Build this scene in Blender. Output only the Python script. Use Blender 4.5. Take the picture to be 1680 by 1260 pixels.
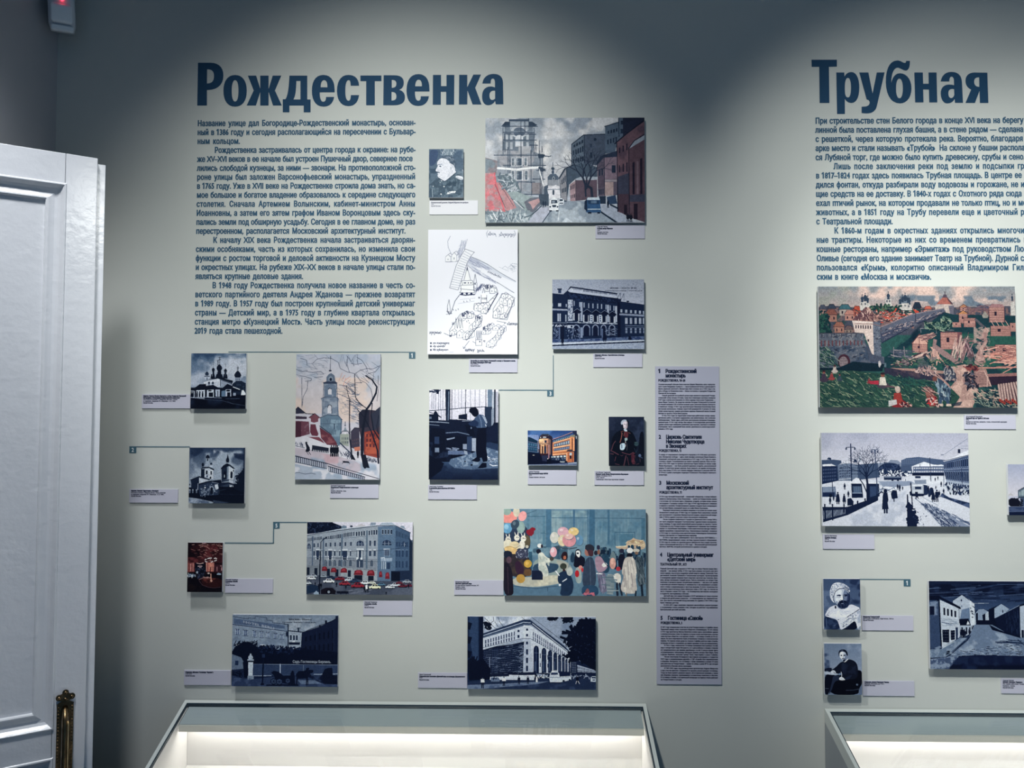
import bpy, bmesh, math
import numpy as np
from mathutils import Vector, Matrix

for _o in list(bpy.data.objects): bpy.data.objects.remove(_o, do_unlink=True)
SC = bpy.context.scene
COL = SC.collection

# ---------------------------------------------------------------- camera
# wall_back is the plane y = 0; the camera stands 1.70 m in front of it at eye height
CAM = Vector((0, -1.70, 1.55)); FPX = 1213.0
def _axes(p, y, r):
    cp, sp, cy, sy, cr, sr = math.cos(p), math.sin(p), math.cos(y), math.sin(y), math.cos(r), math.sin(r)
    return (Matrix(((cy, -sy, 0), (sy, cy, 0), (0, 0, 1))) @ Matrix(((1, 0, 0), (0, cp, -sp), (0, sp, cp))) @ Matrix(((cr, 0, sr), (0, 1, 0), (-sr, 0, cr))))
AX = _axes(math.radians(2.094), math.radians(0.870), math.radians(-0.118))
cam = bpy.data.cameras.new('camera'); cam.sensor_width = 36; cam.lens = FPX/1680*36; cam.clip_start = .02; cam.clip_end = 60
cam_o = bpy.data.objects.new('camera', cam); COL.objects.link(cam_o)
m3 = Matrix((AX.col[0], AX.col[2], -AX.col[1])).transposed()
cam_o.matrix_world = Matrix.Translation(CAM) @ m3.to_4x4()
SC.camera = cam_o
def ray(px, py): return AX @ Vector(((px-840)/FPX, 1, -(py-630)/FPX))
def at(px, py, y=0.0):
    """point on the plane y (0 = the wall) that the picture shows at px, py"""
    d = ray(px, py); return CAM + d*((y-CAM.y)/d.y)

# ---------------------------------------------------------------- world, exposure, lights
SC.view_settings.view_transform = 'Standard'; SC.view_settings.look = 'None'
SC.view_settings.exposure = 0; SC.view_settings.gamma = 1; SC.view_settings.use_curve_mapping = False
w = bpy.data.worlds.new('dim_room'); SC.world = w; w.use_nodes = True
w.node_tree.nodes['Background'].inputs[0].default_value = (.24, .50, .86, 1)
w.node_tree.nodes['Background'].inputs[1].default_value = .185
def spot(name, loc, aim, watts, deg, blend, col, size=.03):
    l = bpy.data.lights.new(name, 'SPOT'); l.energy = watts; l.spot_size = math.radians(deg); l.spot_blend = blend; l.color = col; l.shadow_soft_size = size
    o = bpy.data.objects.new(name, l); COL.objects.link(o); o.location = loc
    o.rotation_euler = (Vector(aim)-Vector(loc)).to_track_quat('-Z', 'Y').to_euler(); return o
SP = (.985, 1.0, .95)
# two track lamps per wall section, close to the wall and high up
def lamp(x, z, d, ax, az, half, watts): spot('track_spotlight', (x, -d, z), (ax, 0, az), watts, math.degrees(half)*2, 1.0, SP)
lamp(-.194, 2.30, 1.25, -.257, 1.815, .607, 65.6)
lamp(.450, 2.31, .90, 1.040, 1.777, .737, 29.9)
lamp(-.250, 2.30, 1.045, .148, .915, .558, 61.8)
lamp(.300, 2.30, 1.25, 1.557, 1.336, .617, 128)
spot('wall_top_fill', (.10, -.95, 3.05), (.10, 0, 2.35), 2.3, 120, 1.0, (.85, .95, 1.0), .05)  # added fill light without a fixture, lifts the dark upper middle of the wall
# steep lamp near the ceiling over the open door leaf
spot('door_spotlight', (-.82, -.80, 3.10), (-1.00, -.32, 1.52), 116, 39, 1.0, (.97, .985, 1.0), .11)
# ---------------------------------------------------------------- a small painter for the flat prints
def hexc(s):
    s = s.lstrip('#')
    if len(s) == 3: s = ''.join(c*2 for c in s)
    return np.array([int(s[i:i+2], 16)/255 for i in (0, 2, 4)], dtype=np.float32)
def pts(s):
    a = np.array([float(v) for v in s.split()] if isinstance(s, str) else s, dtype=np.float32)
    return a.reshape(-1, 2)
class Print:
    """Flat picture; x0 y0 x1 y1 is the sheet in drawing units, w x h its pixels."""
    def __init__(s, x0, y0, x1, y1, w, base, seed=1):
        s.x0, s.y0, s.k = x0, y0, w/(x1-x0)
        s.w, s.h = int(w), int(round((y1-y0)*s.k))
        s.a = np.empty((s.h, s.w, 3), np.float32); s.a[:] = hexc(base)
        s.r = np.random.RandomState(seed)
    def q(s, p): return (pts(p)-[s.x0, s.y0])*s.k
    def box(s, p, m=0):
        return (max(0, int(p[:, 0].min()-m)), max(0, int(p[:, 1].min()-m)),
                min(s.w, int(p[:, 0].max()+m)+2), min(s.h, int(p[:, 1].max()+m)+2))
    def mask(s, p):
        a, b, c, d = s.box(p)
        if c <= a or d <= b: return None
        y = np.arange(b, d)[:, None]+.5; x = np.arange(a, c)[None, :]+.5
        m = np.zeros((d-b, c-a), bool)
        for i in range(len(p)):
            (xa, ya), (xb, yb) = p[i-1], p[i]
            if ya == yb: continue
            m ^= ((ya > y) != (yb > y)) & (x < (xb-xa)*(y-ya)/(yb-ya)+xa)
        return a, b, c, d, m
    def put(s, r, col, al=1):
        if r is None: return
        a, b, c, d, m = r
        v = s.a[b:d, a:c]
        if al >= 1: v[m] = col
        else: v[m] = v[m]*(1-al)+col*al
    rnd = 0
    def P(s, col, p, al=1, rnd=None):
        p = pts(p)
        for _ in range(s.rnd if rnd is None else rnd):
            n = np.roll(p, -1, 0); p = np.stack([p*.78+n*.22, p*.22+n*.78], 1).reshape(-1, 2)
        s.put(s.mask(s.q(p)), hexc(col), al)
    def R(s, col, x0, y0, x1, y1, al=1): s.P(col, [x0, y0, x1, y0, x1, y1, x0, y1], al, 0)
    def E(s, col, x, y, rx, ry=None, al=1, rot=0):
        ry = ry or rx; t = np.linspace(0, 6.2832, 25)[:-1]; c, n = math.cos(rot), math.sin(rot)
        s.P(col, np.stack([x+rx*np.cos(t)*c-ry*np.sin(t)*n, y+rx*np.cos(t)*n+ry*np.sin(t)*c], 1), al)
    def L(s, col, wd, p, al=1, p2=None):
        """line of width wd (tapering to p2)"""
        p = s.q(p); w = max(.5, wd*s.k/2); n = len(p)-1; col = hexc(col)
        for i in range(n):
            A, B = p[i], p[i+1]; wa = w if p2 is None else max(.45, (wd+(p2-wd)*i/n)*s.k/2)
            a, b, c, d = s.box(np.array([A, B]), wa+1)
            if c <= a or d <= b: continue
            y = np.arange(b, d)[:, None]+.5; x = np.arange(a, c)[None, :]+.5
            v = B-A; l = float(v@v)+1e-6
            t = np.clip(((x-A[0])*v[0]+(y-A[1])*v[1])/l, 0, 1)
            s.put((a, b, c, d, (x-A[0]-t*v[0])**2+(y-A[1]-t*v[1])**2 < wa*wa), col, al)
    def V(s, c1, c2, x0, y0, x1, y1, horiz=False):
        """plain two-tone wash"""
        (a, b), (c, d) = s.q([x0, y0, x1, y1]); a, b, c, d = max(0, int(a)), max(0, int(b)), min(s.w, int(c)+1), min(s.h, int(d)+1)
        if c <= a or d <= b: return
        t = np.linspace(0, 1, (c-a) if horiz else (d-b), dtype=np.float32)
        t = t[None, :, None] if horiz else t[:, None, None]
        s.a[b:d, a:c] = hexc(c1)*(1-t)+hexc(c2)*t
    def field(s, sc, octv=3):
        f = np.zeros((s.h, s.w), np.float32); amp = 1; tot = 0
        for o in range(octv):
            cell = max(1.5, sc*s.k/2**o); gh, gw = int(s.h/cell)+3, int(s.w/cell)+3
            g = s.r.rand(gh, gw).astype(np.float32)
            yy = np.arange(s.h)/cell; xx = np.arange(s.w)/cell
            yi, xi = yy.astype(int), xx.astype(int); fy, fx = (yy-yi)[:, None], (xx-xi)[None, :]
            fy = fy*fy*(3-2*fy); fx = fx*fx*(3-2*fx)
            f += amp*((g[yi][:, xi]*(1-fx)+g[yi][:, xi+1]*fx)*(1-fy)+(g[yi+1][:, xi]*(1-fx)+g[yi+1][:, xi+1]*fx)*fy)
            tot += amp; amp *= .55
        return f/tot
    def N(s, amp, sc, octv=3):
        s.a *= (1+amp*(s.field(sc, octv)-.5)*2)[:, :, None]; np.clip(s.a, 0, 1, out=s.a)
    def soft(s, m, r):
        """feather a mask inward"""
        if r < 1 or min(m.shape) < 3: return m
        q = m
        for ax in (0, 1):
            n = q.shape[ax]; pad = [(0, 0), (0, 0)]; pad[ax] = (r+1, r)
            cs = np.cumsum(np.pad(q, pad, mode='edge'), axis=ax); q = (np.take(cs, range(2*r+1, n+2*r+1), ax)-np.take(cs, range(0, n), ax))/(2*r+1)
        return np.clip(q*2-1, 0, 1)*m
    def M(s, col, p, sc, lo=.45, hi=.6, al=1, octv=3):
        """blotches of a colour inside a polygon"""
        r = s.mask(s.q(p))
        if r is None: return
        a, b, c, d, m = r
        m = s.soft(m.astype(np.float32), int(sc*s.k*.22))
        t = np.clip((s.field(sc, octv)[b:d, a:c]-lo)/(hi-lo), 0, 1)*m*al
        v = s.a[b:d, a:c]; v[:] = v*(1-t[:, :, None])+hexc(col)*t[:, :, None]
    def W(s, col, quad, nx, ny, fx=.5, fy=.5, frame=None, al=1, arch=False):
        """nx x ny openings in a perspective quad (tl tr br bl)"""
        A, B, C, D = pts(quad)
        f = lambda u, v: (A*(1-u)+B*u)*(1-v)+(D*(1-u)+C*u)*v
        for i in range(nx):
            for j in range(ny):
                u0, u1 = (i+.5-fx/2)/nx, (i+.5+fx/2)/nx; v0, v1 = (j+.5-fy/2)/ny, (j+.5+fy/2)/ny
                if frame:
                    e = .12*fx/nx; g = .1*fy/ny
                    s.P(frame, np.array([f(u0-e, v0-g), f(u1+e, v0-g), f(u1+e, v1+g), f(u0-e, v1+g)]), al)
                if arch:
                    h = min(.3, .5)*(v1-v0); um = (u0+u1)/2; ur = (u1-u0)/2
                    top = [f(um+ur*math.cos(t), v0+h-h*math.sin(t)) for t in np.linspace(0, 3.1416, 7)]
                    s.P(col, np.array(top+[f(u0, v1), f(u1, v1)]), al)
                else: s.P(col, np.array([f(u0, v0), f(u1, v0), f(u1, v1), f(u0, v1)]), al)
    def D(s, cols, p, n, l, w, ang=None, al=1, curl=.4):
        """n short strokes inside a polygon"""
        Q = pts(p); lo, hi = Q.min(0), Q.max(0); cols = cols.split()
        k = 0
        for _ in range(n*6):
            if k >= n: break
            x, y = lo+(hi-lo)*s.r.rand(2)
            c = False
            for i in range(len(Q)):
                (xa, ya), (xb, yb) = Q[i-1], Q[i]
                if (ya > y) != (yb > y) and x < (xb-xa)*(y-ya)/(yb-ya)+xa: c = not c
            if not c: continue
            k += 1
            a = (s.r.rand()*6.28 if ang is None else math.radians(ang)+s.r.randn()*curl); q = l*(.5+s.r.rand())/2
            s.L(cols[s.r.randint(len(cols))], w*(.6+.8*s.r.rand()), [x-q*math.cos(a), y-q*math.sin(a), x+q*math.cos(a), y+q*math.sin(a)], al)
    def F(s, col, x, y, h, w=.3, head=None, dress=False, legs=True, skin=None):
        """small standing figure, feet at x y"""
        hw = h*w/2
        s.E(skin or head or col, x, y-h*.92, h*.065, h*.08)
        s.E(head or col, x, y-h*.955, h*.07, h*.05)
        if dress: s.P(col, [x-hw*.55, y-h*.84, x+hw*.55, y-h*.84, x+hw*.9, y-h*.5, x+hw*1.1, y-h*.16, x-hw*1.1, y-h*.16, x-hw*.9, y-h*.5])
        else: s.P(col, [x-hw*.8, y-h*.83, x+hw*.8, y-h*.83, x+hw, y-h*.45, x+hw*.6, y-h*.3, x-hw*.6, y-h*.3, x-hw, y-h*.45])
        if legs:
            s.L(col, h*.09, [x-hw*.35, y-h*.35, x-hw*.45, y]); s.L(col, h*.09, [x+hw*.3, y-h*.35, x+hw*.5, y])
    def B(s, col, x, y, l, a, d, w, sp=.5, k=.7):
        """branching bare twigs"""
        x2, y2 = x+l*math.cos(a), y+l*math.sin(a); s.L(col, w, [x, y, x2, y2])
        if d > 0:
            for t in (-1, 1):
                s.B(col, x2, y2, l*k*(.8+.4*s.r.rand()), a+t*sp*(.6+.8*s.r.rand()), d-1, w*.66, sp, k)
    def grade(s, sat, gam, k):
        l = (s.a*[.3, .59, .11]).sum(2, keepdims=True); s.a = np.clip(k*np.clip(l+(s.a-l)*sat, 0, 1)**gam, 0, 1).astype(np.float32)
    def image(s, name, gain=1.0):
        lin = np.where(s.a <= .04045, s.a/12.92, ((s.a+.055)/1.055)**2.4)*gain
        np.clip(lin, 0, .92, out=lin)
        enc = np.where(lin <= .0031308, lin*12.92, 1.055*lin**(1/2.4)-.055)
        px = np.ones((s.h, s.w, 4), np.float32); px[:, :, :3] = enc[::-1]
        im = bpy.data.images.new(name, s.w, s.h); im.pixels.foreach_set(px.ravel()); im.update(); im.pack()
        return im
# ---------------------------------------------------------------- the prints, upper and middle left group
def print_street():
    c = Print(0, 21, 1668, 1113, 792, '#a9b0bd', 3)
    c.V('#8d99a8', '#c6c4c9', 0, 21, 1668, 760); c.M('#d9d6d6', '0 21 1668 21 1668 600 0 600', 260, .42, .6, .8); c.M('#7f8ea3', '500 21 1668 21 1400 300 900 200', 200, .5, .62, .7)
    c.M('#e2dcd8', '0 150 700 250 700 600 0 500', 170, .45, .6, .7)
    # unfinished tower in scaffolding
    c.P('#8f98a5', '128 360 350 360 350 340 470 330 470 370 600 400 600 560 590 800 400 830 120 700 128 540')
    c.P('#7e8997', '130 440 600 440 590 540 130 530'); c.P('#6c7a8b', '205 90 500 90 500 180 520 200 505 380 190 360 195 190 205 170')
    c.M('#a5a3aa', '130 360 600 360 590 800 120 780', 60, .45, .6, .8); c.P('#8a8389', '490 700 590 700 590 820 490 820')
    c.R('#3e5068', 248, 35, 462, 58); c.P('#33455c', '172 108 210 60 490 60 548 98 500 118 205 118')
    c.R('#95a0ae', 262, 60, 455, 150); c.E('#b5bac4', 357, 165, 88, 68); c.E('#5c6c82', 357, 170, 62, 50); c.R('#7f8c9c', 230, 160, 500, 178)
    c.E('#c8cbd2', 357, 240, 42, 40); c.R('#c8cbd2', 315, 240, 399, 325); c.P('#8fa0b0', '315 255 399 255 399 270 315 270')
    for x in (215, 262, 430): c.R('#b3b9c2', x, 190, x+26, 250); c.R('#a9b0ba', x, 275, x+26, 350)
    c.R('#a7a9b0', 350, 318, 480, 392); c.R('#9a9da6', 132, 360, 250, 400)
    for y, a, b in ((108, 172, 548), (172, 190, 515), (190, 200, 530), (252, 190, 535), (306, 470, 550), (410, 95, 622), (420, 560, 660), (516, 190, 635), (545, 120, 600), (572, 540, 635), (660, 500, 625), (690, 330, 520), (820, 400, 640)):
        c.L('#3f5169', 9, [a, y, b, y+3])
    for x, a, b in ((186, 90, 400), (206, 190, 380), (240, 330, 640), (258, 360, 640), (376, 60, 870), (415, 60, 170), (480, 360, 700), (487, 700, 830), (512, 130, 400), (567, 262, 420), (530, 280, 420), (575, 410, 820), (603, 400, 810), (590, 540, 820), (455, 30, 60), (595, 322, 380)):
        c.L('#3d4e66', 7, [x, a, x+2, b])
    c.L('#e4e3e6', 22, '125 545 330 560 480 545 560 540'); c.L('#3d4e66', 8, '660 430 690 420'); c.P('#34465d', '550 400 622 405 615 440 560 445'); c.P('#3a4b62', '560 530 640 560 600 585 555 570')
    for x, y in ((282, 440), (328, 440), (412, 440), (280, 575), (330, 575), (420, 575)):
        c.R('#cfd0d4', x-6, y-4, x+(64 if x in (328, 330) else 32), y+(86 if y < 500 else 98)); c.R('#4a5b70', x, y+2, x+(56 if x in (328, 330) else 24), y+80 if y < 500 else y+92)
        c.L('#9aa6b2', 5, [x+12, y+6, x+14, y+76]); c.L('#9aa6b2', 4, [x, y+40, x+24, y+40])
    for i in range(10): c.L('#e8e6e8', 6, [568+i*5, 560+i*18, 572+i*5, 600+i*18])
    # rubble and bushes left
    c.P('#8b7f86', '0 435 40 445 130 470 120 620 0 640'); c.M('#7e8d99', '0 435 130 470 120 640 0 640', 60, .4, .55)
    c.P('#8695a0', '0 590 120 600 200 640 330 700 400 830 620 860 590 960 450 1113 0 1113')
    c.P('#c0868a', '0 600 105 590 110 690 160 700 290 880 330 960 210 1000 0 990'); c.M('#e0707a', '0 600 110 590 120 720 210 990 0 990', 70, .45, .6, .9); c.M('#a7969c', '0 650 200 800 250 990 0 990', 60, .5, .62, .8)
    c.L('#e5636e', 16, '100 600 112 700 150 820 205 995'); c.L('#e5636e', 7, '0 965 110 960 210 985'); c.L('#4a4d5c', 5, '105 715 170 860 215 960'); c.L('#4a4d5c', 5, '150 700 230 830 300 940')
    c.P('#667884', '120 620 250 600 340 700 380 800 330 860 200 760'); c.D('#5c6d7d #8c9aa5 #b8bec6', '120 620 260 600 360 760 330 850 200 760', 70, 40, 12)
    c.P('#95a6a9', '230 800 330 790 520 860 560 960 430 1000 330 900'); c.L('#4c5c6c', 6, '270 860 400 960'); c.L('#4c5c6c', 6, '340 890 412 965'); c.L('#e5e5e8', 6, '300 880 395 965')
    c.P('#6b6f7e', '410 900 470 860 560 850 595 890 560 960 500 1010 440 980'); c.P('#bd9396', '450 900 560 862 590 885 540 930 500 980 480 930')
    c.P('#8898a2', '0 1000 400 1000 470 985 480 1060 450 1113 0 1113'); c.D('#5b6c7a #aab5bb #6f808d #c3cacf', '0 1000 480 990 450 1113 0 1113', 90, 60, 10, 60, curl=.9); c.L('#e9e9ec', 9, '90 1020 110 1060 130 1080'); c.L('#e9e9ec', 9, '60 1040 80 1075')
    # road and pavements
    c.P('#8795a5', '700 890 1050 890 1230 1010 1400 1113 590 1113 670 1000'); c.M('#aeb9c4', '700 900 1000 900 1100 1113 600 1113', 90, .42, .58, .9); c.L('#d6dbe0', 8, '775 1000 765 1090'); c.P('#c4cdd6', '800 1113 850 1060 920 1113')
    c.P('#aeb2c4', '560 950 670 960 680 1000 600 1113 450 1113'); c.L('#2e3f55', 9, '590 940 540 990 490 1030'); c.L('#2e3f55', 8, '680 1000 600 1113')
    c.P('#7c8ba0', '990 895 1040 900 1230 960 1560 1113 1400 1113 1200 1000 1040 930'); c.P('#9aa4b8', '1210 920 1380 960 1520 1113 1400 1113 1210 1000'); c.L('#1d2e45', 16, '1210 1005 1290 1060 1370 1113'); c.L('#22334a', 18, '1310 930 1430 990 1500 1060')
    # far church and cream house
    c.R('#6f7e90', 700, 545, 722, 610); c.L('#33455d', 7, '709 490 709 560'); c.E('#3a4c63', 709, 552, 18, 14); c.E('#42546b', 709, 590, 14, 16); c.P('#4f6075', '655 640 680 610 740 608 768 640 772 730 655 730'); c.E('#a9b0ba', 716, 655, 14, 20); c.E('#43556b', 716, 655, 8, 13)
    c.P('#8b919c', '660 670 770 670 770 730 660 730'); c.P('#4b5b70', '615 740 660 720 660 820 615 820'); c.P('#d9d6dc', '650 760 740 722 788 750 790 860 670 870'); c.P('#7c8898', '650 765 790 765 790 772 650 775'); c.R('#3c4d64', 705, 775, 724, 825); c.P('#46566a', '560 830 665 815 665 940 580 930')
    c.F('#26374e', 610, 955, 70); c.F('#26374e', 632, 950, 60)
    # houses on the right
    c.P('#566579', '905 300 1030 205 1255 195 1255 520 905 520'); c.P('#45536a', '1038 205 1255 195 1255 520 1038 500')
    c.P('#596a7e', '905 305 1036 208 1036 500 905 520'); c.W('#26364e', '920 300 1030 230 1030 300 920 350', 4, 1, .7, .5); c.W('#22324a', '915 360 1032 305 1032 385 915 425', 5, 1, .6, .75); c.W('#22324a', '915 455 1032 415 1032 480 915 505', 5, 1, .6, .8)
    c.R('#24344c', 1098, 385, 1120, 445); c.E('#24344c', 1150, 250, 16); c.R('#2b3b53', 1098, 295, 1118, 330)
    c.L('#1f2f46', 8, '905 300 1030 202 1255 195'); c.L('#1f2f46', 6, '1036 205 1036 500'); c.L('#1f2f46', 7, '905 300 905 520')
    c.P('#4c5f77', '1255 110 1395 70 1395 20 1470 20 1470 240 1380 280 1360 380 1255 400'); c.W('#22334b', '1275 160 1390 125 1390 170 1275 200', 4, 1, .6, .8); c.W('#22334b', '1270 250 1385 215 1385 280 1270 310', 4, 1, .5, .8); c.R('#22334b', 1418, 55, 1440, 95); c.R('#22334b', 1415, 140, 1440, 190); c.L('#1b2a42', 8, '1250 115 1400 68'); c.L('#1b2a42', 8, '1395 20 1400 220')
    c.P('#232b45', '1395 14 1668 14 1668 60 1500 190 1440 225 1440 20')
    c.P('#6d4f5c', '1668 60 1668 1113 1380 1000 1370 290 1480 190'); c.M('#4f3d50', '1668 60 1668 1113 1380 1000 1370 290', 120, .4, .6, .8); c.L('#1a2238', 12, '1668 48 1480 190 1355 295')
    c.P('#5a4250', '1500 350 1668 250 1668 1113 1500 1060'); c.P('#8d99a9', '1500 345 1560 270 1668 205 1668 250 1500 350'); c.L('#1a2238', 8, '1500 345 1560 262 1668 195')
    c.W('#241f35', '1510 500 1668 420 1668 830 1510 830', 2, 1, .3, .95); c.R('#6f5a68', 1580, 480, 1600, 820); c.P('#3a3f57', '1510 830 1668 820 1668 900 1510 900'); c.W('#1e2137', '1385 330 1500 260 1500 380 1385 420', 3, 1, .35, .6); c.W('#1e2137', '1385 520 1500 470 1500 600 1385 600', 3, 1, .3, .8)
    c.P('#3c4058', '1385 640 1500 600 1500 820 1385 820'); c.P('#4a3747', '1385 820 1500 820 1500 1060 1385 990'); c.R('#231d30', 1450, 930, 1480, 1030); c.R('#231d30', 1550, 920, 1590, 1080); c.L('#161e34', 9, '1375 290 1385 1000'); c.L('#161e34', 7, '1500 340 1505 1060')
    c.P('#5c5265', '1170 500 1240 420 1375 380 1378 830 1180 840'); c.P('#283650', '1160 500 1210 420 1375 370 1375 430 1240 440 1170 520'); c.P('#7f6a7b', '1245 440 1375 435 1375 660 1250 665'); c.R('#90868f', 1250, 668, 1376, 690); c.P('#a78d8c', '1250 695 1340 695 1340 830 1250 840'); c.R('#20304a', 1322, 520, 1362, 598); c.W('#20304a', '1185 570 1235 540 1235 630 1185 640', 2, 1, .6, .8); c.W('#20304a', '1185 770 1240 760 1240 820 1185 830', 3, 1, .6, .9); c.P('#54485b', '1175 640 1245 620 1245 745 1178 755'); c.L('#18263e', 6, '1243 440 1248 840')
    c.P('#2a4468', '1270 850 1360 830 1380 920 1280 925'); c.P('#22334b', '1190 840 1260 840 1260 920 1190 920'); c.F('#16253c', 1283, 960, 80)
    c.P('#44566b', '775 650 830 560 920 520 1010 500 1100 510 1170 540 1170 660 945 660 880 720 850 900 790 890'); c.P('#8f8f98', '782 660 845 555 855 890 795 870'); c.W('#33445a', '795 670 845 610 847 690 797 730', 3, 1, .6, .8); c.W('#33445a', '800 760 850 740 850 800 800 810', 3, 1, .6, .8); c.L('#1d2d44', 9, '772 655 832 555 925 515'); c.L('#22334a', 5, '855 560 855 890')
    c.P('#a5868e', '885 720 945 680 945 890 890 890'); c.W('#4a4557', '888 730 943 700 943 760 888 785', 4, 1, .5, .8); c.W('#4a4557', '890 830 943 810 943 860 890 870', 3, 1, .5, .8); c.P('#5d4c5c', '948 675 1172 670 1172 860 1040 880 948 890'); c.P('#97a3b1', '945 660 1010 635 1172 640 1172 668 945 672'); c.L('#1c2b42', 5, '947 670 948 885')
    for a, l, w in ((-1.9, 110, 20), (-1.2, 120, 18), (-1.57, 100, 14)): c.B('#26324a', 1060, 760, l, a, 5, w, .45, .76)
    c.L('#26324a', 26, '1080 740 1110 760 1120 870'); c.L('#26324a', 18, '1045 720 1052 840')
    # vehicles
    c.P('#2b5585', '1060 870 1075 855 1195 855 1200 880 1208 1010 1060 1010 1040 960'); c.P('#b9c7d4', '1070 853 1190 853 1198 880 1062 880'); c.R('#203d63', 1075, 885, 1195, 925); c.R('#54708f', 1105, 888, 1165, 915); c.R('#a9b9c8', 1070, 970, 1205, 982); c.P('#1a2e4d', '1040 890 1065 875 1065 1000 1035 970'); c.R('#14223a', 1075, 1005, 1110, 1022); c.R('#14223a', 1170, 1005, 1200, 1022)
    c.P('#dde0e6', '680 880 700 865 750 865 765 890 772 960 760 990 672 990 668 930'); c.P('#33455c', '692 880 752 880 758 912 690 916'); c.R('#8d99a8', 700, 888, 730, 908); c.E('#2c3d54', 682, 950, 10, 8); c.E('#2c3d54', 758, 950, 10, 8); c.P('#2c3d54', '700 930 745 930 740 955 706 955'); c.R('#1f2f46', 672, 985, 700, 998); c.R('#1f2f46', 742, 985, 768, 998); c.R('#dde0e6', 706, 856, 738, 868)
    c.P('#d3d7de', '770 870 800 858 825 880 822 925 775 930'); c.R('#34465d', 778, 872, 812, 890); c.R('#34465d', 778, 908, 818, 918)
    for x, y in ((1488, 1105), (1520, 1108)): c.F('#141c2e', x, y, 85, .4)
    c.N(.10, 30); c.N(.05, 9, 1); return c
def print_officer():
    c = Print(55, 40, 882, 1208, 320, '#5d7386', 5); c.rnd = 2
    c.V('#4e6580', '#6b8090', 55, 40, 882, 1208); c.M('#8095a3', '300 40 882 40 882 1208 300 1208', 140, .45, .6, .8); c.P('#40567a', '60 60 280 60 260 260 200 420 60 470')
    c.D('#b5c1cc #7d90a1', '330 50 700 50 700 200 330 230', 40, 60, 14, 90); c.M('#3a5168', '55 500 280 500 200 1208 55 1208', 110, .4, .6, .8)
    c.P('#485d70', '60 1208 70 900 260 720 430 820 700 620 882 690 882 1208'); c.M('#6d8394', '60 1208 70 900 260 720 430 820 700 620 882 700 882 1208', 70, .48, .66, .8)
    # head in profile to the left: cropped hair, long straight nose, moustache, heavy chin
    c.P('#e3e4ee', '262 340 300 290 350 262 430 258 520 250 610 280 668 350 690 470 680 560 708 590 690 622 560 724 432 820 392 792 320 752 272 716 262 672 272 640 262 622 272 604 250 590 222 572 214 552 236 510 262 462 268 440 250 424 250 380')
    c.P('#4a5f76', '352 262 380 210 470 186 570 200 650 250 690 330 704 450 692 540 672 480 650 430 600 402 560 384 530 330 480 284 420 264'); c.D('#7f90a4 #3a4e64 #9aa8b8', '400 215 600 220 690 330 690 440 560 370 480 280', 60, 46, 7, 40, curl=.3); c.M('#c4c9d6', '500 400 660 440 680 600 500 720', 80, .44, .62, .8)
    c.L('#74849c', 15, '262 424 310 410 372 406'); c.P('#66788f', '300 446 340 436 356 456 340 476 304 468'); c.E('#2e4058', 322, 456, 12, 10); c.L('#a4aebf', 9, '360 440 400 430'); c.P('#3c5068', '226 580 268 586 316 598 322 618 280 612 240 606'); c.L('#8492a8', 8, '268 636 312 640'); c.L('#b4bccb', 8, '256 540 276 560 300 556'); c.P('#cdd1dc', '560 470 590 460 604 500 590 550 566 540'); c.L('#8d99ac', 7, '572 480 588 500 580 534'); c.L('#a4aebe', 9, '600 610 622 566'); c.L('#aab3c2', 8, '300 700 380 740 440 730')
    c.L('#34485e', 13, '270 722 390 797 440 824 560 728 706 608'); c.P('#dfe2ec', '668 712 750 674 878 708 878 786 790 780'); c.L('#66798c', 8, '690 715 870 770')
    for x, y, r in ((720, 700, 13), (790, 730, 13), (850, 745, 13), (360, 805, 12), (420, 942, 15), (350, 1125, 15), (160, 935, 12), (585, 932, 12), (325, 850, 8)): c.E('#f2f3f8', x, y, r)
    c.M('#33485c', '450 800 720 800 720 940 450 940', 50, .45, .6, .8); c.D('#f2f3f8', '460 1080 690 1050 690 1090 490 1130', 22, 30, 16, 0, curl=.3); c.L('#93a5b3', 18, '140 1000 150 1190'); c.P('#e8eaf0', '850 530 868 540 865 590')
    c.N(.10, 20, 2); return c
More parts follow.
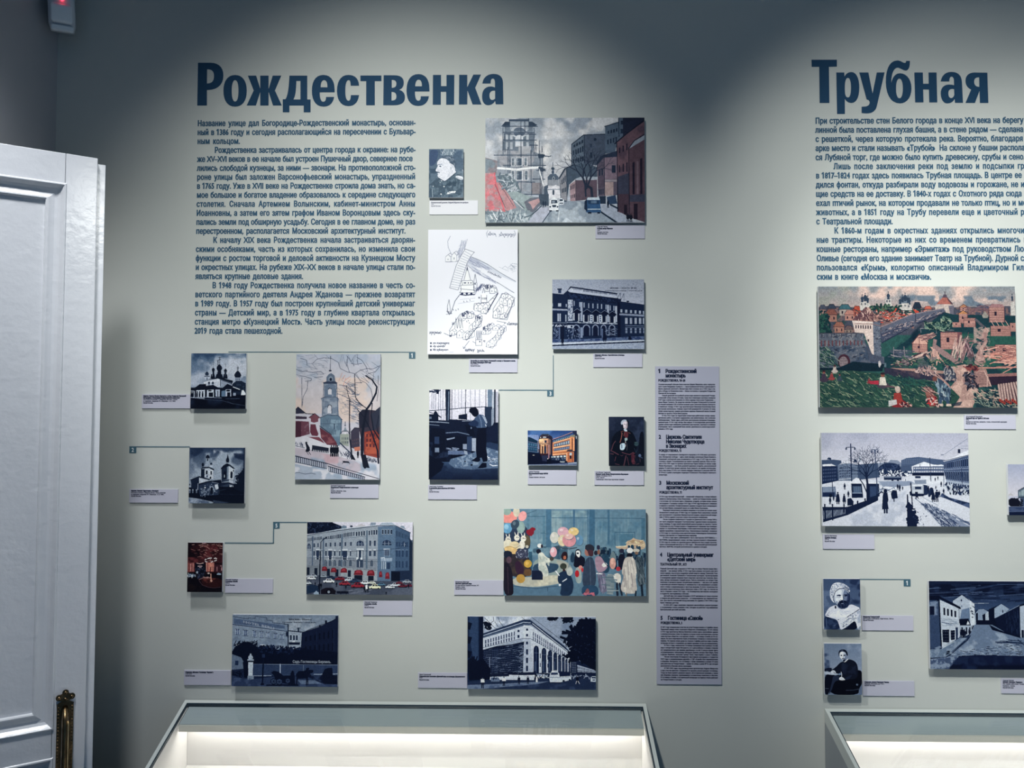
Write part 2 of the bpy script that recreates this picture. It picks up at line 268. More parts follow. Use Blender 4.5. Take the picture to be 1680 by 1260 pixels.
def print_plan():
    c = Print(11, 14, 895, 1243, 444, '#f2f2fa', 7); k = '#4a5470'
    def house(x, y, w, h, d=1, col='#4e5876'):
        c.P('#f6f6fc', [x, y, x+w*.5, y-h*.45, x+w, y, x+w, y+h, x, y+h]); c.L(col, 3, [x, y, x+w*.5, y-h*.45, x+w, y, x+w, y+h, x, y+h, x, y]); c.R(col, x+w*.42, y+h*.35, x+w*.55, y+h*.65)
        c.L(col, 3, [x+w*.5, y-h*.45, x+w*.5+22*d, y-h*.45-14, x+w+22*d, y-14, x+w, y]); c.L(col, 3, [x+w+22*d, y-14, x+w+22*d, y+h-14, x+w, y+h])
    c.L('#8d93ad', 4, '232 80 206 130 210 190 238 250'); c.L('#9097b0', 3, '398 110 385 160 372 210'); c.D('#b9bdd2 #a5aac2', '340 140 385 130 370 210 320 290 300 260', 40, 70, 3, 105, curl=.15)
    c.P('#dcdfeb', '425 280 500 310 600 360 720 440 875 528 850 640 760 590 640 530 500 440 400 360'); c.P('#f2f2fa', '440 330 600 420 720 470 875 540 860 630 700 560 520 450'); c.L(k, 4, '425 280 500 310 600 360 720 440 875 528'); c.L(k, 4, '392 360 450 410 560 480 700 540 860 640'); c.D('#9299b8 #b3b8cd', '425 285 520 330 640 400 620 420 400 350', 70, 60, 3, 32, curl=.1); c.D('#a2a8c2', '400 340 640 500 760 590 480 440', 50, 60, 3, 32, curl=.1)
    c.P('#f4f4fb', '378 208 468 240 440 270 400 330 310 612 226 590 300 350 340 270'); c.L('#59617c', 4, '378 208 468 240 435 275 400 340 310 612 226 590 290 370 340 270 378 208')
    for i in range(16): t = i/15; c.L('#8890a8', 3, [228+t*150-20*math.sin(t*3)*t, 575-t*345, 318+t*115, 590-t*325])
    house(185, 285, 50, 50); house(245, 270, 50, 62); c.L(k, 3, '185 335 305 330')
    c.P('#f8f8fd', '368 512 398 385 432 512'); c.L(k, 4, '368 512 398 385 432 512'); c.L('#39435f', 6, '398 380 398 420'); c.P('#f8f8fd', '345 520 450 518 465 560 470 650 325 650 335 560'); c.L(k, 4, '352 562 345 520 450 518 458 560 335 565 340 615 325 640 470 640 465 560'); c.L('#2c3858', 10, '330 655 380 662 470 655'); c.L(k, 4, '330 600 462 612')
    for x in (365, 378, 405, 432): c.R('#2c3858', x, 535, x+10, 548)
    for x in (350, 395, 440): c.E('#27345a', x, 645, 12, 10)
    c.L(k, 4, '462 540 476 455 492 540 462 542 465 620 495 620 494 545'); c.E('#39435f', 476, 552, 8, 6); c.D('#5a6384', '490 600 560 545 560 570 480 640', 24, 40, 4, 140)
    c.L('#59617c', 6, '322 662 280 720 242 835'); c.L(k, 4, '206 770 222 705 232 780 240 845'); c.L('#39435f', 5, '206 770 208 830 236 838'); c.D('#39435f', '195 820 245 820 240 850 195 850', 10, 14, 4); c.L('#aab0c4', 3, '330 705 480 690'); c.L('#aab0c4', 3, '310 745 470 720')
    # walled quarters
    def quarter(ring, hs):
        c.P('#f7f7fd', ring); c.L(k, 4, ring+' '+' '.join(ring.split()[:2]))
        for a in hs: house(*a)
    quarter('470 745 540 740 600 735 700 640 690 600 640 570 560 570 700 640 585 848 462 800', [(575, 585, 38, 40), (620, 600, 45, 45), (470, 770, 40, 45), (505, 770, 45, 45), (560, 765, 42, 50), (535, 810, 50, 30)])
    c.P('#f7f7fd', '536 660 590 660 592 735 536 735'); c.L(k, 4, '536 660 590 660 592 735 536 735 536 660'); c.E('#f7f7fd', 563, 655, 28, 14); c.L(k, 4, '548 640 560 590 572 640'); c.W('#2f3a5a', '540 680 590 680 590 710 540 710', 4, 1, .4, .7); c.L('#2f3a5a', 9, '600 820 700 645'); c.L(k, 4, '600 735 645 690 660 695'); c.D('#3c4666', '570 565 650 570 640 590 575 600', 22, 20, 5, 100)
    quarter('655 795 720 690 740 645 800 650 865 690 790 905 652 885', [(715, 700, 38, 50), (750, 720, 38, 45), (795, 720, 42, 60), (690, 790, 45, 60), (655, 830, 45, 55), (720, 860, 50, 32), (735, 660, 42, 30)]); c.L(k, 4, '865 690 785 890'); c.L(k, 4, '830 780 780 880 760 870 815 775')
    quarter('225 1010 330 850 400 815 540 890 540 925 395 1103', [(330, 870, 30, 45), (360, 850, 35, 40), (405, 850, 40, 40), (480, 880, 45, 45), (230, 1020, 45, 35), (300, 1030, 50, 50), (360, 1045, 45, 50), (420, 970, 35, 45), (455, 940, 35, 50), (485, 930, 30, 50), (420, 1030, 30, 50), (385, 1050, 32, 40)]); c.L('#2f3a5a', 5, '395 1103 540 925'); c.D('#3c4666', '340 850 405 818 420 840 350 870', 16, 18, 6, 100); c.D('#3c4666', '480 860 540 880 535 900 480 885', 12, 18, 6, 100)
    for x in (290, 316, 345): c.P('#f7f7fd', [x-10, 985, x, 885, x+12, 985]); c.L(k, 4, [x-10, 985, x, 885, x+12, 985])
    quarter('585 1165 640 1100 700 1030 770 985 760 1020 650 1180', [(575, 975, 40, 35), (605, 960, 38, 30), (650, 975, 60, 30), (715, 985, 45, 40), (590, 1130, 40, 40), (625, 1110, 40, 55), (680, 1050, 30, 50), (700, 1010, 30, 45), (545, 1015, 34, 30), (585, 1015, 26, 28)]); c.D('#3c4666', '545 1000 600 1000 640 940 600 940', 20, 16, 5, 100)
    for x in (494, 514, 532): c.L(k, 4, [x-8, 1095, x+2, 1010, x+10, 1095])
    c.R('#f7f7fd', 484, 1100, 545, 1155); c.L(k, 4, '484 1100 545 1100 545 1155 484 1155 484 1100'); c.R('#39435f', 518, 1110, 530, 1122)
    for p in ('175 1035 235 1062', '420 1110 365 1185', '690 915 765 930', '455 1115 480 1130', '365 1185 362 1165', '365 1185 385 1175'): c.L('#3f4967', 4, p)
    for x, y in ((262, 800), (288, 805), (310, 795), (395, 915), (410, 905), (365, 720), (395, 718), (425, 705), (420, 930)): c.L(k, 5, [x, y, x+3, y+10])
    for i, (x, y) in enumerate(((740, 400), (800, 390))): c.L('#a9aebf', 3, [x, y, x+30, y-25, x+60, y, x+60, y+30]); 
    c.L('#a9aebf', 3, '710 385 740 400 790 420'); c.L('#a9aebf', 3, '820 380 840 350 885 355'); c.D('#b4b9c8', '800 380 880 360 885 440 820 430', 12, 40, 3, 20)
    # handwriting, line by line as running pen loops
    def pen(x, y, w, h, n, col='#333d5a', sl=0):
        p = []
        for i in range(n*4):
            t = i/(n*4-1); p += [x+w*t+h*.18*math.sin(i*2.1), y+sl*t+h*.5*math.sin(i*1.75+c.r.rand()*1.1)*(1.5 if c.r.rand() > .86 else .62)]
        c.L(col, 3.4, p)
    pen(600, 62, 80, 34, 6, '#6d7590'); pen(710, 68, 150, 38, 11, '#6d7590'); c.L('#6d7590', 3, '600 25 586 55 596 92'); c.L('#6d7590', 3, '860 28 872 62 850 95'); pen(598, 430, 135, 26, 9, '#4c5674', 60)
    pen(30, 1030, 115, 34, 9); pen(790, 945, 102, 34, 8); pen(380, 1200, 90, 38, 8); pen(500, 1208, 70, 26, 6)
    for y, n in ((1132, 12), (1163, 8), (1198, 11)): c.E('#2c3655', 46, y, 8, 9); pen(66, y, 28, 18, 3, '#2c3655'); pen(104, y, n*10, 20, n, '#2c3655')
    c.L('#a5aabd', 3, '190 1222 270 1220'); pen(252, 945, 20, 24, 2); pen(510, 688, 12, 22, 2); pen(560, 1112, 16, 26, 2); pen(762, 935, 16, 20, 2); pen(228, 1062, 22, 22, 3)
    return c
def print_mansion():
    c = Print(30, 26, 1618, 1235, 470, '#1c3157', 9)
    c.V('#a9b2c6', '#c0c5d6', 30, 26, 1618, 500); c.M('#8b97b2', '30 26 1618 26 1618 500 30 500', 20, .62, .8, .6)
    c.P('#1b2f55', '30 270 220 285 290 225 345 150 1150 270 1150 340 1215 410 1618 465 1618 1060 30 1120')
    c.R('#1b2c4e', 118, 185, 195, 210); c.R('#33476e', 135, 205, 185, 265); c.L('#24385f', 6, '1160 340 1205 260 1210 400 1265 270 1270 400')
    c.P('#bfc6d8', '300 225 355 172 1145 275 1148 355 330 250'); c.P('#13234a', '290 222 345 148 1155 268 1150 290 350 172'); c.W('#30446c', '560 205 985 250 985 290 560 240', 24, 1, .5, .9); c.L('#4b5f86', 8, '380 190 540 212'); c.L('#4b5f86', 8, '1010 280 1140 300'); c.R('#cdd3e0', 370, 195, 392, 240)
    c.P('#142447', '285 250 1220 370 1218 400 1150 450 300 360'); c.M('#2c4270', '290 260 1218 380 1150 470 300 380', 25, .5, .62, .8)
    # main front
    c.R('#b9c2d4', 300, 380, 385, 745); c.R('#a3aec5', 515, 420, 555, 750); c.R('#a9b4ca', 975, 470, 1010, 770); c.R('#b4bdd0', 1115, 490, 1150, 770); c.D('#4c5f86 #2e426a', '300 400 385 400 385 740 300 740', 34, 26, 8, -60)
    for x, y in ((400, 400), (495, 420), (570, 430), (650, 440), (722, 445), (805, 450), (870, 455), (950, 465), (1020, 480), (1085, 485)): c.R('#98a5be', x, y, x+20, y+85)
    for x in (690, 845): c.R('#bcc5d6', x-10, 640, x+40, 770); c.W('#3f5480', [x-8, 650, x+38, 655, x+38, 765, x-8, 765], 1, 3, .6, .5)
    for x, y in ((395, 610), (480, 620), (565, 640), (640, 650), (735, 655), (800, 660), (880, 665), (950, 665), (1015, 670), (1090, 675)): c.R('#c3cbda', x, y, x+20, y+ (130 if x < 600 else 105))
    for x, y in ((462, 590), (630, 600), (785, 610), (935, 620), (1068, 635)): c.P('#0f1d40', [x-72, y, x-50, y-28, x, y-48, x+50, y-28, x+72, y, x+60, y+22, x-60, y+18]); c.L('#90a0bd', 5, [x-70, y-6, x, y-56, x+70, y-6]); c.R('#101f42', x-40, y+25, x+18, y+150)
    c.L('#a5b1c8', 12, '290 770 420 775 700 790 1150 800', .85); c.D('#c9d0de', '400 760 1150 775 1150 800 400 780', 26, 34, 10, 5, curl=.1); c.L('#0e1c40', 14, '30 792 1150 815'); c.D('#bfc8d9 #1a2c52', '40 815 290 820 290 850 40 840', 40, 20, 12, 90)
    for x, w in ((445, 100), (620, 105), (775, 90), (915, 80), (1060, 90)):
        c.E('#8f9dba', x, 870, w*.62, 60); c.R('#6f7fa0', x-w*.62, 870, x+w*.62, 1000); c.E('#0f1e43', x, 880, w*.46, 54); c.R('#0f1e43', x-w*.46, 880, x+w*.46, 1020)
    c.R('#b8c1d3', 290, 820, 400, 870); c.E('#1a2c52', 365, 845, 18); c.E('#1a2c52', 537, 845, 18); c.E('#1a2c52', 990, 860, 16); c.R('#8797b5', 515, 860, 555, 1040); c.D('#6a7ca2 #93a2bf #13234a', '270 880 500 880 520 1050 270 1050', 120, 12, 8); c.D('#93a2bf', '950 880 1145 880 1145 1000 950 1000', 36, 30, 5, 0, curl=.05); c.R('#5a6d95', 880, 880, 905, 1040)
    c.P('#0f1d40', '1155 420 1200 420 1210 1030 1155 1030')
    # left wing and right wing
    c.R('#b1bbce', 130, 440, 185, 500); c.R('#8fa0ba', 30, 440, 45, 500); c.R('#9fabc3', 262, 455, 285, 505); c.L('#8493b0', 30, '30 550 285 560'); c.L('#c7cedc', 8, '30 540 285 552'); c.L('#233763', 8, '30 575 285 590'); c.R('#b4bed0', 120, 620, 178, 755); c.R('#25396a', 146, 620, 156, 755); c.R('#a7b2c7', 258, 640, 275, 760); c.L('#8b9ab6', 10, '30 780 290 782')
    c.R('#5e7096', 140, 860, 170, 1060); c.R('#101e40', 172, 840, 235, 1060); c.D('#54688f #8495b3', '40 860 140 860 140 1050 40 1050', 46, 14, 8)
    for x in (1225, 1308, 1390, 1468, 1545, 1610): c.R('#a9b4ca', x-20, 545+(x-1225)*.08, x+16, 600+(x-1225)*.08)
    c.L('#8c9ab6', 30, '1200 635 1618 660'); c.L('#bcc5d5', 6, '1200 622 1618 645')
    for x in (1308, 1388, 1468, 1545, 1612): c.R('#b6bfd1', x-20, 695, x+18, 800); c.L('#41568a', 4, [x, 695, x, 800]); c.R('#8695b2', x-18, 870, x+16, 960); c.L('#1a2c52', 7, [x-18, 915, x+16, 915])
    c.L('#7c8cab', 10, '1290 830 1618 836'); c.L('#7c8cab', 7, '1290 860 1618 866'); c.E('#17284e', 1335, 410, 24, 14)
    # street
    c.P('#5d7299', '30 1065 600 1060 1618 1010 1618 1070 30 1120'); c.M('#33487a', '30 1065 600 1060 1618 1010 1618 1070 30 1120', 40, .45, .6); c.P('#c1cadb', '30 1125 1618 1072 1618 1105 30 1165'); c.L('#0f1d40', 16, '30 1172 300 1160 1000 1130 1618 1105'); c.P('#a9b5cb', '30 1185 1618 1118 1618 1235 30 1235'); c.M('#8796b5', '30 1185 1618 1118 1618 1235 30 1235', 16, .5, .7, .7)
    c.F('#0d1a3a', 208, 1175, 150, .35); c.F('#0f1d40', 935, 1100, 165, .4, dress=True); c.P('#0f1d40', '1340 1070 1345 1010 1370 1010 1395 1045 1395 1075')
    c.N(.12, 9, 2); return c
def onion(c, col, x, y, r, drum=0, cross=0):
    """cupola: bulb centre x y"""
    c.P(col, [x-r*.2, y-r*1.25, x+r*.2, y-r*1.25, x+r*.75, y-r*.6, x+r, y, x+r*.7, y+r*.7, x-r*.7, y+r*.7, x-r, y, x-r*.75, y-r*.6])
    if drum: c.P(col, [x-r*.62, y+r*.6, x+r*.62, y+r*.6, x+r*.7, y+r*.6+drum, x-r*.7, y+r*.6+drum])
    if cross: c.L(col, max(3, r*.12), [x, y-r*1.1, x, y-r-cross]); c.L(col, max(3, r*.1), [x-cross*.2, y-r-cross*.75, x+cross*.2, y-r-cross*.75]); c.L(col, max(3, r*.1), [x-cross*.12, y-r-cross*.5, x+cross*.12, y-r-cross*.55])
def print_five_domes():
    c = Print(45, 35, 1212, 1210, 300, '#0a1226', 11)
    c.V('#47607c', '#8593a8', 45, 35, 1212, 760); c.M('#a9b1bf', '45 35 1212 35 1212 760 45 760', 300, .42, .62, .9); c.M('#2c4566', '45 35 600 35 500 330 45 330', 200, .42, .6, .8); c.M('#b6bbc6', '700 120 1212 120 1212 600 760 560', 180, .4, .55, .8)
    d = '#121c30'
    c.L('#2b3a52', 7, '385 320 385 430'); onion(c, '#22324a', 385, 475, 42); c.R('#aab4c2', 350, 515, 425, 600); c.R('#1d2b42', 330, 515, 440, 530); c.R('#3a4a62', 378, 545, 398, 600)
    for x, y, r, dr, cr in ((517, 385, 34, 120, 150), (775, 405, 34, 120, 130), (645, 350, 62, 120, 0)): onion(c, d, x, y, r, dr, cr)
    for x, y in ((615, 175), (652, 115)): c.L(d, 9, [x, y, x, 300]); c.L(d, 8, [x-28, y+10, x+30, y+5]); c.L(d, 7, [x-18, y+40, x+20, y+50])
    for x, w in ((510, 50), (645, 85), (775, 50)): c.P(d, [x-w*.7, 480, x+w*.7, 480, x+w, 570, x-w, 570])
    c.L('#8fa0b3', 5, '500 430 500 520'); c.L('#8fa0b3', 6, '610 430 605 400'); c.L('#66768c', 5, '770 420 770 520')
    onion(c, '#131e33', 1035, 500, 74, 0, 110); c.P('#8e98aa', '978 550 1092 550 1090 620 980 620'); c.W('#34455e', '985 560 1085 560 1085 615 985 615', 3, 1, .4, .9); c.P('#1b2940', '920 690 1000 620 1120 620 1212 670 1212 920 940 900'); c.D('#3c4e68 #0f192c', '930 690 1212 690 1212 900 1100 850', 50, 22, 10)
    c.P('#0f192c', '340 605 620 545 930 610 935 640 905 700 620 570'); c.P('#c3c8d2', '310 640 620 565 680 610 680 740 560 760 350 740'); c.P('#8b96a8', '670 600 900 680 880 720 670 740'); c.L('#5c6c84', 8, '310 640 615 568 905 665'); c.P('#b5bcc8', '350 660 640 640 640 745 350 745'); c.R('#1a2a42', 664, 590, 676, 740)
    for x in (432, 512): onion(c, '#1c2c44', x, 665, 24); c.R('#7c889c', x-22, 680, x+20, 715)
    c.P('#0e182c', '45 775 130 765 235 690 365 685 372 725 520 705 690 790 820 680 1100 800 1110 840 45 810')
    c.P('#b3bbc9', '45 830 130 830 130 965 45 960'); c.P('#bac1cd', '160 820 350 810 350 975 160 965'); c.P('#b7bfcb', '390 815 535 800 540 965 390 970'); c.P('#a3aec0', '570 800 665 800 665 955 575 950'); c.P('#5b7590', '700 830 780 820 780 950 700 950'); c.P('#a8b1c2', '785 800 900 795 905 945 785 945'); c.R('#8f9bb0', 945, 870, 1000, 930)
    for x in (60, 97, 185, 240, 300): c.E('#0d172a', x, 855, 19, 16); c.R('#0d172a', x-19, 875, x+17, 960)
    c.R('#0b1426', 430, 865, 525, 955); c.E('#0b1426', 455, 828, 40, 14); c.E('#0b1426', 840, 825, 45, 20); c.R('#0b1426', 820, 860, 885, 945); c.R('#0b1426', 612, 830, 630, 950); c.R('#101b30', 545, 800, 570, 960)
    c.P('#d5d9e2', '1110 920 1125 820 1160 810 1205 880 1205 915'); c.P('#ccd2dc', '935 735 1090 795 1085 808 935 752'); c.L('#9aa7ba', 14, '45 968 200 980 340 995'); c.L('#7d8ca4', 10, '350 965 700 980'); c.L('#41516c', 12, '790 1000 1080 990')
    c.P('#0a1123', '45 1000 1212 1000 1212 1210 45 1210'); c.M('#1b2a45', '45 1000 1212 960 1212 1210 45 1210', 200, .45, .7, .8, 2); c.L('#55647c', 9, '330 1010 700 1030 900 1090 1200 1140', .6); c.L('#55647c', 7, '830 1050 960 1110', .6)
    c.N(.14, 12, 2); return c
def print_watercolour():
    c = Print(18, 16, 843, 1244, 438, '#d4d0dc', 13)
    c.V('#c9cddd', '#e0d2d2', 18, 16, 843, 600); c.M('#b3bfd4', '18 16 843 16 843 400 18 400', 160, .48, .65, .8); c.M('#ecd3c6', '18 250 843 250 843 700 18 700', 160, .48, .65, .8)
    for p in ('180 110 220 70 290 55 360 60 430 100 450 160', '450 160 520 195 590 210 640 270 700 300 750 360 765 430 760 520', '590 215 640 180 710 160 770 165 840 130', '610 50 660 80 700 140 718 190', '720 210 790 195 835 140', '555 110 600 120 660 110', '600 300 660 300', '60 60 120 80 125 125', '50 230 110 240 170 260 165 280 110 285', '120 190 180 200 260 190 290 215', '75 250 80 540', '135 280 130 360 90 440 85 520', '200 250 280 240', '520 40 515 120 540 200', '20 170 80 190 130 180', '440 320 510 330 560 370 580 410', '420 405 480 425 545 460', '600 460 650 500 700 545'): c.L('#4e5770', 5, p, .85)
    c.D('#5a637c #7e8aa2', '480 300 600 300 660 540 600 560 480 420', 60, 60, 4, 20, al=.8); c.D('#6d7892', '18 30 330 30 330 300 18 280', 40, 60, 3, 10, al=.6); c.D('#6d7892', '560 480 650 500 640 720 560 640', 40, 40, 4, 15, al=.7); c.D('#6d7892', '450 470 540 470 540 620 460 600', 20, 50, 3, 10, al=.6); c.D('#e2907c', '450 240 540 240 530 310 470 310', 6, 60, 5, -40, al=.7); c.D('#2e3a52', '640 120 840 120 840 330 620 300', 16, 80, 3, 30, al=.6); c.D('#56607a', '420 30 640 30 640 130 430 130', 14, 80, 4, 80, al=.5)
    # bell tower
    c.L('#454f68', 5, '354 40 352 180'); c.E('#2e3a55', 352, 182, 14, 8); c.P('#6d7d96', '315 245 340 215 362 205 395 230 404 290 315 290'); c.E('#93a3b6', 358, 262, 22, 26); c.E('#27334f', 358, 268, 13, 16); c.P('#3d4a66', '282 298 315 288 405 288 425 302 410 312 290 310')
    c.P('#7486a0', '292 310 418 310 414 445 296 445'); c.M('#93a1b4', '292 310 418 310 414 445 296 445', 40, .45, .6); c.E('#dedce4', 350, 375, 18, 26); c.R('#dedce4', 332, 375, 368, 415); c.L('#2e3a55', 6, '335 365 348 350 364 362'); c.P('#8595ac', '265 455 300 440 420 440 438 460 432 490 440 620 275 625 280 490'); c.M('#a5b0c1', '265 455 438 460 440 620 275 625', 50, .45, .62); c.E('#dcdbe4', 352, 545, 22, 28); c.R('#dcdbe4', 330, 545, 373, 600); c.L('#2e3a55', 6, '330 540 338 520 352 515 368 525 372 600')
    c.L('#3d4a66', 5, '265 455 300 440 420 440 438 462'); c.P('#6f8aa2', '262 640 330 615 372 610 430 620 472 660 468 800 450 920 400 880 260 740'); c.M('#93aec2', '262 640 472 660 450 920 300 800', 60, .42, .58); c.L('#46587a', 5, '265 700 465 700'); c.L('#3d4a66', 5, '258 640 330 612 372 620 430 615 475 662'); c.L('#46587a', 4, '290 310 280 620'); c.L('#46587a', 4, '418 310 432 620'); c.R('#3e506e', 392, 700, 402, 755); c.L('#46587a', 4, '466 660 455 900')
    c.D('#4f607c', '262 640 470 660 450 900 300 800', 22, 34, 3, 90, al=.7); c.D('#46567a', '292 310 440 310 436 620 280 620', 24, 26, 3, 0, al=.6)
    # red walls
    c.P('#3c3f58', '20 560 42 538 115 600 20 604'); c.L('#20283c', 7, '20 560 42 538 120 602 200 606'); c.P('#4b3f55', '20 625 130 632 130 655 20 655'); c.P('#7b4a5c', '20 672 150 680 160 800 70 825 20 835'); c.M('#93707f', '20 672 150 680 160 800 20 830', 60, .5, .6, .8); c.R('#5b3347', 20, 680, 75, 830)
    c.P('#8b5362', '148 640 205 600 262 640 240 650 240 680 200 690 168 680 168 650'); c.L('#20283c', 5, '148 640 205 600 262 645'); c.P('#7c3f52', '165 705 215 705 225 750 245 800 235 820 180 815 162 780'); c.P('#8f4d5c', '140 830 250 830 290 870 310 900 200 885 150 850'); c.P('#7a3f50', '255 735 370 810 420 880 430 910 330 905 270 840'); c.M('#a05f68', '255 735 420 880 330 905 270 840', 50, .5, .65); c.L('#2a2c40', 6, '255 722 370 805')
    # far church and right houses
    c.L('#39435e', 4, '503 680 503 720'); c.E('#4b5875', 503, 716, 6, 8); c.P('#8d9aa8', '485 775 503 725 525 775'); c.P('#aab2a8', '455 800 540 800 540 920 455 900'); c.E('#e4e4e8', 505, 793, 8); c.L('#39435e', 5, '455 800 480 770 530 770 545 800'); c.W('#4a566e', '465 825 540 825 540 900 465 900', 4, 2, .35, .6)
    c.P('#4e4a60', '558 780 595 740 640 740 650 960 560 930'); c.P('#4a4254', '632 600 670 560 760 565 800 570 843 530 843 1030 690 1000 640 760'); c.P('#2f3348', '632 600 670 560 735 562 735 730 650 745'); c.P('#3c4258', '760 600 843 530 843 720 770 770')
    c.P('#a2453c', '690 780 790 760 835 800 835 1035 690 1000'); c.M('#d0664c', '690 780 835 800 835 1000 690 1000', 60, .48, .62, .9); c.P('#d9826a', '590 930 650 920 650 960 600 965'); c.W('#6a3440', '700 790 800 780 800 940 700 930', 3, 3, .5, .6); c.W('#6b5560', '570 850 640 830 640 900 570 910', 4, 2, .5, .5); c.L('#23273c', 5, '558 780 595 738 640 740'); c.L('#b45a50', 8, '690 990 835 1028')
    # snow and path
    c.P('#e4e2ec', '18 835 120 820 260 870 330 905 450 915 560 985 843 1060 843 1244 18 1244'); c.P('#cfc3d0', '18 930 200 960 420 1010 600 1060 720 1130 600 1180 18 1010'); c.M('#d9b2bc', '80 960 420 1000 560 1100 300 1090', 80, .45, .6, .8); c.M('#9fb4cf', '18 1000 843 1080 843 1244 18 1244', 120, .5, .64, .8); c.P('#b8c4d8', '18 1090 300 1150 450 1244 18 1244'); c.M('#e4e4ee', '18 1110 400 1150 450 1244 18 1244', 70, .48, .6)
    c.P('#2a3148', '185 908 345 935 345 985 180 965'); c.W('#d9dae6', '190 950 345 968 345 985 190 968', 9, 1, .4, .9)
    for p, n in (('18 1012 330 1085 330 1140 18 1075', 17), ('340 1110 700 1215 700 1244 350 1165', 18)): c.P('#3a4664', p); c.W('#d3d8e8', p, n, 1, .5, .8); c.L('#222c48', 6, ' '.join(p.split()[:4]))
    c.L('#222c48', 6, '330 1085 420 1115 600 1165 843 1235'); c.L('#3a4664', 5, '18 915 110 935'); c.D('#4e5a78', '18 880 110 890 110 920 18 910', 20, 22, 3, 80); c.D('#3f4a68', '455 970 560 985 560 1025 470 1010', 26, 34, 4, 85); c.D('#3f4a68', '700 1025 830 1050 825 1075 700 1055', 30, 24, 4, 80)
    c.P('#20263a', '118 890 130 880 140 900 160 930 165 960 140 975 118 970 130 940'); c.E('#20263a', 127, 885, 10); c.L('#20263a', 5, '130 970 150 1000'); c.L('#20263a', 5, '150 970 170 1000')
    for x in (372, 395, 415, 430): c.F('#1d2234', x, 1015, 105, .3)
    c.F('#1d2234', 630, 1030, 70, .3); c.P('#20263a', '480 1060 540 1065 552 1080 490 1078'); c.L('#20263a', 4, '485 1075 478 1090'); c.L('#20263a', 4, '540 1075 552 1092')
    for p, a, b in (('700 230 760 270 808 340 800 400 745 510 710 560 685 700 665 850 670 1000 700 1120', 12, 30), ('620 560 690 640 760 780 820 960 830 1080', 8, 20), ('765 500 755 620 780 760 835 850', 8, 16), ('828 620 810 720 825 800', 6, 8), ('545 470 545 700 550 850 565 960 570 1040', 9, 18), ('510 330 530 420 545 470', 5, 8), ('590 220 595 330 600 440 640 500 710 550', 7, 8), ('820 230 822 380 810 480', 3, 4)): c.L('#22293e', a, p, p2=b)
    c.P('#22293e', '660 1000 705 1000 745 1130 680 1120'); c.P('#22293e', '555 1000 580 1000 610 1055 580 1048'); c.L('#2d4160', 10, '455 885 500 930 560 985'); c.L('#39455f', 4, '20 1180 60 1175 120 1190 180 1180 220 1190')
    c.N(.05, 40); return c
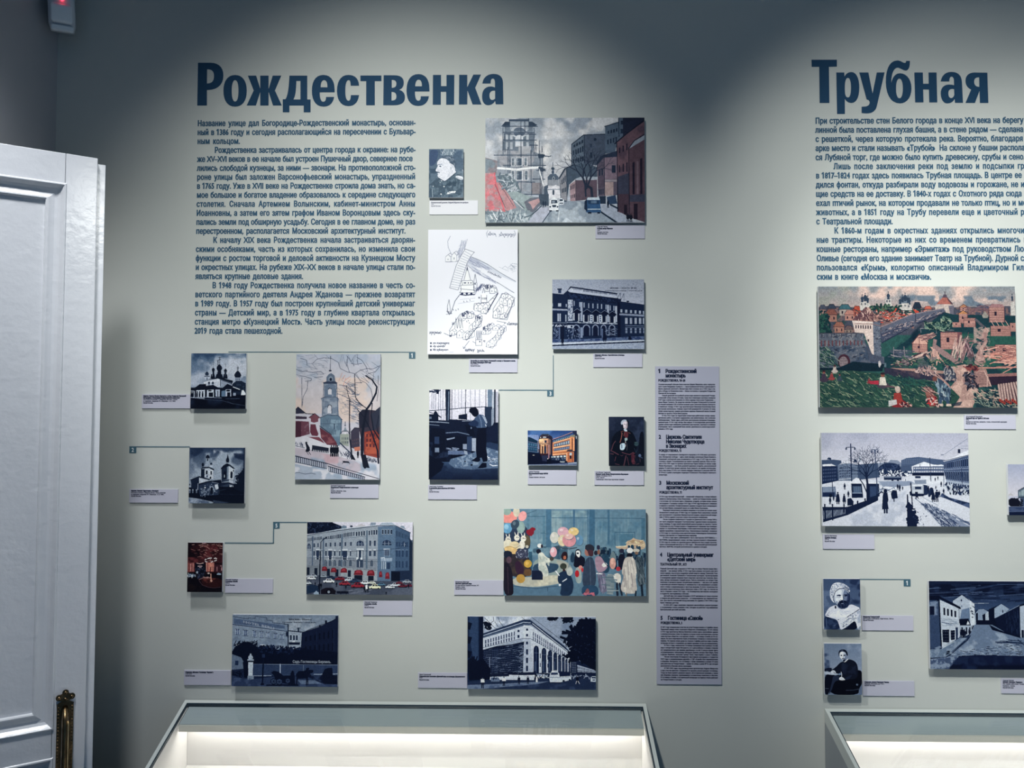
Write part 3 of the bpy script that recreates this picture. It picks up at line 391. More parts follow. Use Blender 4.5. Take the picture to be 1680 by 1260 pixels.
def print_two_towers():
    c = Print(50, 30, 1225, 1222, 300, '#0b1428', 17)
    c.V('#2c3f5c', '#8a96a6', 50, 30, 1225, 800); c.M('#93a0b0', '70 140 1190 60 1190 800 60 760', 260, .38, .55, 1); c.M('#1d2d4a', '50 30 420 30 330 150 60 320', 200, .35, .55, .9); c.M('#b4bac4', '560 60 780 60 820 700 560 700', 200, .42, .6, .9); c.M('#1a2946', '960 130 1225 150 1225 330 1000 260', 150, .3, .5, .9); c.P('#16233e', '1200 30 1225 30 1225 800 1190 800')
    d = '#111b30'; w = '#b6bec9'
    c.L('#2c3c55', 7, '440 60 440 200'); onion(c, d, 440, 240, 42); c.R('#93a0b0', 405, 262, 470, 330); c.R(d, 425, 265, 450, 320); c.P('#8e9bac', '395 330 480 330 500 445 370 450'); c.P(d, '295 490 330 450 470 440 580 490 580 525 470 465 330 480'); onion(c, d, 340, 390, 28, 30); onion(c, '#1e2b43', 515, 385, 26); c.R('#aab3c0', 480, 400, 540, 450)
    c.P('#162238', '305 490 378 485 378 680 305 650'); c.P(w, '378 490 480 480 480 690 378 660'); c.P('#c2c8d0', '480 490 560 510 560 700 480 690'); c.R(d, 405, 520, 440, 600); c.R(d, 505, 530, 530, 610); c.R('#3c4c65', 420, 620, 450, 670); c.R(d, 490, 650, 520, 700); c.L('#55657c', 6, '380 605 560 625')
    c.L('#2c3c55', 6, '862 60 862 200'); c.P(d, '862 160 880 250 895 290 885 350 835 350 822 300 845 240'); c.P(d, '715 480 770 410 850 365 920 400 1015 475 990 490 900 420 860 440 740 500'); c.P('#1b2840', '735 480 850 440 850 710 740 730'); c.P('#bcc3cc', '885 440 1000 490 985 720 885 700'); c.P('#708093', '850 440 885 440 885 700 850 710'); c.P(d, '925 560 945 530 970 560 968 690 925 680'); c.P('#0f182c', '770 560 800 530 835 550 835 690 775 690'); c.R('#aab4c0', 792, 610, 804, 670); c.R(d, 975, 500, 992, 545)
    c.P('#27364f', '740 730 890 710 985 720 985 740 890 735 740 770'); c.P('#b2bac6', '895 715 980 730 985 800 900 780'); c.P('#18243c', '690 780 890 770 1020 810 1010 840 690 860'); c.P('#303f58', '700 860 890 800 900 1000 690 1010'); c.P('#a5afbc', '900 820 990 830 985 990 930 980'); c.D('#13203a #c5cbd4', '890 840 1000 850 985 990 900 990', 20, 24, 12)
    c.P(d, '75 720 265 640 500 705 480 725 270 670 90 740'); c.P('#18253d', '95 735 265 660 265 920 95 900'); c.P('#b3bbc6', '265 675 470 730 270 800'); c.P('#8b97a8', '50 780 100 780 100 880 50 880'); c.R(d, 62, 800, 82, 840); c.L('#909cae', 14, '245 800 242 930')
    c.P(d, '265 800 510 735 700 760 700 800 520 780 270 830'); c.P('#26354f', '265 830 520 760 690 800 680 1040 270 1060'); c.M('#8b98aa', '300 850 560 800 680 820 660 1040 300 1060', 34, .55, .68, .8); c.E('#9ba7b7', 535, 905, 44, 50); c.E('#101a2e', 535, 915, 30, 44); c.R('#101a2e', 508, 920, 562, 1020); c.E('#d5d9e0', 395, 885, 16, 14); c.P('#bec5ce', '600 820 660 810 680 900 640 930 600 880'); c.P('#0f192e', '500 740 730 715 740 780 690 790 540 755')
    c.P('#8794a6', '535 760 675 790 675 798 535 772'); c.P('#0d1629', '50 900 240 930 300 1060 700 1050 700 860 1020 870 1225 800 1225 1222 50 1222')
    for x in (75, 138, 215): c.E('#8d9aab', x, 938, 16, 18); c.R('#5c6b82', x-12, 945, x+14, 1000)
    c.D('#6c7b92 #a1acbb', '300 900 420 900 400 1070 300 1070', 26, 30, 7, 70); c.P('#101b30', '1090 620 1225 470 1225 1000 1000 900 1090 800'); c.D('#101b30', '1070 600 1225 480 1225 850 1000 850', 60, 40, 24); c.L('#3c4c66', 6, '690 950 830 920', .8); c.L('#2c3b56', 5, '700 1020 1220 1030', .7)
    c.P('#8d99aa', '50 1095 200 1110 580 1190 560 1222 50 1222'); c.M('#51617a', '50 1095 200 1110 580 1190 560 1222 50 1222', 80, .42, .6); c.P('#42516a', '560 1150 900 1200 780 1222 600 1222', .7)
    c.N(.15, 14, 2); return c
def print_workshop():
    c = Print(35, 26, 962, 1238, 340, '#13203c', 19)
    c.R('#e2e0ec', 35, 26, 962, 470); d = '#15223e'
    c.V('#e9e6f0', '#d3d1e0', 35, 26, 962, 470)
    for x in (75, 100, 125, 165, 190, 222): c.L('#8e93a8', 7, [x, 30, x-4, 300 if x > 130 else 290])
    for x in (385, 430, 470, 590, 650, 710): c.L('#9a9fb4', 6, [x, 30, x, 280])
    for x in (160, 200, 235, 340, 590, 700): c.L('#a5aabc', 6, [x, 300, x, 440])
    c.D('#2b3a58', '40 30 160 30 160 70 40 60', 16, 40, 12, 0); c.R(d, 133, 30, 162, 90); c.L('#2b3a58', 10, '525 30 523 350'); c.L('#2b3a58', 8, '338 30 338 440'); c.L('#2b3a58', 9, '795 30 795 260'); c.L('#25344f', 9, '35 315 260 300 520 275 800 260'); c.L('#25344f', 9, '900 255 962 245')
    c.P('#1b2a47', '252 26 318 26 318 480 262 480'); c.L('#7787a0', 12, '298 60 292 440'); c.P('#7488a2', '818 26 880 26 876 300 820 290'); c.P('#2b3b58', '778 262 880 260 880 560 780 500'); c.P('#b4bccb', '880 60 925 60 915 260 885 300'); c.P('#8f9bb0', '868 300 910 270 900 480 870 540'); c.P(d, '905 26 925 26 925 480 905 500'); c.R('#b4b6c8', 925, 60, 950, 470)
    c.P(d, '35 360 95 360 100 340 120 315 140 330 160 370 205 400 200 412 160 390 160 440 262 445 262 480 35 470'); c.R('#6c7c98', 35, 395, 70, 425); c.P(d, '430 372 545 352 545 435 430 425'); c.L(d, 8, '35 330 90 350')
    c.P(d, '310 430 600 440 640 450 640 600 560 640 240 600 35 560 35 470 260 470'); c.L('#8e9cb4', 12, '35 462 200 468 300 478'); c.L('#7b8ba6', 8, '35 500 170 512'); c.L('#9aa7bd', 8, '480 452 610 450'); c.P('#0f1a33', '35 540 250 560 270 980 320 1000 240 1030 35 1000'); c.L('#6d7f9d', 12, '265 612 420 600 580 636'); c.M('#2c3f62', '35 540 560 640 560 900 35 980', 80, .52, .66, .7)
    c.P('#33476b', '545 660 610 660 605 905 545 905'); c.P('#101b34', '250 640 545 660 545 760 490 770 490 850 290 860'); c.R('#93a0b8', 490, 760, 543, 830); c.P('#a2adc2', '610 680 665 680 665 860 610 850'); c.P('#9aa7bc', '500 845 545 850 560 920 520 930'); c.L(d, 12, '490 835 670 880'); c.P('#62759a', '290 850 490 850 540 930 330 900 290 900'); c.P('#8998b2', '270 690 380 668 382 685 280 710'); c.D('#8290ac', '290 790 420 790 420 860 290 860', 12, 40, 8, 0, curl=.1); c.R('#2e4267', 112, 665, 175, 760); c.R('#7e8ea8', 118, 810, 175, 870); c.P('#0d1730', '330 905 540 900 575 935 330 975')
    c.V('#3c5478', '#13203e', 35, 1000, 962, 1238); c.P('#5d7494', '330 960 620 880 800 800 962 760 962 1080 600 1100 380 1080 300 1020'); c.M('#8fa2ba', '330 960 620 880 962 780 962 1000 620 1050 400 1080', 30, .5, .65, .9); c.M('#1c2d4e', '35 1020 962 1090 962 1238 35 1238', 90, .42, .6, .8); c.P('#2b4064', '800 720 962 760 962 850 800 800'); c.P('#0e1932', '35 900 240 1020 200 1120 35 1238')
    c.D('#dfe4ee', '820 930 950 930 950 1010 830 990', 10, 26, 6, 20); c.L('#e2e6ee', 12, '850 1030 890 1050 950 1045'); c.L('#0f1b35', 6, '860 960 900 980'); c.P('#172544', '880 510 962 500 962 720 800 740 800 560')
    # man bending over the machine
    m = '#0d1730'
    c.P(m, '572 330 575 290 610 268 660 268 690 300 700 350 690 380 650 400 620 380 600 350'); c.P('#41587c', '640 420 700 360 760 370 800 420 815 500 800 540 680 545 640 500'); c.P('#a5b2c8', '740 375 790 400 815 470 800 490 770 430'); c.L('#7387a8', 10, '700 370 730 450 740 540'); c.P('#24385e', '560 480 640 430 700 470 690 520 600 530'); c.P(m, '690 545 800 540 805 700 800 820 815 900 818 990 760 1000 740 940 700 950 680 990 665 850 670 650'); c.L('#d5dae4', 10, '790 500 800 520')
    c.P(m, '600 985 680 930 720 950 722 985 690 1000'); c.P(m, '690 1080 750 1010 805 1010 808 1070 760 1080'); c.P('#0e1932', '520 500 620 520 640 600 660 660 590 650 540 600'); c.E('#6c7f9f', 600, 545, 10, 14); c.E('#0c152c', 608, 1040, 16, 10); c.E('#0c152c', 520, 993, 12, 8)
    c.N(.10, 10, 2); return c
# ---------------------------------------------------------------- the prints, lower left group
def print_orange_building():
    c = Print(60, 42, 1600, 1140, 320, '#1f2a48', 23)
    c.V('#274a86', '#8ea4cf', 60, 42, 1600, 620); c.M('#5d84bb', '60 42 1100 42 700 400 60 380', 300, .45, .65, .7); c.P('#a9b4d6', '60 180 400 180 420 380 60 260', .6)
    c.P('#1f4263', '75 240 180 270 260 310 370 370 400 760 75 720'); c.W('#4b7391', '80 420 360 470 360 560 80 520', 4, 1, .75, .8); c.W('#3c6484', '80 560 360 610 360 690 80 650', 4, 1, .75, .8); c.L('#7f95b3', 12, '80 545 380 585'); c.L('#8b8eae', 12, '80 395 360 460'); c.L('#7f8fae', 10, '80 690 400 730'); c.P('#17344f', '75 240 260 310 370 370 370 440 75 390'); c.P('#8d8793', '372 380 400 370 405 720 375 720')
    # rounded corner tower
    c.P('#2e2a3e', '400 330 460 200 520 150 700 150 830 240 850 330 860 800 440 800'); c.E('#6e7e86', 610, 200, 120, 52); c.E('#3a4656', 610, 180, 105, 34); c.P('#3b2c3c', '470 200 500 190 720 200 730 250 470 270'); c.E('#c8ccd2', 590, 255, 60, 20); c.E('#e6d9cc', 468, 265, 16, 24)
    c.P('#e0b089', '405 350 520 290 730 300 750 340 740 440 430 460'); c.P('#8f6a5c', '700 300 780 330 780 800 710 800'); c.E('#f0cfa0', 480, 350, 70, 44); c.R('#263350', 590, 350, 650, 430); c.R('#f1d3b4', 560, 340, 585, 440); c.R('#c98a78', 655, 340, 690, 440); c.L('#4b3640', 10, '430 455 750 465'); c.L('#e8c09a', 14, '430 475 560 470 700 475')
    c.P('#8a5a48', '440 480 740 480 740 770 450 770'); c.R('#1c3450', 580, 540, 650, 760); c.R('#3b1f2a', 505, 540, 550, 770)
    for x, k in ((490, '#f0c096'), (562, '#eab488'), (655, '#c98f78'), (725, '#b28a92')): c.R(k, x-14, 480, x+14, 780)
    c.E('#f6cf9a', 545, 515, 30, 22); c.L('#f0e0cc', 20, '495 810 650 812'); c.P('#3a2230', '450 770 740 770 720 900 500 900'); c.R('#b88a94', 712, 700, 740, 930)
    # long orange wing
    c.P('#d78a60', '840 420 1460 190 1540 210 1540 1040 840 1040'); c.P('#35304a', '840 310 1400 100 1460 80 1460 130 840 360'); c.L('#c8a8b8', 16, '840 320 1150 215 1450 95'); c.P('#40607a', '880 350 1390 200 1390 260 880 410'); c.W('#9ab4bf', '890 360 1380 215 1380 255 890 405', 9, 1, .4, .8)
    c.L('#f0c498', 26, '880 430 1380 290'); c.L('#7d4648', 8, '880 455 1380 315'); c.P('#4a5a72', '880 470 1375 340 1375 470 880 560'); c.W('#a8b6c4', '885 480 1375 345 1375 460 885 545', 7, 1, .65, .8); c.L('#f2c69c', 30, '870 590 1385 490'); c.P('#3c4f6c', '880 615 1375 530 1375 620 880 690'); c.W('#8393ae', '885 620 1375 535 1375 615 885 680', 8, 1, .7, .8)
    c.L('#f0b888', 32, '860 715 1290 655'); c.P('#c87c54', '860 740 1290 690 1290 760 860 800'); c.L('#f4c69c', 22, '850 800 1290 760'); c.P('#1b2c4a', '790 840 1265 800 1265 1040 790 1060'); c.W('#c9cfd0', '850 845 1270 820 1270 880 850 900', 4, 1, .7, .9); c.D('#b8c4d4 #60799b #16233e', '800 900 1250 890 1250 1040 800 1050', 60, 40, 12, 90)
    c.R('#f0b48a', 1268, 770, 1300, 1030); c.P('#4b3f48', '1270 680 1340 640 1440 640 1530 700 1530 715 1280 705'); c.P('#c97a54', '1305 720 1500 715 1500 1040 1305 1030'); c.R('#b8c6cc', 1370, 740, 1440, 820); c.R('#1c2338', 1375, 830, 1430, 930); c.W('#8b4a3e', '1305 730 1365 730 1365 1020 1305 1020', 1, 7, 1, .3); c.R('#6b2f38', 1450, 730, 1470, 1050); c.P('#1b2640', '1500 60 1600 60 1600 1050 1510 1050')
    c.P('#e8a070', '1380 270 1435 250 1435 640 1385 640'); c.P('#f0a87a', '1475 260 1530 250 1530 690 1475 680'); c.P('#5e3436', '1440 260 1470 300 1470 660 1440 650'); c.P('#8a8a78', '1400 190 1540 170 1540 250 1400 240'); c.P('#2a3350', '1460 60 1600 50 1590 180 1500 170'); c.L('#e8eef6', 16, '1580 220 1582 300')
    c.P('#0d1630', '75 730 440 760 500 880 700 900 760 960 1300 1000 1300 1100 75 1130'); c.P('#2c3350', '500 820 700 820 680 1020 520 1000'); c.E('#f4e8dc', 695, 935, 16, 22); c.P('#0c1428', '660 960 780 900 800 1110 660 1110'); c.E('#cfe0e0', 825, 875, 18, 22); c.E('#b4aca0', 250, 820, 34, 14)
    c.P('#59688a', '75 1115 660 1100 1300 1060 1600 1030 1600 1140 75 1140'); c.L('#b8c2d4', 16, '80 1133 1600 1133'); c.P('#c5cbd4', '1060 1015 1230 1015 1210 1045 1090 1040'); c.P('#94a3b8', '1320 1060 1600 1030 1600 1080 1330 1100')
    c.N(.12, 22, 2); return c
def print_seated_gentleman():
    c = Print(40, 45, 888, 1225, 228, '#121b30', 29); c.rnd = 2
    c.V('#1c2740', '#0d1526', 40, 45, 888, 1225); c.M('#2d3a56', '420 100 888 100 888 700 600 760', 200, .4, .65, .9); c.M('#26304a', '40 45 340 45 200 500 40 600', 200, .45, .65, .8)
    c.P('#0a1222', '100 600 200 430 330 360 470 360 600 400 680 560 720 700 690 880 620 1225 200 1225 110 860'); c.P('#0e1626', '770 420 888 380 888 1225 740 1225')
    c.P('#a9b4c6', '330 200 350 140 400 112 460 118 480 150 400 170 370 230 345 240'); c.P('#0d1526', '455 120 520 150 535 230 500 290 480 340 490 160'); c.P('#cfc3cc', '378 180 400 160 480 150 498 220 492 290 470 335 430 340 395 320 380 270'); c.P('#9c8e9c', '470 160 498 220 492 290 460 330 465 240'); c.E('#3a3548', 428, 222, 18, 7); c.E('#3a3548', 482, 222, 12, 7); c.L('#7e6f7e', 8, '462 225 470 262 455 270'); c.L('#94606e', 8, '432 300 470 298'); c.P('#b9cad8', '385 335 470 345 485 400 460 430 430 410'); c.E('#101828', 372, 290, 16, 60)
    c.P('#5b2530', '400 390 500 400 510 500 480 560 420 540'); c.L('#8a4e46', 20, '345 430 360 440 340 560 310 660'); c.L('#7c443c', 14, '335 400 390 390'); c.L('#7c443c', 16, '420 420 400 500'); c.L('#6e4440', 12, '510 420 560 450'); c.P('#8fa6aa', '415 555 490 545 485 610 455 620 440 660 425 620'); c.E('#8d7f80', 440, 660, 16, 20); c.L('#57565e', 10, '470 690 480 780 470 850')
    c.P('#bcd0de', '305 730 330 690 400 672 435 700 440 760 400 840 350 845 310 830'); c.L('#27415e', 16, '350 710 350 800'); c.P('#a98c94', '425 700 455 720 440 770'); c.E('#2d4650', 700, 700, 52, 50); c.L('#4d6a6e', 8, '650 655 740 650')
    for p, w in (('200 630 150 700 110 830 85 860', 20), ('100 860 180 900 270 950', 24), ('80 930 150 940', 20), ('360 900 450 930 540 950 620 900', 22), ('450 980 425 1100 400 1210', 26), ('480 1010 520 1200', 14), ('210 1000 185 1100', 14), ('200 1170 290 1195', 16), ('320 965 350 985 380 960', 10), ('690 1185 760 1165', 10)): c.L('#553442', w, p)
    c.P('#4a2030', '570 920 650 900 650 1180 590 1180'); c.M('#6b3440', '560 900 680 900 680 1190 580 1190', 50, .45, .6, .8); c.E('#56698c', 780, 975, 34, 40); c.L('#43577c', 14, '780 1000 840 1030'); c.L('#3a3040', 18, '780 1040 790 1120'); c.L('#35506c', 6, '650 800 690 900 720 830')
    c.N(.14, 26, 3); return c
def print_red_hall():
    c = Print(62, 44, 880, 1205, 228, '#2a1620', 31)
    c.V('#3a1a22', '#4a2028', 62, 44, 880, 520); c.M('#713036', '350 100 880 60 880 420 420 400', 150, .4, .6, .9); c.M('#1a0f1c', '62 44 400 60 340 420 62 400', 140, .36, .52, .95); c.M('#8a3e42', '62 380 480 380 480 520 62 560', 90, .4, .6, .7); c.D('#8f5a58 #b98a80 #23121c', '62 60 880 60 880 400 62 400', 60, 70, 10, 10)
    c.P('#10152a', '235 520 460 510 490 740 420 800 250 760'); c.P('#8f4a48', '62 520 230 520 230 735 62 740'); c.R('#d09088', 125, 540, 150, 720); c.R('#c88a82', 185, 520, 205, 720); c.R('#a05c58', 62, 560, 75, 720); c.L('#e0b4ac', 16, '280 530 350 545 430 525'); c.L('#d8b8b8', 20, '310 600 400 600'); c.L('#b8a8b4', 14, '340 634 390 634'); c.D('#3a4668 #5a6888 #0c1022', '240 640 480 640 470 780 300 800', 50, 24, 8)
    c.P('#b06058', '490 510 690 510 680 730 500 730'); c.P('#d88c78', '550 520 650 520 645 720 555 720'); c.R('#e8b0a0', 500, 530, 515, 720); c.R('#d89888', 660, 530, 672, 720); c.R('#7e4040', 585, 620, 615, 730); c.P('#4a2430', '690 560 880 560 880 740 690 740'); c.R('#b47c80', 745, 610, 762, 720); c.L('#e0b4b0', 12, '830 592 865 595'); c.R('#d8a0a0', 850, 620, 870, 700)
    for x, y in ((475, 450), (490, 440), (540, 420), (565, 412), (590, 410), (612, 408), (690, 415), (715, 408), (735, 420), (485, 490), (510, 500), (620, 500), (645, 492), (700, 475), (730, 460)): c.E('#f4e4e0', x, y, 17, 12)
    c.L('#b88078', 10, '590 430 590 490'); c.L('#b88078', 8, '520 490 590 460 660 480'); c.L('#c8a0a0', 14, '400 60 430 75 470 60')
    c.P('#12101e', '62 740 300 740 300 800 880 760 880 1205 62 1205'); c.P('#8da0b4', '62 790 130 780 200 790 270 800 250 840 100 860 62 830'); c.D('#dfe8ee #43566c', '62 780 265 790 250 850 80 850', 22, 34, 12, 90); c.P('#93a8bc', '745 790 780 750 850 770 850 800 770 800'); c.E('#a4b0bc', 290, 745, 24, 28); c.E('#c8b8b0', 556, 766, 28, 18)
    c.P('#1c2238', '300 790 470 780 430 860 300 900'); c.M('#4c587a', '300 780 500 780 400 900 300 900', 40, .45, .6, .7); c.P('#3b1a20', '380 900 560 860 780 880 880 930 880 1060 640 1110 430 1040'); c.M('#7a3a34', '400 880 860 880 800 1000 480 1000', 90, .42, .6, .9); c.L('#94696a', 16, '340 910 440 870 540 855 620 865'); c.D('#b89088', '440 850 640 845 640 880 440 890', 14, 34, 8, 0); c.L('#d8a088', 22, '612 780 615 860 625 960'); c.E('#d8a890', 625, 940, 28, 20); c.L('#563a44', 14, '340 940 420 1040 560 1090 700 1105 830 1085'); c.M('#241a20', '62 1000 400 1050 400 1205 62 1205', 90, .4, .6)
    c.N(.22, 20, 3); return c
def print_corner_hotel():
    c = Print(36, 30, 1650, 1135, 520, '#4a5d78', 37)
    c.R('#c9c6d4', 36, 30, 1650, 300); c.P('#101d38', '36 34 410 34 560 90 560 130 300 190 40 215'); c.D('#2a3a5c #0a142c', '40 40 400 40 540 100 300 180 50 200', 50, 40, 14)
    c.P('#6b8096', '560 95 600 80 640 90 640 130 560 140'); c.E('#2b3a55', 712, 95, 22, 16); c.P('#b8b4bc', '740 110 870 55 960 100 960 120 740 130'); c.P('#7c8ca0', '1000 70 1010 35 1090 35 1080 80 1000 90'); c.P('#97a6b8', '1130 75 1180 40 1330 35 1390 75 1450 110 1130 90'); c.P('#7f90a4', '1450 100 1480 80 1520 90 1540 140'); c.P('#b2bdc9', '36 235 200 200 500 140 800 105 1120 70 1130 95 700 160 36 240')
    c.P('#8f9aa8', '36 240 500 165 800 125 1128 95 1120 930 950 930 700 870 36 830'); c.P('#7e8896', '36 570 1110 590 1110 750 36 700'); c.P('#56718f', '1120 95 1385 90 1385 930 1115 930'); c.P('#405b7c', '1385 90 1610 190 1600 930 1385 930'); c.P('#1c2b45', '1600 260 1650 350 1650 920 1600 920')
    c.M('#9fa8b2', '300 250 950 150 950 720 300 620', 160, .45, .65, .7)
    # pilasters and cornice
    c.L('#20304a', 10, '36 236 300 190 700 135 1128 85 1385 82 1615 190'); c.L('#b9c3cf', 6, '36 228 500 152 1128 74 1385 72'); c.L('#3a4d68', 5, '36 330 300 290 560 278 950 245'); c.P('#485f7c', '118 250 135 247 132 830 118 830'); c.P('#4c637f', '280 270 300 265 300 820 285 820'); c.P('#50667f', '562 215 585 210 580 850 560 850'); c.P('#5b7086', '940 160 965 155 965 930 935 930')
    for q, n in (('45 275 118 262 118 325 45 335', 4), ('140 262 275 245 275 300 140 315', 6), ('305 250 560 205 560 280 305 300', 10), ('590 195 765 170 765 245 590 270', 6), ('775 175 930 155 930 240 775 250', 4), ('970 155 1118 138 1118 225 970 235', 4), ('1170 135 1345 135 1345 215 1170 215', 4)): c.W('#24354f', q, n, 1, .55, .85, '#a9b3bf')
    c.W('#2b405e', '1390 150 1600 240 1600 300 1390 240', 9, 1, .5, .9)
    for x in (150, 208, 330, 400, 470, 545, 625, 710): y = 395-x*.045; c.R('#aab2bc', x-16, y-38, x+16, y+36); c.R('#30435f', x-12, y-32, x+12, y+30)
    for x in (1003, 1072): c.R('#a4acb6', x-20, 300, x+20, 400); c.R('#30435f', x-15, 310, x+15, 392); c.R('#b5bcc4', x-20, 440, x+20, 465); c.R('#30435f', x-16, 465, x+16, 545)
    for x in (150, 330, 465, 540, 705): c.R('#a7b0ba', x-16, 460, x+16, 550); c.R('#2e415d', x-12, 470, x+12, 545); c.P('#bac1c8', [x-18, 470, x, 448, x+18, 470])
    for x, w in ((205, 24), (395, 26), (618, 36)): c.R('#bcc3cb', x-w-6, 440, x+w+6, 465); c.R('#28395a', x-w, 468, x+w, 570); c.R('#c6ccd3', x-w-8, 545, x-w+4, 600); c.R('#c6ccd3', x+w-4, 545, x+w+8, 600); c.R('#1e2d48', x-w*.7, 575, x+w*.7, 600)
    for x, yb, w in ((70, 440, 32), (850, 390, 58), (1255, 380, 72), (1510, 400, 34)): c.P('#25385a', [x-w, yb, x-w, yb-30, x-w*.7, yb-65, x, yb-82, x+w*.7, yb-65, x+w, yb-30, x+w, yb]); c.L('#9aa8b8', 6, [x-w*.4, yb-60, x-w*.4, yb]); c.L('#9aa8b8', 6, [x+w*.4, yb-60, x+w*.4, yb]); c.L('#8698ac', 5, [x-w, yb-28, x+w, yb-28])
    c.R('#ccd2d8', 795, 430, 905, 455); c.R('#3a4c66', 800, 455, 900, 720); c.R('#b8c0c8', 808, 460, 830, 590); c.R('#b8c0c8', 868, 460, 890, 590); c.R('#273a58', 832, 460, 866, 560); c.R('#d4d9de', 795, 565, 812, 600); c.R('#d4d9de', 855, 570, 890, 600); c.R('#27395a', 822, 625, 865, 710); c.R('#aab4be', 838, 620, 848, 712)
    c.R('#aeb9c6', 1205, 430, 1305, 450); c.R('#263c60', 1225, 455, 1290, 540); c.W('#9aa9bb', '1205 455 1305 455 1305 550 1205 550', 4, 1, .25, 1); c.P('#8fa2b8', '1165 575 1340 570 1340 620 1165 625'); c.L('#c3ccd6', 10, '1165 572 1220 565 1230 610'); c.W('#b5c0cc', '1170 630 1250 630 1250 745 1170 745', 3, 1, .4, 1); c.R('#2b4164', 1260, 640, 1310, 740)
    for x in (1410, 1450, 1500, 1560): c.R('#2b4366', x-14, 330, x+14, 400); c.R('#2b4366', x-14, 455, x+14, 555); c.L('#7f94ad', 6, [x-18, 450, x+18, 450]); c.R('#2b4366', x-14, 620, x+14, 720)
    for x in (325, 395, 465, 540, 620, 705, 1028): c.E('#2f435f', x, 630, 17, 22); c.R('#2f435f', x-17, 630, x+17, 700); c.L('#9aa6b2', 5, [x, 620, x, 700])
    c.L('#5c6f86', 6, '36 574 570 574 760 590'); c.L('#a8b2bc', 5, '970 575 1110 575'); c.P('#76808d', '36 690 700 715 700 860 36 830'); c.P('#939ca6', '560 720 1110 750 1110 920 900 920 560 850')
    for x in (60, 180, 370, 500, 690): c.R('#18243c', x-24, 720+x*.06, x+24, 840+x*.03)
    c.P('#1f3050', '1320 770 1650 760 1650 900 1320 920'); c.R('#0f1a30', 1330, 780, 1460, 930)
    for x, y, w, h in ((310, 740, 42, 34), (450, 760, 46, 34), (605, 765, 52, 36), (828, 795, 72, 40), (1015, 800, 60, 42), (1165, 820, 26, 44), (1268, 840, 34, 50)): c.P('#7e1f2e', [x-w, y+h, x-w*.8, y-h*.6, x-w*.3, y-h, x+w*.5, y-h, x+w*.9, y-h*.4, x+w, y+h]); c.P('#a83444', [x-w*.7, y+h*.2, x-w*.3, y-h*.7, x+w*.4, y-h*.7, x+w*.5, y+h*.2])
    c.R('#141f36', 765, 838, 890, 910); c.R('#141f36', 975, 845, 1060, 920)
    # square with cars
    c.P('#434d62', '36 830 600 860 950 925 1650 920 1650 1135 36 1135'); c.M('#5d667a', '100 900 1650 950 1650 1135 100 1135', 160, .45, .6, .8); c.D('#6e7588', '660 1040 1000 1060 1000 1120 700 1120', 20, 90, 7, -12, curl=.1)
    def car(x, y, l, k, roof='#1a2438'):
        h = l*.24; c.P('#10192b', [x-l*.5, y+h*.7, x+l*.5, y+h*.7, x+l*.55, y+h*.95, x-l*.45, y+h*.95]); c.P(k, [x-l*.5, y, x-l*.3, y-h*.1, x-l*.2, y-h*.75, x+l*.2, y-h*.75, x+l*.34, y-h*.1, x+l*.5, y+h*.1, x+l*.5, y+h*.7, x-l*.5, y+h*.7]); c.P(roof, [x-l*.24, y-h*.1, x-l*.16, y-h*.55, x+l*.15, y-h*.55, x+l*.26, y-h*.05]); c.P(k, [x-l*.02, y-h*.1, x-l*.02, y-h*.6, x+l*.02, y-h*.6, x+l*.02, y-h*.1]); c.L('#0c1424', 5, [x-l*.5, y+h*.75, x+l*.5, y+h*.75])
        for t in (-.3, .3): c.E('#0c1424', x+l*t, y+h*.68, h*.24)
    for a in ((70, 860, 90, '#c8cfd8'), (140, 845, 120, '#aab3c0'), (115, 880, 130, '#e0e4ea'), (290, 850, 110, '#9fabb8'), (410, 870, 130, '#23385a'), (550, 885, 150, '#8e2434'), (690, 900, 140, '#c4ccd4'), (770, 915, 150, '#2c4468'), (380, 920, 170, '#dfe3e8'), (620, 955, 170, '#a02c3c'), (930, 945, 150, '#d8dce0'), (820, 985, 200, '#9c2436'), (1035, 945, 120, '#d4d6c8'), (1080, 1005, 180, '#ebe6bc'), (1180, 970, 120, '#4f7896'), (1310, 1005, 140, '#dde3ea'), (1390, 975, 150, '#c8ced6'), (1500, 990, 130, '#6e2034'), (1600, 985, 120, '#742036'), (1565, 925, 130, '#a4acb8'), (60, 955, 110, '#ccd4dc'), (1450, 945, 100, '#803040')): car(*a)
    c.P('#1c3354', '36 1010 120 975 210 1000 240 1090 36 1120'); c.P('#8fa4ba', '150 1110 190 1075 230 1110 230 1135 150 1135'); c.P('#1a1828', '260 1060 330 1030 440 1030 490 1080 480 1125 260 1125'); c.E('#0c1020', 380, 1090, 40, 40); c.E('#8c96a6', 380, 1092, 20, 20); c.R('#0e1730', 500, 1080, 680, 1115)
    for x, y, h in ((172, 1000, 60), (497, 1015, 80), (640, 1045, 60), (645, 1130, 60), (560, 1130, 50), (1252, 1135, 60), (925, 1095, 110), (955, 1090, 120), (975, 1090, 100), (1590, 1030, 70), (230, 1050, 90), (262, 1040, 90)): c.F('#0e182c', x, y, h, .36, skin='#8c8890')
    c.P('#e4e6ea', '935 990 965 980 970 1040 940 1050'); c.L('#0e1830', 18, '245 480 240 800 238 1120'); c.L('#12203c', 10, '250 440 250 340 290 290 345 270'); c.L('#12203c', 12, '300 290 340 265')
    for p in ('36 455 500 480 1150 462 1650 395', '240 574 760 578', '640 610 1000 630 1120 630', '740 740 1100 760'): c.L('#1a2a46', 4, p)
    c.N(.10, 14, 2); return c
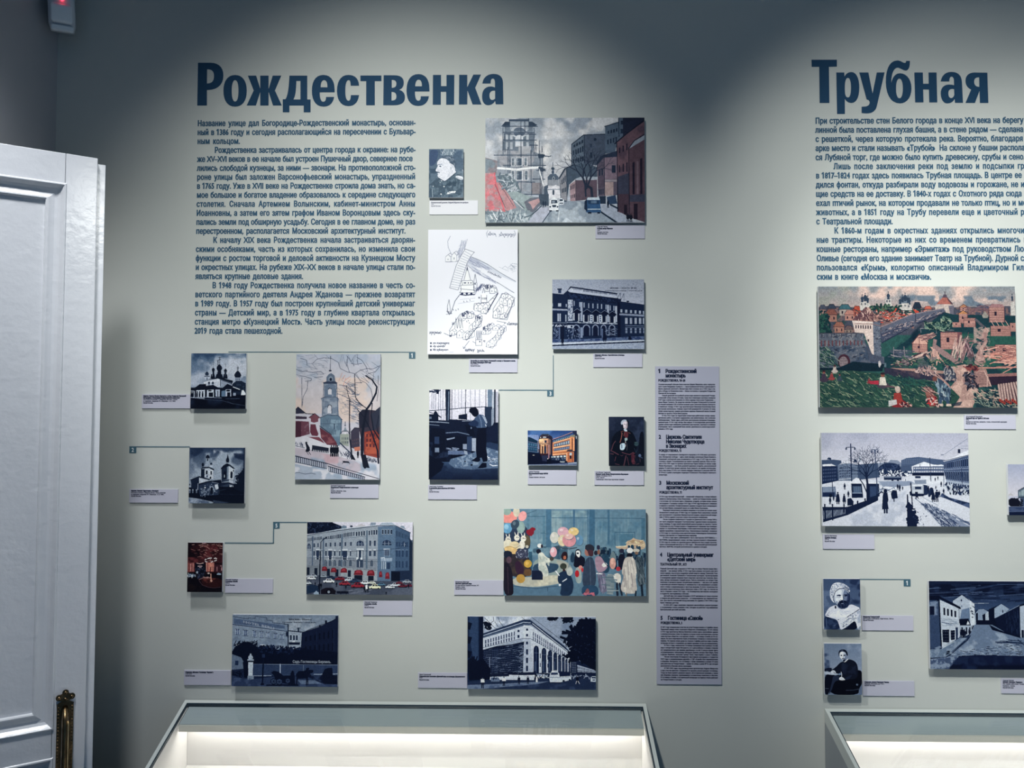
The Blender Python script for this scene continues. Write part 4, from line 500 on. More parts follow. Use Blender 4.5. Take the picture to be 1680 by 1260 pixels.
def print_hotel_yard():
    c = Print(58, 36, 1643, 1130, 518, '#16264a', 41)
    c.V('#6d7e93', '#8d98a8', 58, 36, 1643, 420); c.M('#9aa4b0', '600 100 1500 60 1200 320 900 300', 140, .42, .6, .8)
    c.P('#6f8198', '62 70 300 100 300 85 400 88 400 62 575 85 575 118 660 130 660 160 900 180 900 560 58 600'); c.P('#4c6182', '85 100 845 200 845 250 85 180'); c.L('#1d3050', 7, '62 68 300 105 300 88 400 95 400 62 575 85 575 120 660 130 660 160 890 180'); c.L('#223659', 10, '62 190 300 220 880 290'); c.L('#a3b0bf', 6, '62 205 880 300'); c.L('#33486a', 5, '62 395 600 440 880 470'); c.L('#33486a', 4, '62 420 640 470')
    c.P('#7f90a4', '62 210 880 300 880 560 62 560'); c.M('#6d7f97', '62 210 880 300 880 560 62 560', 120, .45, .6, .8)
    for i, (x, y, w, h) in enumerate(((138, 300, 30, 45), (258, 315, 32, 45), (393, 328, 26, 50), (498, 340, 26, 48), (590, 345, 24, 46), (708, 358, 24, 42), (800, 370, 24, 40))):
        c.R('#a3b0be', x-w, y-h, x+w, y+h); c.R('#51668a', x-w+8, y-h+8, x+w-6, y+h-4); c.L('#1a2c4e', 9, [x-w, y-h+4, x+w, y-h+8]); c.L('#b4bfca', 5, [x, y-h, x, y+h]); c.L('#b4bfca', 4, [x-w, y, x+w, y]); c.L('#1f3154', 7, [x-w-6, y+h, x+w+6, y+h+4])
    for x in (715, 805): c.R('#1a2c4e', x-26, 510, x+24, 560); c.L('#b4bfca', 5, [x, 515, x, 560])
    c.P('#a8b2be', '115 470 185 480 170 520 115 560'); c.P('#b4bcc6', '480 490 560 490 555 510 480 530')
    c.P('#8f9cac', '905 285 1110 310 1100 560 905 560'); c.L('#13223f', 14, '905 280 1110 300'); c.W('#1a2b4c', '915 340 1050 345 1050 430 915 430', 3, 1, .6, .9, '#b9c3cd'); c.R('#0f1c3a', 910, 455, 1075, 492); c.R('#c3cad2', 960, 435, 1000, 455); c.W('#15264a', '915 520 1020 520 1020 550 915 550', 2, 1, .6, .9); c.R('#13223f', 1038, 232, 1060, 295); c.L('#13223f', 10, '1030 240 1080 240')
    c.L('#12203e', 16, '893 185 900 560'); c.L('#12203e', 10, '830 180 895 182'); c.E('#12203e', 876, 330, 14, 40)
    c.P('#111e3e', '1100 310 1350 220 1500 150 1600 90 1600 50 1643 50 1643 1000 1080 700'); c.L('#0b1630', 8, '1110 305 1590 110'); c.L('#66788f', 5, '1140 290 1590 80'); c.W('#09132c', '1130 370 1600 240 1600 400 1130 450', 7, 1, .35, .8); c.W('#09132c', '1130 500 1600 420 1600 620 1130 600', 7, 1, .35, .6); c.R('#0b1630', 1445, 120, 1475, 175); c.R('#0b1630', 1355, 190, 1380, 225); c.L('#24375c', 5, '1575 250 1580 600'); c.L('#1c2e54', 5, '1320 250 1325 560')
    c.P('#091430', '62 610 100 540 230 450 330 460 440 530 560 515 640 540 740 570 840 565 920 580 1060 530 1200 560 1643 600 1643 790 62 800'); c.D('#091430', '90 470 440 450 460 560 80 640', 90, 60, 10, -80); c.D('#091430 #16284e', '450 500 1080 540 1080 620 450 620', 90, 40, 20); c.D('#091430', '60 600 320 600 320 760 100 720', 70, 50, 12)
    c.P('#62748d', '58 640 200 690 250 780 260 860 58 880'); c.R('#1d3055', 110, 740, 160, 810); c.P('#1b2b4e', '58 880 250 870 300 1010 300 1060 58 1000'); c.P('#091430', '225 760 300 740 310 1000 250 1000'); c.D('#091430', '58 900 250 880 200 1060 58 960', 30, 50, 10)
    c.P('#34486c', '380 790 1643 795 1643 960 380 960'); c.W('#22345a', '380 795 780 795 780 955 380 955', 22, 1, .4, 1); c.W('#22345a', '800 795 1640 795 1640 930 800 940', 40, 1, .4, 1); c.L('#8a9ab0', 5, '380 790 1643 795'); c.L('#a2b0c2', 14, '785 790 785 960'); c.L('#6f8299', 6, '1132 795 1132 920'); c.L('#93a2b5', 10, '380 968 650 965'); c.L('#93a2b5', 12, '1290 940 1643 930')
    c.P('#b6c1cc', '305 760 380 760 375 970 310 970'); c.E('#a4b0be', 340, 690, 36, 34); c.R('#9aa8b8', 295, 715, 388, 745); c.L('#1a2b4e', 7, '298 742 385 745'); c.E('#a4b0be', 340, 645, 14, 16); c.P('#7c8da2', '300 970 390 970 390 1030 300 1030')
    c.P('#2b3d62', '58 960 300 1030 700 980 1643 960 1643 1130 58 1130'); c.M('#41547a', '58 1000 1643 1000 1643 1130 58 1130', 90, .45, .6, .8); c.P('#60738f', '1050 1030 1300 1030 1420 1080 1100 1090'); c.M('#0c1838', '1100 940 1643 940 1643 1100 1400 1080', 80, .35, .5)
    c.L('#0b1735', 22, '533 700 528 900 522 1080'); c.L('#0b1735', 12, '505 680 560 680'); c.R('#1f335a', 512, 640, 555, 690); c.P('#0b1735', '500 1080 545 1080 550 1110 490 1110')
    k = '#0a1532'
    c.P(k, '650 920 690 890 760 905 820 950 840 990 720 990'); c.P(k, '700 980 950 960 1000 1010 980 1100 720 1060')
    for x, y, r in ((690, 1050, 50), (775, 1055, 52), (900, 1040, 42)):
        c.E(k, x, y, r, r); c.E('#34486c', x, y, r*.78, r*.78); c.E(k, x, y, r*.2, r*.2)
        for t in range(6): c.L(k, 4, [x, y, x+r*.8*math.cos(t*1.05), y+r*.8*math.sin(t*1.05)])
    c.P(k, '940 930 960 885 985 890 1000 950 1010 1100 930 1100'); c.P(k, '1020 940 1060 890 1150 890 1190 850 1210 870 1280 870 1280 910 1240 925 1200 960 1190 1000 1060 1010 1030 1000'); c.E(k, 1195, 855, 26, 14); c.L(k, 18, '1040 980 1030 1100 1050 1110'); c.L(k, 16, '1180 960 1178 1100'); c.L(k, 14, '1195 960 1200 1095'); c.L(k, 14, '1060 990 1030 1040'); c.P(k, '580 1100 1060 1090 1060 1115 580 1120')
    c.P('#0b1632', '1410 940 1450 860 1500 840 1560 840 1570 950 1643 960 1643 1090 1430 1080')
    c.N(.12, 16, 2); return c
def print_balloon_hall():
    c = Print(22, 24, 1655, 1025, 696, '#5b7e95', 43); c.rnd = 2
    c.V('#5d8096', '#6d8fa0', 22, 24, 1655, 560); c.M('#8aa2a9', '300 100 1000 100 1000 420 300 420', 200, .42, .62, .9); c.M('#4c7690', '1100 150 1655 150 1655 480 1100 480', 160, .42, .6, .8); c.M('#8aa3a8', '560 30 980 30 980 130 560 130', 120, .4, .6, .8); c.D('#7b9aa6 #4f788f', '300 120 1640 120 1640 480 300 480', 90, 160, 12, 90, al=.35, curl=.04)
    c.R('#456f8c', 510, 30, 572, 470); c.R('#3d6785', 985, 30, 1068, 480); c.R('#40698a', 820, 30, 842, 250); c.R('#416a86', 1215, 30, 1238, 430); c.R('#466f88', 1600, 130, 1640, 380); c.R('#547c92', 290, 100, 318, 500); c.R('#547c92', 470, 100, 500, 440); c.L('#3a617c', 6, '300 112 500 112'); c.L('#3a617c', 7, '575 125 985 125'); c.L('#3a617c', 7, '1070 128 1640 130'); c.L('#466a80', 8, '270 90 400 40'); c.L('#7d9cae', 5, '1000 30 995 470'); c.L('#36607e', 7, '1300 290 1525 290 1525 420'); c.L('#36607e', 7, '1300 290 1300 440'); c.R('#4d7890', 1360, 310, 1510, 440); c.L('#3b627a', 6, '450 305 505 305 505 430')
    c.P('#c4a88c', '1310 450 1430 450 1430 390 1480 380 1510 350 1540 372 1645 385 1645 500 1310 480'); c.D('#eed2a0 #a8845c', '1430 385 1640 385 1640 480 1430 480', 26, 26, 7, 0); c.L('#e8d8b8', 8, '1310 455 1440 450'); c.L('#d8bf98', 6, '1430 430 1645 440')
    # crowd behind
    c.D('#20405c #2c4a62 #182c48 #47606e', '1130 500 1640 500 1640 660 1130 680', 60, 70, 26, 90, curl=.1); c.P('#24455f', '1140 540 1230 530 1240 760 1140 760'); c.P('#22425c', '570 460 680 450 690 610 560 610'); c.M('#3f5f74', '360 450 760 450 760 620 360 600', 60, .45, .6)
    c.D('#16283f', '1140 500 1230 500 1230 530 1140 530', 8, 24, 22); c.P('#6c8288', '1240 560 1275 500 1310 560 1310 640 1240 640')
    # counter
    c.P('#8f9f9c', '360 640 420 600 560 590 740 620 810 700 820 790 360 800'); c.P('#2e4a66', '360 650 640 650 660 700 600 760 360 790'); c.P('#b6b4a4', '125 820 350 810 640 780 820 800 700 880 400 930 125 910'); c.M('#cfc8b0', '125 820 640 780 700 880 400 930', 80, .45, .6, .8); c.P('#547690', '125 915 400 940 640 915 820 860 840 1025 125 1025'); c.L('#344e68', 7, '125 915 400 942 650 910'); c.L('#344e68', 6, '530 930 530 970'); c.P('#a9a89c', '620 610 760 640 800 720 740 740 640 660')
    # balloons on the left
    c.P('#2c3a55', '22 200 270 200 330 340 330 500 200 620 22 560'); c.E('#e88a80', 70, 120, 110, 70); c.E('#c9bfa8', 170, 60, 38, 60); c.E('#e89a98', 240, 110, 46, 60, rot=.4); c.E('#8aa39a', 60, 55, 50, 45); c.E('#5f9bc2', 65, 250, 55, 62); c.E('#8cbcd4', 55, 235, 26, 30); c.E('#8ba4a0', 220, 240, 48, 70); c.E('#34485c', 155, 205, 46, 56, rot=.5); c.E('#5f7482', 145, 192, 18, 22); c.E('#5e5340', 290, 400, 42, 70)
    c.P('#8c1f30', '285 270 320 262 345 235 385 245 392 265 370 280 372 310 340 345 300 325 282 300')
    for x, y in ((75, 380), (175, 360), (250, 370)): c.E('#d9d2c4', x, y, 32, 36); c.P('#e4ddd0', [x-22, y-30, x-30, y-78, x-8, y-36]); c.P('#e4ddd0', [x+4, y-34, x+14, y-82, x+22, y-28]); c.E('#23303f', x, y-5, 6); c.E('#23303f', x+18, y-2, 5)
    c.E('#d9d0b8', 70, 440, 55, 60); c.E('#d8c49a', 150, 450, 60, 50); c.E('#dcb878', 90, 490, 60, 36); c.E('#d9b070', 150, 520, 34, 40); c.E('#ded6c8', 235, 440, 34, 50); c.E('#d4cab4', 205, 460, 22); c.E('#c4bca8', 292, 462, 18); c.L('#8a6a50', 4, '40 470 100 460 160 480 210 450')
    c.P('#322c34', '22 540 340 560 350 800 130 820 22 700'); c.M('#4a3c38', '80 600 350 600 350 800 130 800', 60, .45, .6); c.E('#3a3f58', 235, 545, 75, 60); c.D('#b8bcc8 #565e78', '165 500 300 500 300 590 170 590', 40, 12, 5); c.P('#2e5670', '305 500 350 490 358 720 330 720'); c.E('#6f9ab0', 330, 500, 24, 20)
    c.P('#1d2030', '60 540 115 560 110 620 60 720'); c.E('#1b2438', 70, 550, 52, 42); c.E('#5b4452', 85, 615, 30, 40); c.P('#1f1c2c', '22 640 60 640 120 720 135 900 140 1025 22 1025'); c.L('#3a2c3c', 12, '70 700 80 1000'); c.P('#38223a', '150 640 200 620 260 700 250 780 170 780'); c.E('#c89a38', 302, 658, 46, 46); c.E('#b88a3a', 220, 830, 50, 52); c.E('#dcae50', 295, 650, 22); c.P('#6a4a30', '260 720 340 720 345 800 260 800'); c.R('#1a2440', 345, 735, 472, 842); c.L('#33456a', 6, '350 735 470 728'); c.L('#0f1830', 7, '360 830 470 838')
    # woman in white
    c.E('#e8e6de', 438, 450, 28, 26); c.E('#1c2033', 425, 515, 28, 28); c.E('#2a2233', 462, 455, 12, 22); c.P('#d4d4c6', '415 540 470 520 510 580 560 600 560 640 500 650 530 710 540 800 480 810 460 740 420 730 425 620'); c.M('#b4bcb2', '415 540 560 600 540 800 420 730', 40, .45, .6); c.L('#8a7f70', 4, '440 580 450 610'); c.E('#4a4440', 575, 600, 24, 24)
    c.E('#e8a8b0', 595, 522, 40, 58); c.E('#f4ccd0', 585, 500, 20, 28); c.P('#1f3a54', '610 455 650 450 665 490 640 500'); c.E('#3e4a58', 640, 475, 20)
    for x, y, rx, ry, k in ((605, 355, 50, 65, '#c9c6ba'), (705, 290, 64, 58, '#d4a0ac'), (825, 285, 60, 48, '#e2c07c'), (890, 385, 46, 60, '#5d8aac'), (700, 390, 54, 66, '#d8c49c'), (775, 385, 78, 76, '#d88c94'), (770, 340, 50, 36, '#dfb0a8')): c.E('#4c6070', x+5, y+8, rx, ry, .6); c.E(k, x, y, rx, ry); c.E('#f2e6e0', x-rx*.3, y-ry*.35, rx*.3, ry*.28, .5)
    c.L('#3e4c5c', 12, '650 450 700 480 780 485 860 470'); c.L('#8296a2', 10, '768 490 772 700'); c.L('#5c7484', 5, '765 700 780 660')
    c.P('#2c1c28', '680 560 710 515 750 520 760 580 740 620 690 610'); c.P('#b8684c', '705 570 735 560 742 600 710 610'); c.P('#24405a', '790 560 820 510 840 560 830 640 790 640')
    c.P('#16192c', '845 500 880 480 915 520 905 560 960 590 950 700 820 700 835 600'); c.P('#e8e4de', '850 505 895 500 905 540 890 590 855 560'); c.E('#16192c', 872, 535, 14, 10); c.P('#9aa8a4', '840 700 910 690 920 880 850 880'); c.E('#c8202c', 865, 770, 24, 40); c.E('#d88c80', 905, 700, 24, 26); c.E('#c82c34', 925, 725, 12, 26)
    # girl and coats
    c.E('#3a4038', 708, 685, 38, 36); c.P('#3c2028', '695 715 735 715 730 830 712 850'); c.P('#1d3250', '650 770 700 740 760 745 800 800 830 900 800 1025 660 1025 690 920 640 860'); c.E('#b8bcb4', 780, 745, 36, 50); c.L('#dfe2e6', 12, '620 740 660 790'); c.L('#dfe2e6', 12, '700 860 745 830'); c.E('#dfe2e6', 668, 900, 14)
    c.P('#2b2e3c', '960 440 1010 425 1060 450 1065 510 990 520 955 490'); c.P('#a86c60', '955 480 985 510 1010 560 975 570 950 540'); c.P('#4c2c38', '980 490 1055 500 1050 570 1000 570'); c.P('#34445c', '955 590 1060 570 1090 900 1000 940 915 900'); c.P('#2a4c6c', '920 900 1100 900 1115 1025 915 1025'); c.L('#53647a', 6, '1010 590 1020 900'); c.P('#8c5058', '960 960 990 930 1010 980 990 1010 955 1000'); c.D('#c86878', '950 990 1060 990 1060 1025 950 1025', 12, 30, 12, 10)
    c.P('#2a2a44', '1090 440 1125 440 1130 490 1090 490'); c.E('#26283a', 1080, 530, 22, 28); c.E('#8a5648', 1112, 520, 16, 30); c.P('#a88698', '1060 580 1130 560 1180 640 1220 680 1180 740 1090 760'); c.P('#e4e0d8', '1140 670 1180 630 1220 670 1170 700'); c.L('#20263c', 7, '1180 640 1220 690'); c.P('#6c6a84', '1090 750 1190 750 1215 930 1200 980 1130 990 1110 880'); c.L('#e8e8ea', 14, '1090 765 1150 770'); c.D('#4a4c68 #8c88a0', '1100 780 1190 780 1200 970 1130 970', 18, 90, 7, 85, curl=.1)
    c.E('#2a2c44', 1375, 505, 28, 26); c.P('#181c30', '1330 580 1370 530 1420 570 1400 720 1340 720'); c.E('#d89c8c', 1272, 650, 36, 66); c.E('#ecb8a4', 1265, 630, 18, 30); c.E('#b83440', 1335, 712, 26, 26); c.P('#e0d8cc', '1275 780 1330 755 1370 790 1360 890 1300 880 1290 830'); c.L('#232c40', 26, '1320 880 1325 1010'); c.L('#232c40', 22, '1350 880 1375 1010')
    c.E('#e8e4dc', 1468, 500, 36, 32); c.E('#181c2c', 1465, 555, 34, 26); c.P('#c8beb4', '1400 600 1440 570 1500 575 1530 620 1545 740 1530 800 1555 990 1450 1000 1350 960 1400 790 1370 760'); c.D('#a89c98 #dcd4c8', '1400 620 1530 620 1540 980 1380 960', 26, 120, 9, 85, curl=.08); c.P('#4a5a64', '1530 580 1570 560 1630 620 1640 900 1560 920 1545 760'); c.D('#2c3c4c #74828a', '1540 580 1630 600 1640 880 1560 880', 30, 80, 7, 80, curl=.2); c.E('#c8c0b0', 1540, 500, 40, 22); c.E('#8a6a54', 1545, 530, 20, 18); c.L('#1e2a3c', 26, '1600 900 1610 1020'); c.L('#1e2a3c', 18, '1535 970 1530 1025'); c.L('#9a7c68', 10, '1430 990 1425 1020')
    c.P('#7c8c92', '1190 770 1290 770 1290 1000 1200 1010'); c.D('#9aa6a8 #5c7482', '1190 780 1290 780 1290 1000 1190 1000', 12, 90, 9, 3, curl=.05)
    c.N(.08, 26, 2); return c
def print_store_corner():
    c = Print(34, 33, 1645, 955, 632, '#1a2746', 47)
    c.V('#8f9cb2', '#a4aec0', 34, 33, 1645, 620); c.M('#cdd2dc', '230 33 900 33 700 120 260 240', 150, .38, .55, .9); c.M('#7587a2', '860 60 1500 60 1400 400 1200 340', 160, .45, .62, .8)
    c.P('#1b2f54', '34 33 235 33 232 860 34 860'); c.P('#31486c', '60 33 170 33 175 620 120 620 60 300'); c.R('#0e1a38', 185, 33, 232, 820)
    for y in (150, 330, 510): c.P('#0b1733', [34, y-45, 95, y-30, 70, y+55, 34, y+45])
    for p in ('250 50 310 110 380 180 480 210 600 250 700 300', '360 40 365 90 310 130', '420 40 440 100 480 150 520 180', '380 100 420 165'): c.L('#16223e', 5, p)
    c.D('#0c1730', '250 110 320 110 330 200 270 200', 34, 30, 16); c.D('#0c1730', '430 190 520 180 520 280 440 290', 44, 34, 18); c.D('#0c1730', '530 170 620 190 620 270 530 250', 40, 34, 16); c.D('#0c1730', '1030 40 1160 40 1150 80 1040 75', 34, 30, 14); c.D('#0c1730', '1230 45 1350 45 1340 105 1250 100', 34, 36, 18)
    c.P('#4f617e', '232 255 740 70 850 85 850 130 232 310'); c.P('#bfc6d2', '232 310 740 150 740 310 232 450'); c.P('#c6ccd6', '740 140 820 150 820 310 740 308'); c.P('#b2bac8', '730 310 865 320 865 735 735 740')
    c.P('#c3c9d4', '820 150 860 170 1300 480 1330 600 1325 760 865 740 822 310'); c.P('#24375a', '232 250 740 70 820 72 1250 400 1340 500 1300 490 830 130 745 125 232 290'); c.L('#a9b5c6', 10, '240 275 740 105 825 110'); c.L('#c3ccd8', 8, '850 120 1290 470'); c.L('#22345a', 5, '232 430 740 308 825 312 1320 590'); c.L('#7e8ca4', 5, '745 170 820 165')
    c.W('#33466a', '250 335 640 215 640 275 250 385', 12, 1, .42, .9); c.W('#33466a', '250 385 640 275 640 330 250 430', 12, 1, .42, .75); c.W('#3a4d70', '850 215 1290 510 1290 545 850 270', 17, 1, .42, .95); c.W('#3a4d70', '850 270 1290 545 1290 570 850 330', 17, 1, .42, .8)
    for x, y, h in ((675, 215, 14), (675, 285, 18), (782, 198, 14), (782, 268, 15), (782, 368, 18), (782, 480, 34), (782, 588, 34), (782, 690, 34)): c.R('#22345a', x-12, y-h, x+14, y+h)
    # scaffold front
    c.P('#0e1a3a', '232 460 400 410 600 385 745 350 730 770 330 775 232 760'); 
    for i in range(14): y = 470+i*22; c.L('#6a7c9c', 3.5, [240, y+10, 500, y-20+i*1.5, 735, y-70+i*4.5], .8)
    for i in range(24): x = 250+i*20.5; c.L('#35486e', 3, [x, 462-i*4, x, 760])
    c.D('#7f90ac', '250 460 740 370 730 760 330 760', 60, 50, 3, -6, curl=.2); c.D('#8d9cb4', '690 380 755 380 750 750 690 750', 40, 50, 3, -10)
    c.L('#8c9ab0', 6, '316 550 316 780'); c.L('#0c1733', 10, '340 755 720 745'); c.P('#c4cad4', '320 800 560 790 560 770 730 775 880 770 870 835 320 835')
    for i, x in enumerate((898, 995, 1072, 1136, 1190, 1236, 1275, 1312)):
        w = 32-i*3; t = 400+i*28; c.E('#13234a', x, t+w*1.6, w, w*1.6); c.R('#13234a', x-w, t+w*1.5, x+w, 745); c.L('#6e7f9c', 4, [x-w, t+90-i*6, x+w, t+94-i*6]); c.L('#5c6e8e', 3, [x, t+20, x, 740]); c.R('#3e5274', x-w*.7, 600, x-w*.1, 720)
        if i < 6: c.R('#24375c', x+w+14, 500+i*20, x+w+24, 560+i*16); c.R('#24375c', x+w+14, 620+i*8, x+w+24, 670+i*8)
    c.P('#16264a', '1330 590 1420 580 1645 700 1645 800 1330 760'); c.W('#8796ae', '1340 600 1400 600 1400 740 1340 750', 3, 7, .5, .4); c.P('#a8b3c4', '1410 640 1645 710 1645 740 1410 730'); c.W('#1a2a50', '1410 650 1640 715 1640 740 1410 735', 16, 2, .45, .7)
    c.P('#0a1430', '1300 240 1420 120 1430 60 1645 55 1645 720 1400 560 1260 520 1400 440 1270 330'); c.D('#0a1430', '1250 240 1420 130 1440 60 1640 60 1640 560 1440 600 1240 540 1340 440 1240 360', 150, 60, 26); c.D('#2b3d62', '1300 200 1640 100 1640 600 1400 560', 40, 16, 5); c.D('#0a1430', '1240 350 1420 300 1420 400 1260 400', 30, 30, 14)
    c.P('#0c1733', '150 600 232 560 330 700 320 830 60 850 34 600'); c.D('#0c1733', '60 580 150 560 180 700 60 700', 40, 40, 18)
    c.P('#26375a', '34 870 320 835 880 835 1040 760 1645 780 1645 955 34 955'); c.P('#6f809c', '34 905 400 890 860 860 1060 850 900 890 500 925 200 955 34 955'); c.M('#3f5276', '34 900 1645 860 1645 955 34 955', 120, .5, .62, .7)
    c.P('#c9d0da', '1070 760 1090 722 1160 720 1180 745 1330 740 1335 830 1200 862 1070 862 1060 800'); c.P('#2c3f64', '1085 740 1165 740 1170 765 1080 768'); c.P('#15244a', '1180 722 1325 730 1330 780 1190 790'); c.L('#e0e4ea', 8, '1095 718 1165 714'); c.L('#5c6e8c', 4, '1065 800 1200 800 1330 790'); c.E('#14213f', 1240, 845, 14); c.E('#14213f', 1315, 830, 12); c.E('#e6e9ee', 1108, 825, 6); c.L('#0e1936', 9, '1060 868 1210 870')
    c.P('#c4ccd8', '1575 800 1595 782 1645 782 1645 855 1575 850'); c.R('#22345a', 1590, 790, 1640, 808); c.R('#22345a', 1598, 822, 1630, 836); c.P('#6c7e9a', '330 820 350 805 420 805 445 835 440 860 335 860'); c.D('#15244a', '340 808 430 808 430 830 345 830', 10, 20, 6, 90); c.P('#8c9bb2', '900 755 1040 765 1050 810 900 800'); c.D('#14213f #d8dde4', '880 760 1050 770 1050 815 880 800', 40, 18, 8)
    for x, y, h, b in ((228, 940, 135, 1), (495, 910, 115, 1), (683, 890, 105, 0), (795, 885, 100, 0), (905, 865, 85, 2), (1410, 880, 110, 0)):
        c.F('#14203e', x, y, h, .34, skin='#8c97aa')
        if b == 1: c.P('#dde1e8', [x-22, y-h*.82, x+22, y-h*.82, x+26, y-h*.5, x-24, y-h*.5])
        if b == 2: c.P('#dde1e8', [x-9, y-h*.82, x+9, y-h*.82, x+13, y, x-13, y])
    c.P('#0a1430', '1395 790 1425 800 1430 840 1395 840'); c.L('#dfe3ea', 7, '1402 845 1392 878'); c.L('#dfe3ea', 7, '1420 845 1438 878'); c.L('#16223e', 4, '715 38 760 75'); c.L('#16223e', 4, '840 38 1240 350')
    c.D('#16264a #97a4b8', '1330 765 1560 770 1560 810 1330 800', 30, 22, 9)
    c.N(.10, 12, 2); return c
# ---------------------------------------------------------------- the prints, right group
def print_old_town():
    c = Print(18, 16, 1655, 1018, 900, '#2d5a58', 53)
    c.V('#8f98a0', '#c3a9a2', 18, 16, 1655, 230); c.M('#e6c6ba', '180 16 1655 16 1655 160 700 160 200 100', 150, .4, .56, .95); c.M('#687a8c', '600 80 1655 90 1655 200 600 180', 90, .5, .62, .9); c.M('#98a097', '18 16 300 16 260 190 18 190', 120, .4, .6, .6)
    # distant roofs and churches
    c.P('#4b4f60', '18 190 120 175 300 190 600 200 900 190 1200 190 1655 180 1655 420 18 420'); c.M('#8f6a66', '18 190 1655 190 1655 320 18 420', 34, .45, .6, .9); c.M('#2a4a4c', '18 240 400 240 400 400 18 400', 50, .5, .62, .8)
    def hut(x, y, w, h, wall, roof):
        c.P(wall, [x, y, x+w, y, x+w, y+h, x, y+h]); c.P(roof, [x-w*.12, y+2, x+w*.2, y-h*.7, x+w*.8, y-h*.7, x+w*1.12, y+2]); c.L('#2a2436', 3, [x-w*.12, y+2, x+w*.2, y-h*.7, x+w*.8, y-h*.7, x+w*1.12, y+2, x-w*.12, y+2]); c.W('#2a2436', [x, y, x+w, y, x+w, y+h, x, y+h], 2, 1, .25, .4)
    for a in ((30, 205, 50, 50, '#9c7c74', '#4f5668'), (100, 200, 60, 50, '#7f6c70', '#3d4a5e'), (195, 205, 90, 55, '#a89a92', '#3f6c78'), (80, 250, 90, 60, '#a47468', '#8c564e'), (240, 250, 80, 50, '#b88478', '#c08478'), (310, 215, 60, 50, '#a85c50', '#b8503e'), (150, 350, 80, 55, '#a8786a', '#9c6658'), (240, 370, 60, 40, '#8a7870', '#6e5a5c'), (500, 220, 80, 40, '#8e6c68', '#c24a38'), (640, 225, 70, 40, '#a4847c', '#d0503c'), (570, 270, 80, 40, '#b08478', '#a86c60'), (720, 215, 80, 40, '#b8a49c', '#3c5a54'), (900, 205, 60, 35, '#a4847c', '#c46454'), (810, 190, 60, 60, '#2c3c50', '#25364a')): hut(*a)
    c.D('#c84a3c #e0a094 #2b4c4a #3c2e3c', '300 210 980 205 900 250 560 330 480 260', 120, 26, 8, 0)
    w = '#c9c3be'
    c.P(w, '365 150 435 140 465 200 470 230 365 215'); c.P(w, '580 120 625 120 632 200 575 205'); c.P(w, '690 160 785 155 800 215 690 215'); c.P(w, '1615 150 1645 140 1655 270 1612 260')
    for x, y, r in ((385, 118, 14), (410, 108, 17), (430, 125, 12), (602, 95, 15), (700, 135, 13), (720, 118, 14), (742, 108, 17), (765, 125, 14), (778, 140, 10), (1628, 110, 10)): onion(c, '#34465c', x, y, r, 22, 22)
    for x, y in ((380, 165), (410, 165), (590, 140), (612, 140), (600, 175), (710, 180), (740, 178), (770, 182)): c.R('#39445a', x-4, y-10, x+4, y+8)
    c.D('#24463f #1d3a40 #52705c', '460 160 700 180 690 220 450 210', 40, 22, 14); c.D('#173840 #2b5a50', '18 230 80 230 130 400 18 400', 90, 26, 14)
    # far gate tower
    c.P('#c4b4ac', '990 180 1100 180 1112 250 1090 250 1060 210 990 210'); c.P('#6f6c7c', '1100 180 1145 175 1140 250 1112 250'); c.P('#b06a60', '1000 165 1050 110 1090 105 1130 165'); c.P('#5c4450', '1090 105 1140 165 1125 168 1095 130'); c.P('#5c5060', '1050 110 1060 85 1085 85 1092 110'); c.L('#3a3040', 4, '1072 85 1072 62'); c.L('#e2c8bc', 6, '995 172 1115 170')
    # the meadow slope and the wall
    c.P('#1c3f4a', '540 620 1060 230 1140 250 1655 260 1655 900 560 720'); c.M('#2d6156', '700 500 1655 300 1655 760 700 700', 90, .42, .6, .9); c.M('#0f2a3c', '540 620 900 300 820 480 620 620', 80, .3, .5, .9)
    c.P('#5c6474', '18 405 390 405 400 470 470 590 560 600 560 680 300 690 18 690'); c.M('#3c4c64', '18 500 480 500 520 660 18 660', 40, .45, .6, .9); c.M('#8c8a90', '18 405 390 405 420 520 18 520', 30, .5, .62, .7); c.D('#2b3248 #7e7c84', '18 410 400 410 480 640 18 640', 150, 14, 5, 0); c.W('#6e3c44', '25 465 390 465 390 500 25 515', 12, 1, .3, 1); c.L('#2b2c40', 5, '18 405 395 404'); c.W('#34384c', '25 410 390 410 390 440 25 440', 9, 1, .15, 1)
    c.P('#5f6477', '540 360 800 250 1060 200 1075 225 860 310 540 480'); c.P('#454c64', '530 410 1060 240 860 320 540 490'); c.D('#b09c9c #3c4058', '560 380 1040 215 1040 240 560 430', 110, 16, 5, -20); c.L('#8c8088', 8, '535 355 800 248 1060 200'); c.L('#24304a', 7, '540 485 830 330 1060 240'); c.D('#70707e', '545 430 850 300 850 330 545 470', 40, 14, 4, -20); c.L('#34384c', 5, '825 240 825 310')
    # near tower
    c.P('#d9c4bc', '298 300 475 305 475 590 455 570 395 405 320 400'); c.P('#656e80', '470 305 530 320 535 600 475 590'); c.P('#4c5468', '400 470 460 580 540 600 560 650 440 640'); c.P('#a27a72', '295 300 420 190 440 190 530 300 470 310'); c.P('#6c4c54', '300 295 415 185 425 195 360 300'); c.D('#e0bcb0 #5c3c48', '330 280 430 200 510 290 480 305', 50, 34, 6, 70, curl=.4); c.W('#3a3040', '320 335 460 340 460 370 320 365', 7, 1, .45, 1, arch=True); c.L('#8c6a68', 5, '320 325 475 330 530 345'); c.L('#e8d8d0', 5, '300 310 470 318'); c.R('#3a3040', 424, 455, 436, 475); c.R('#24283c', 496, 445, 508, 462); c.D('#3a4258 #8a8c98', '475 330 530 340 540 600 480 590', 60, 12, 4, 0)
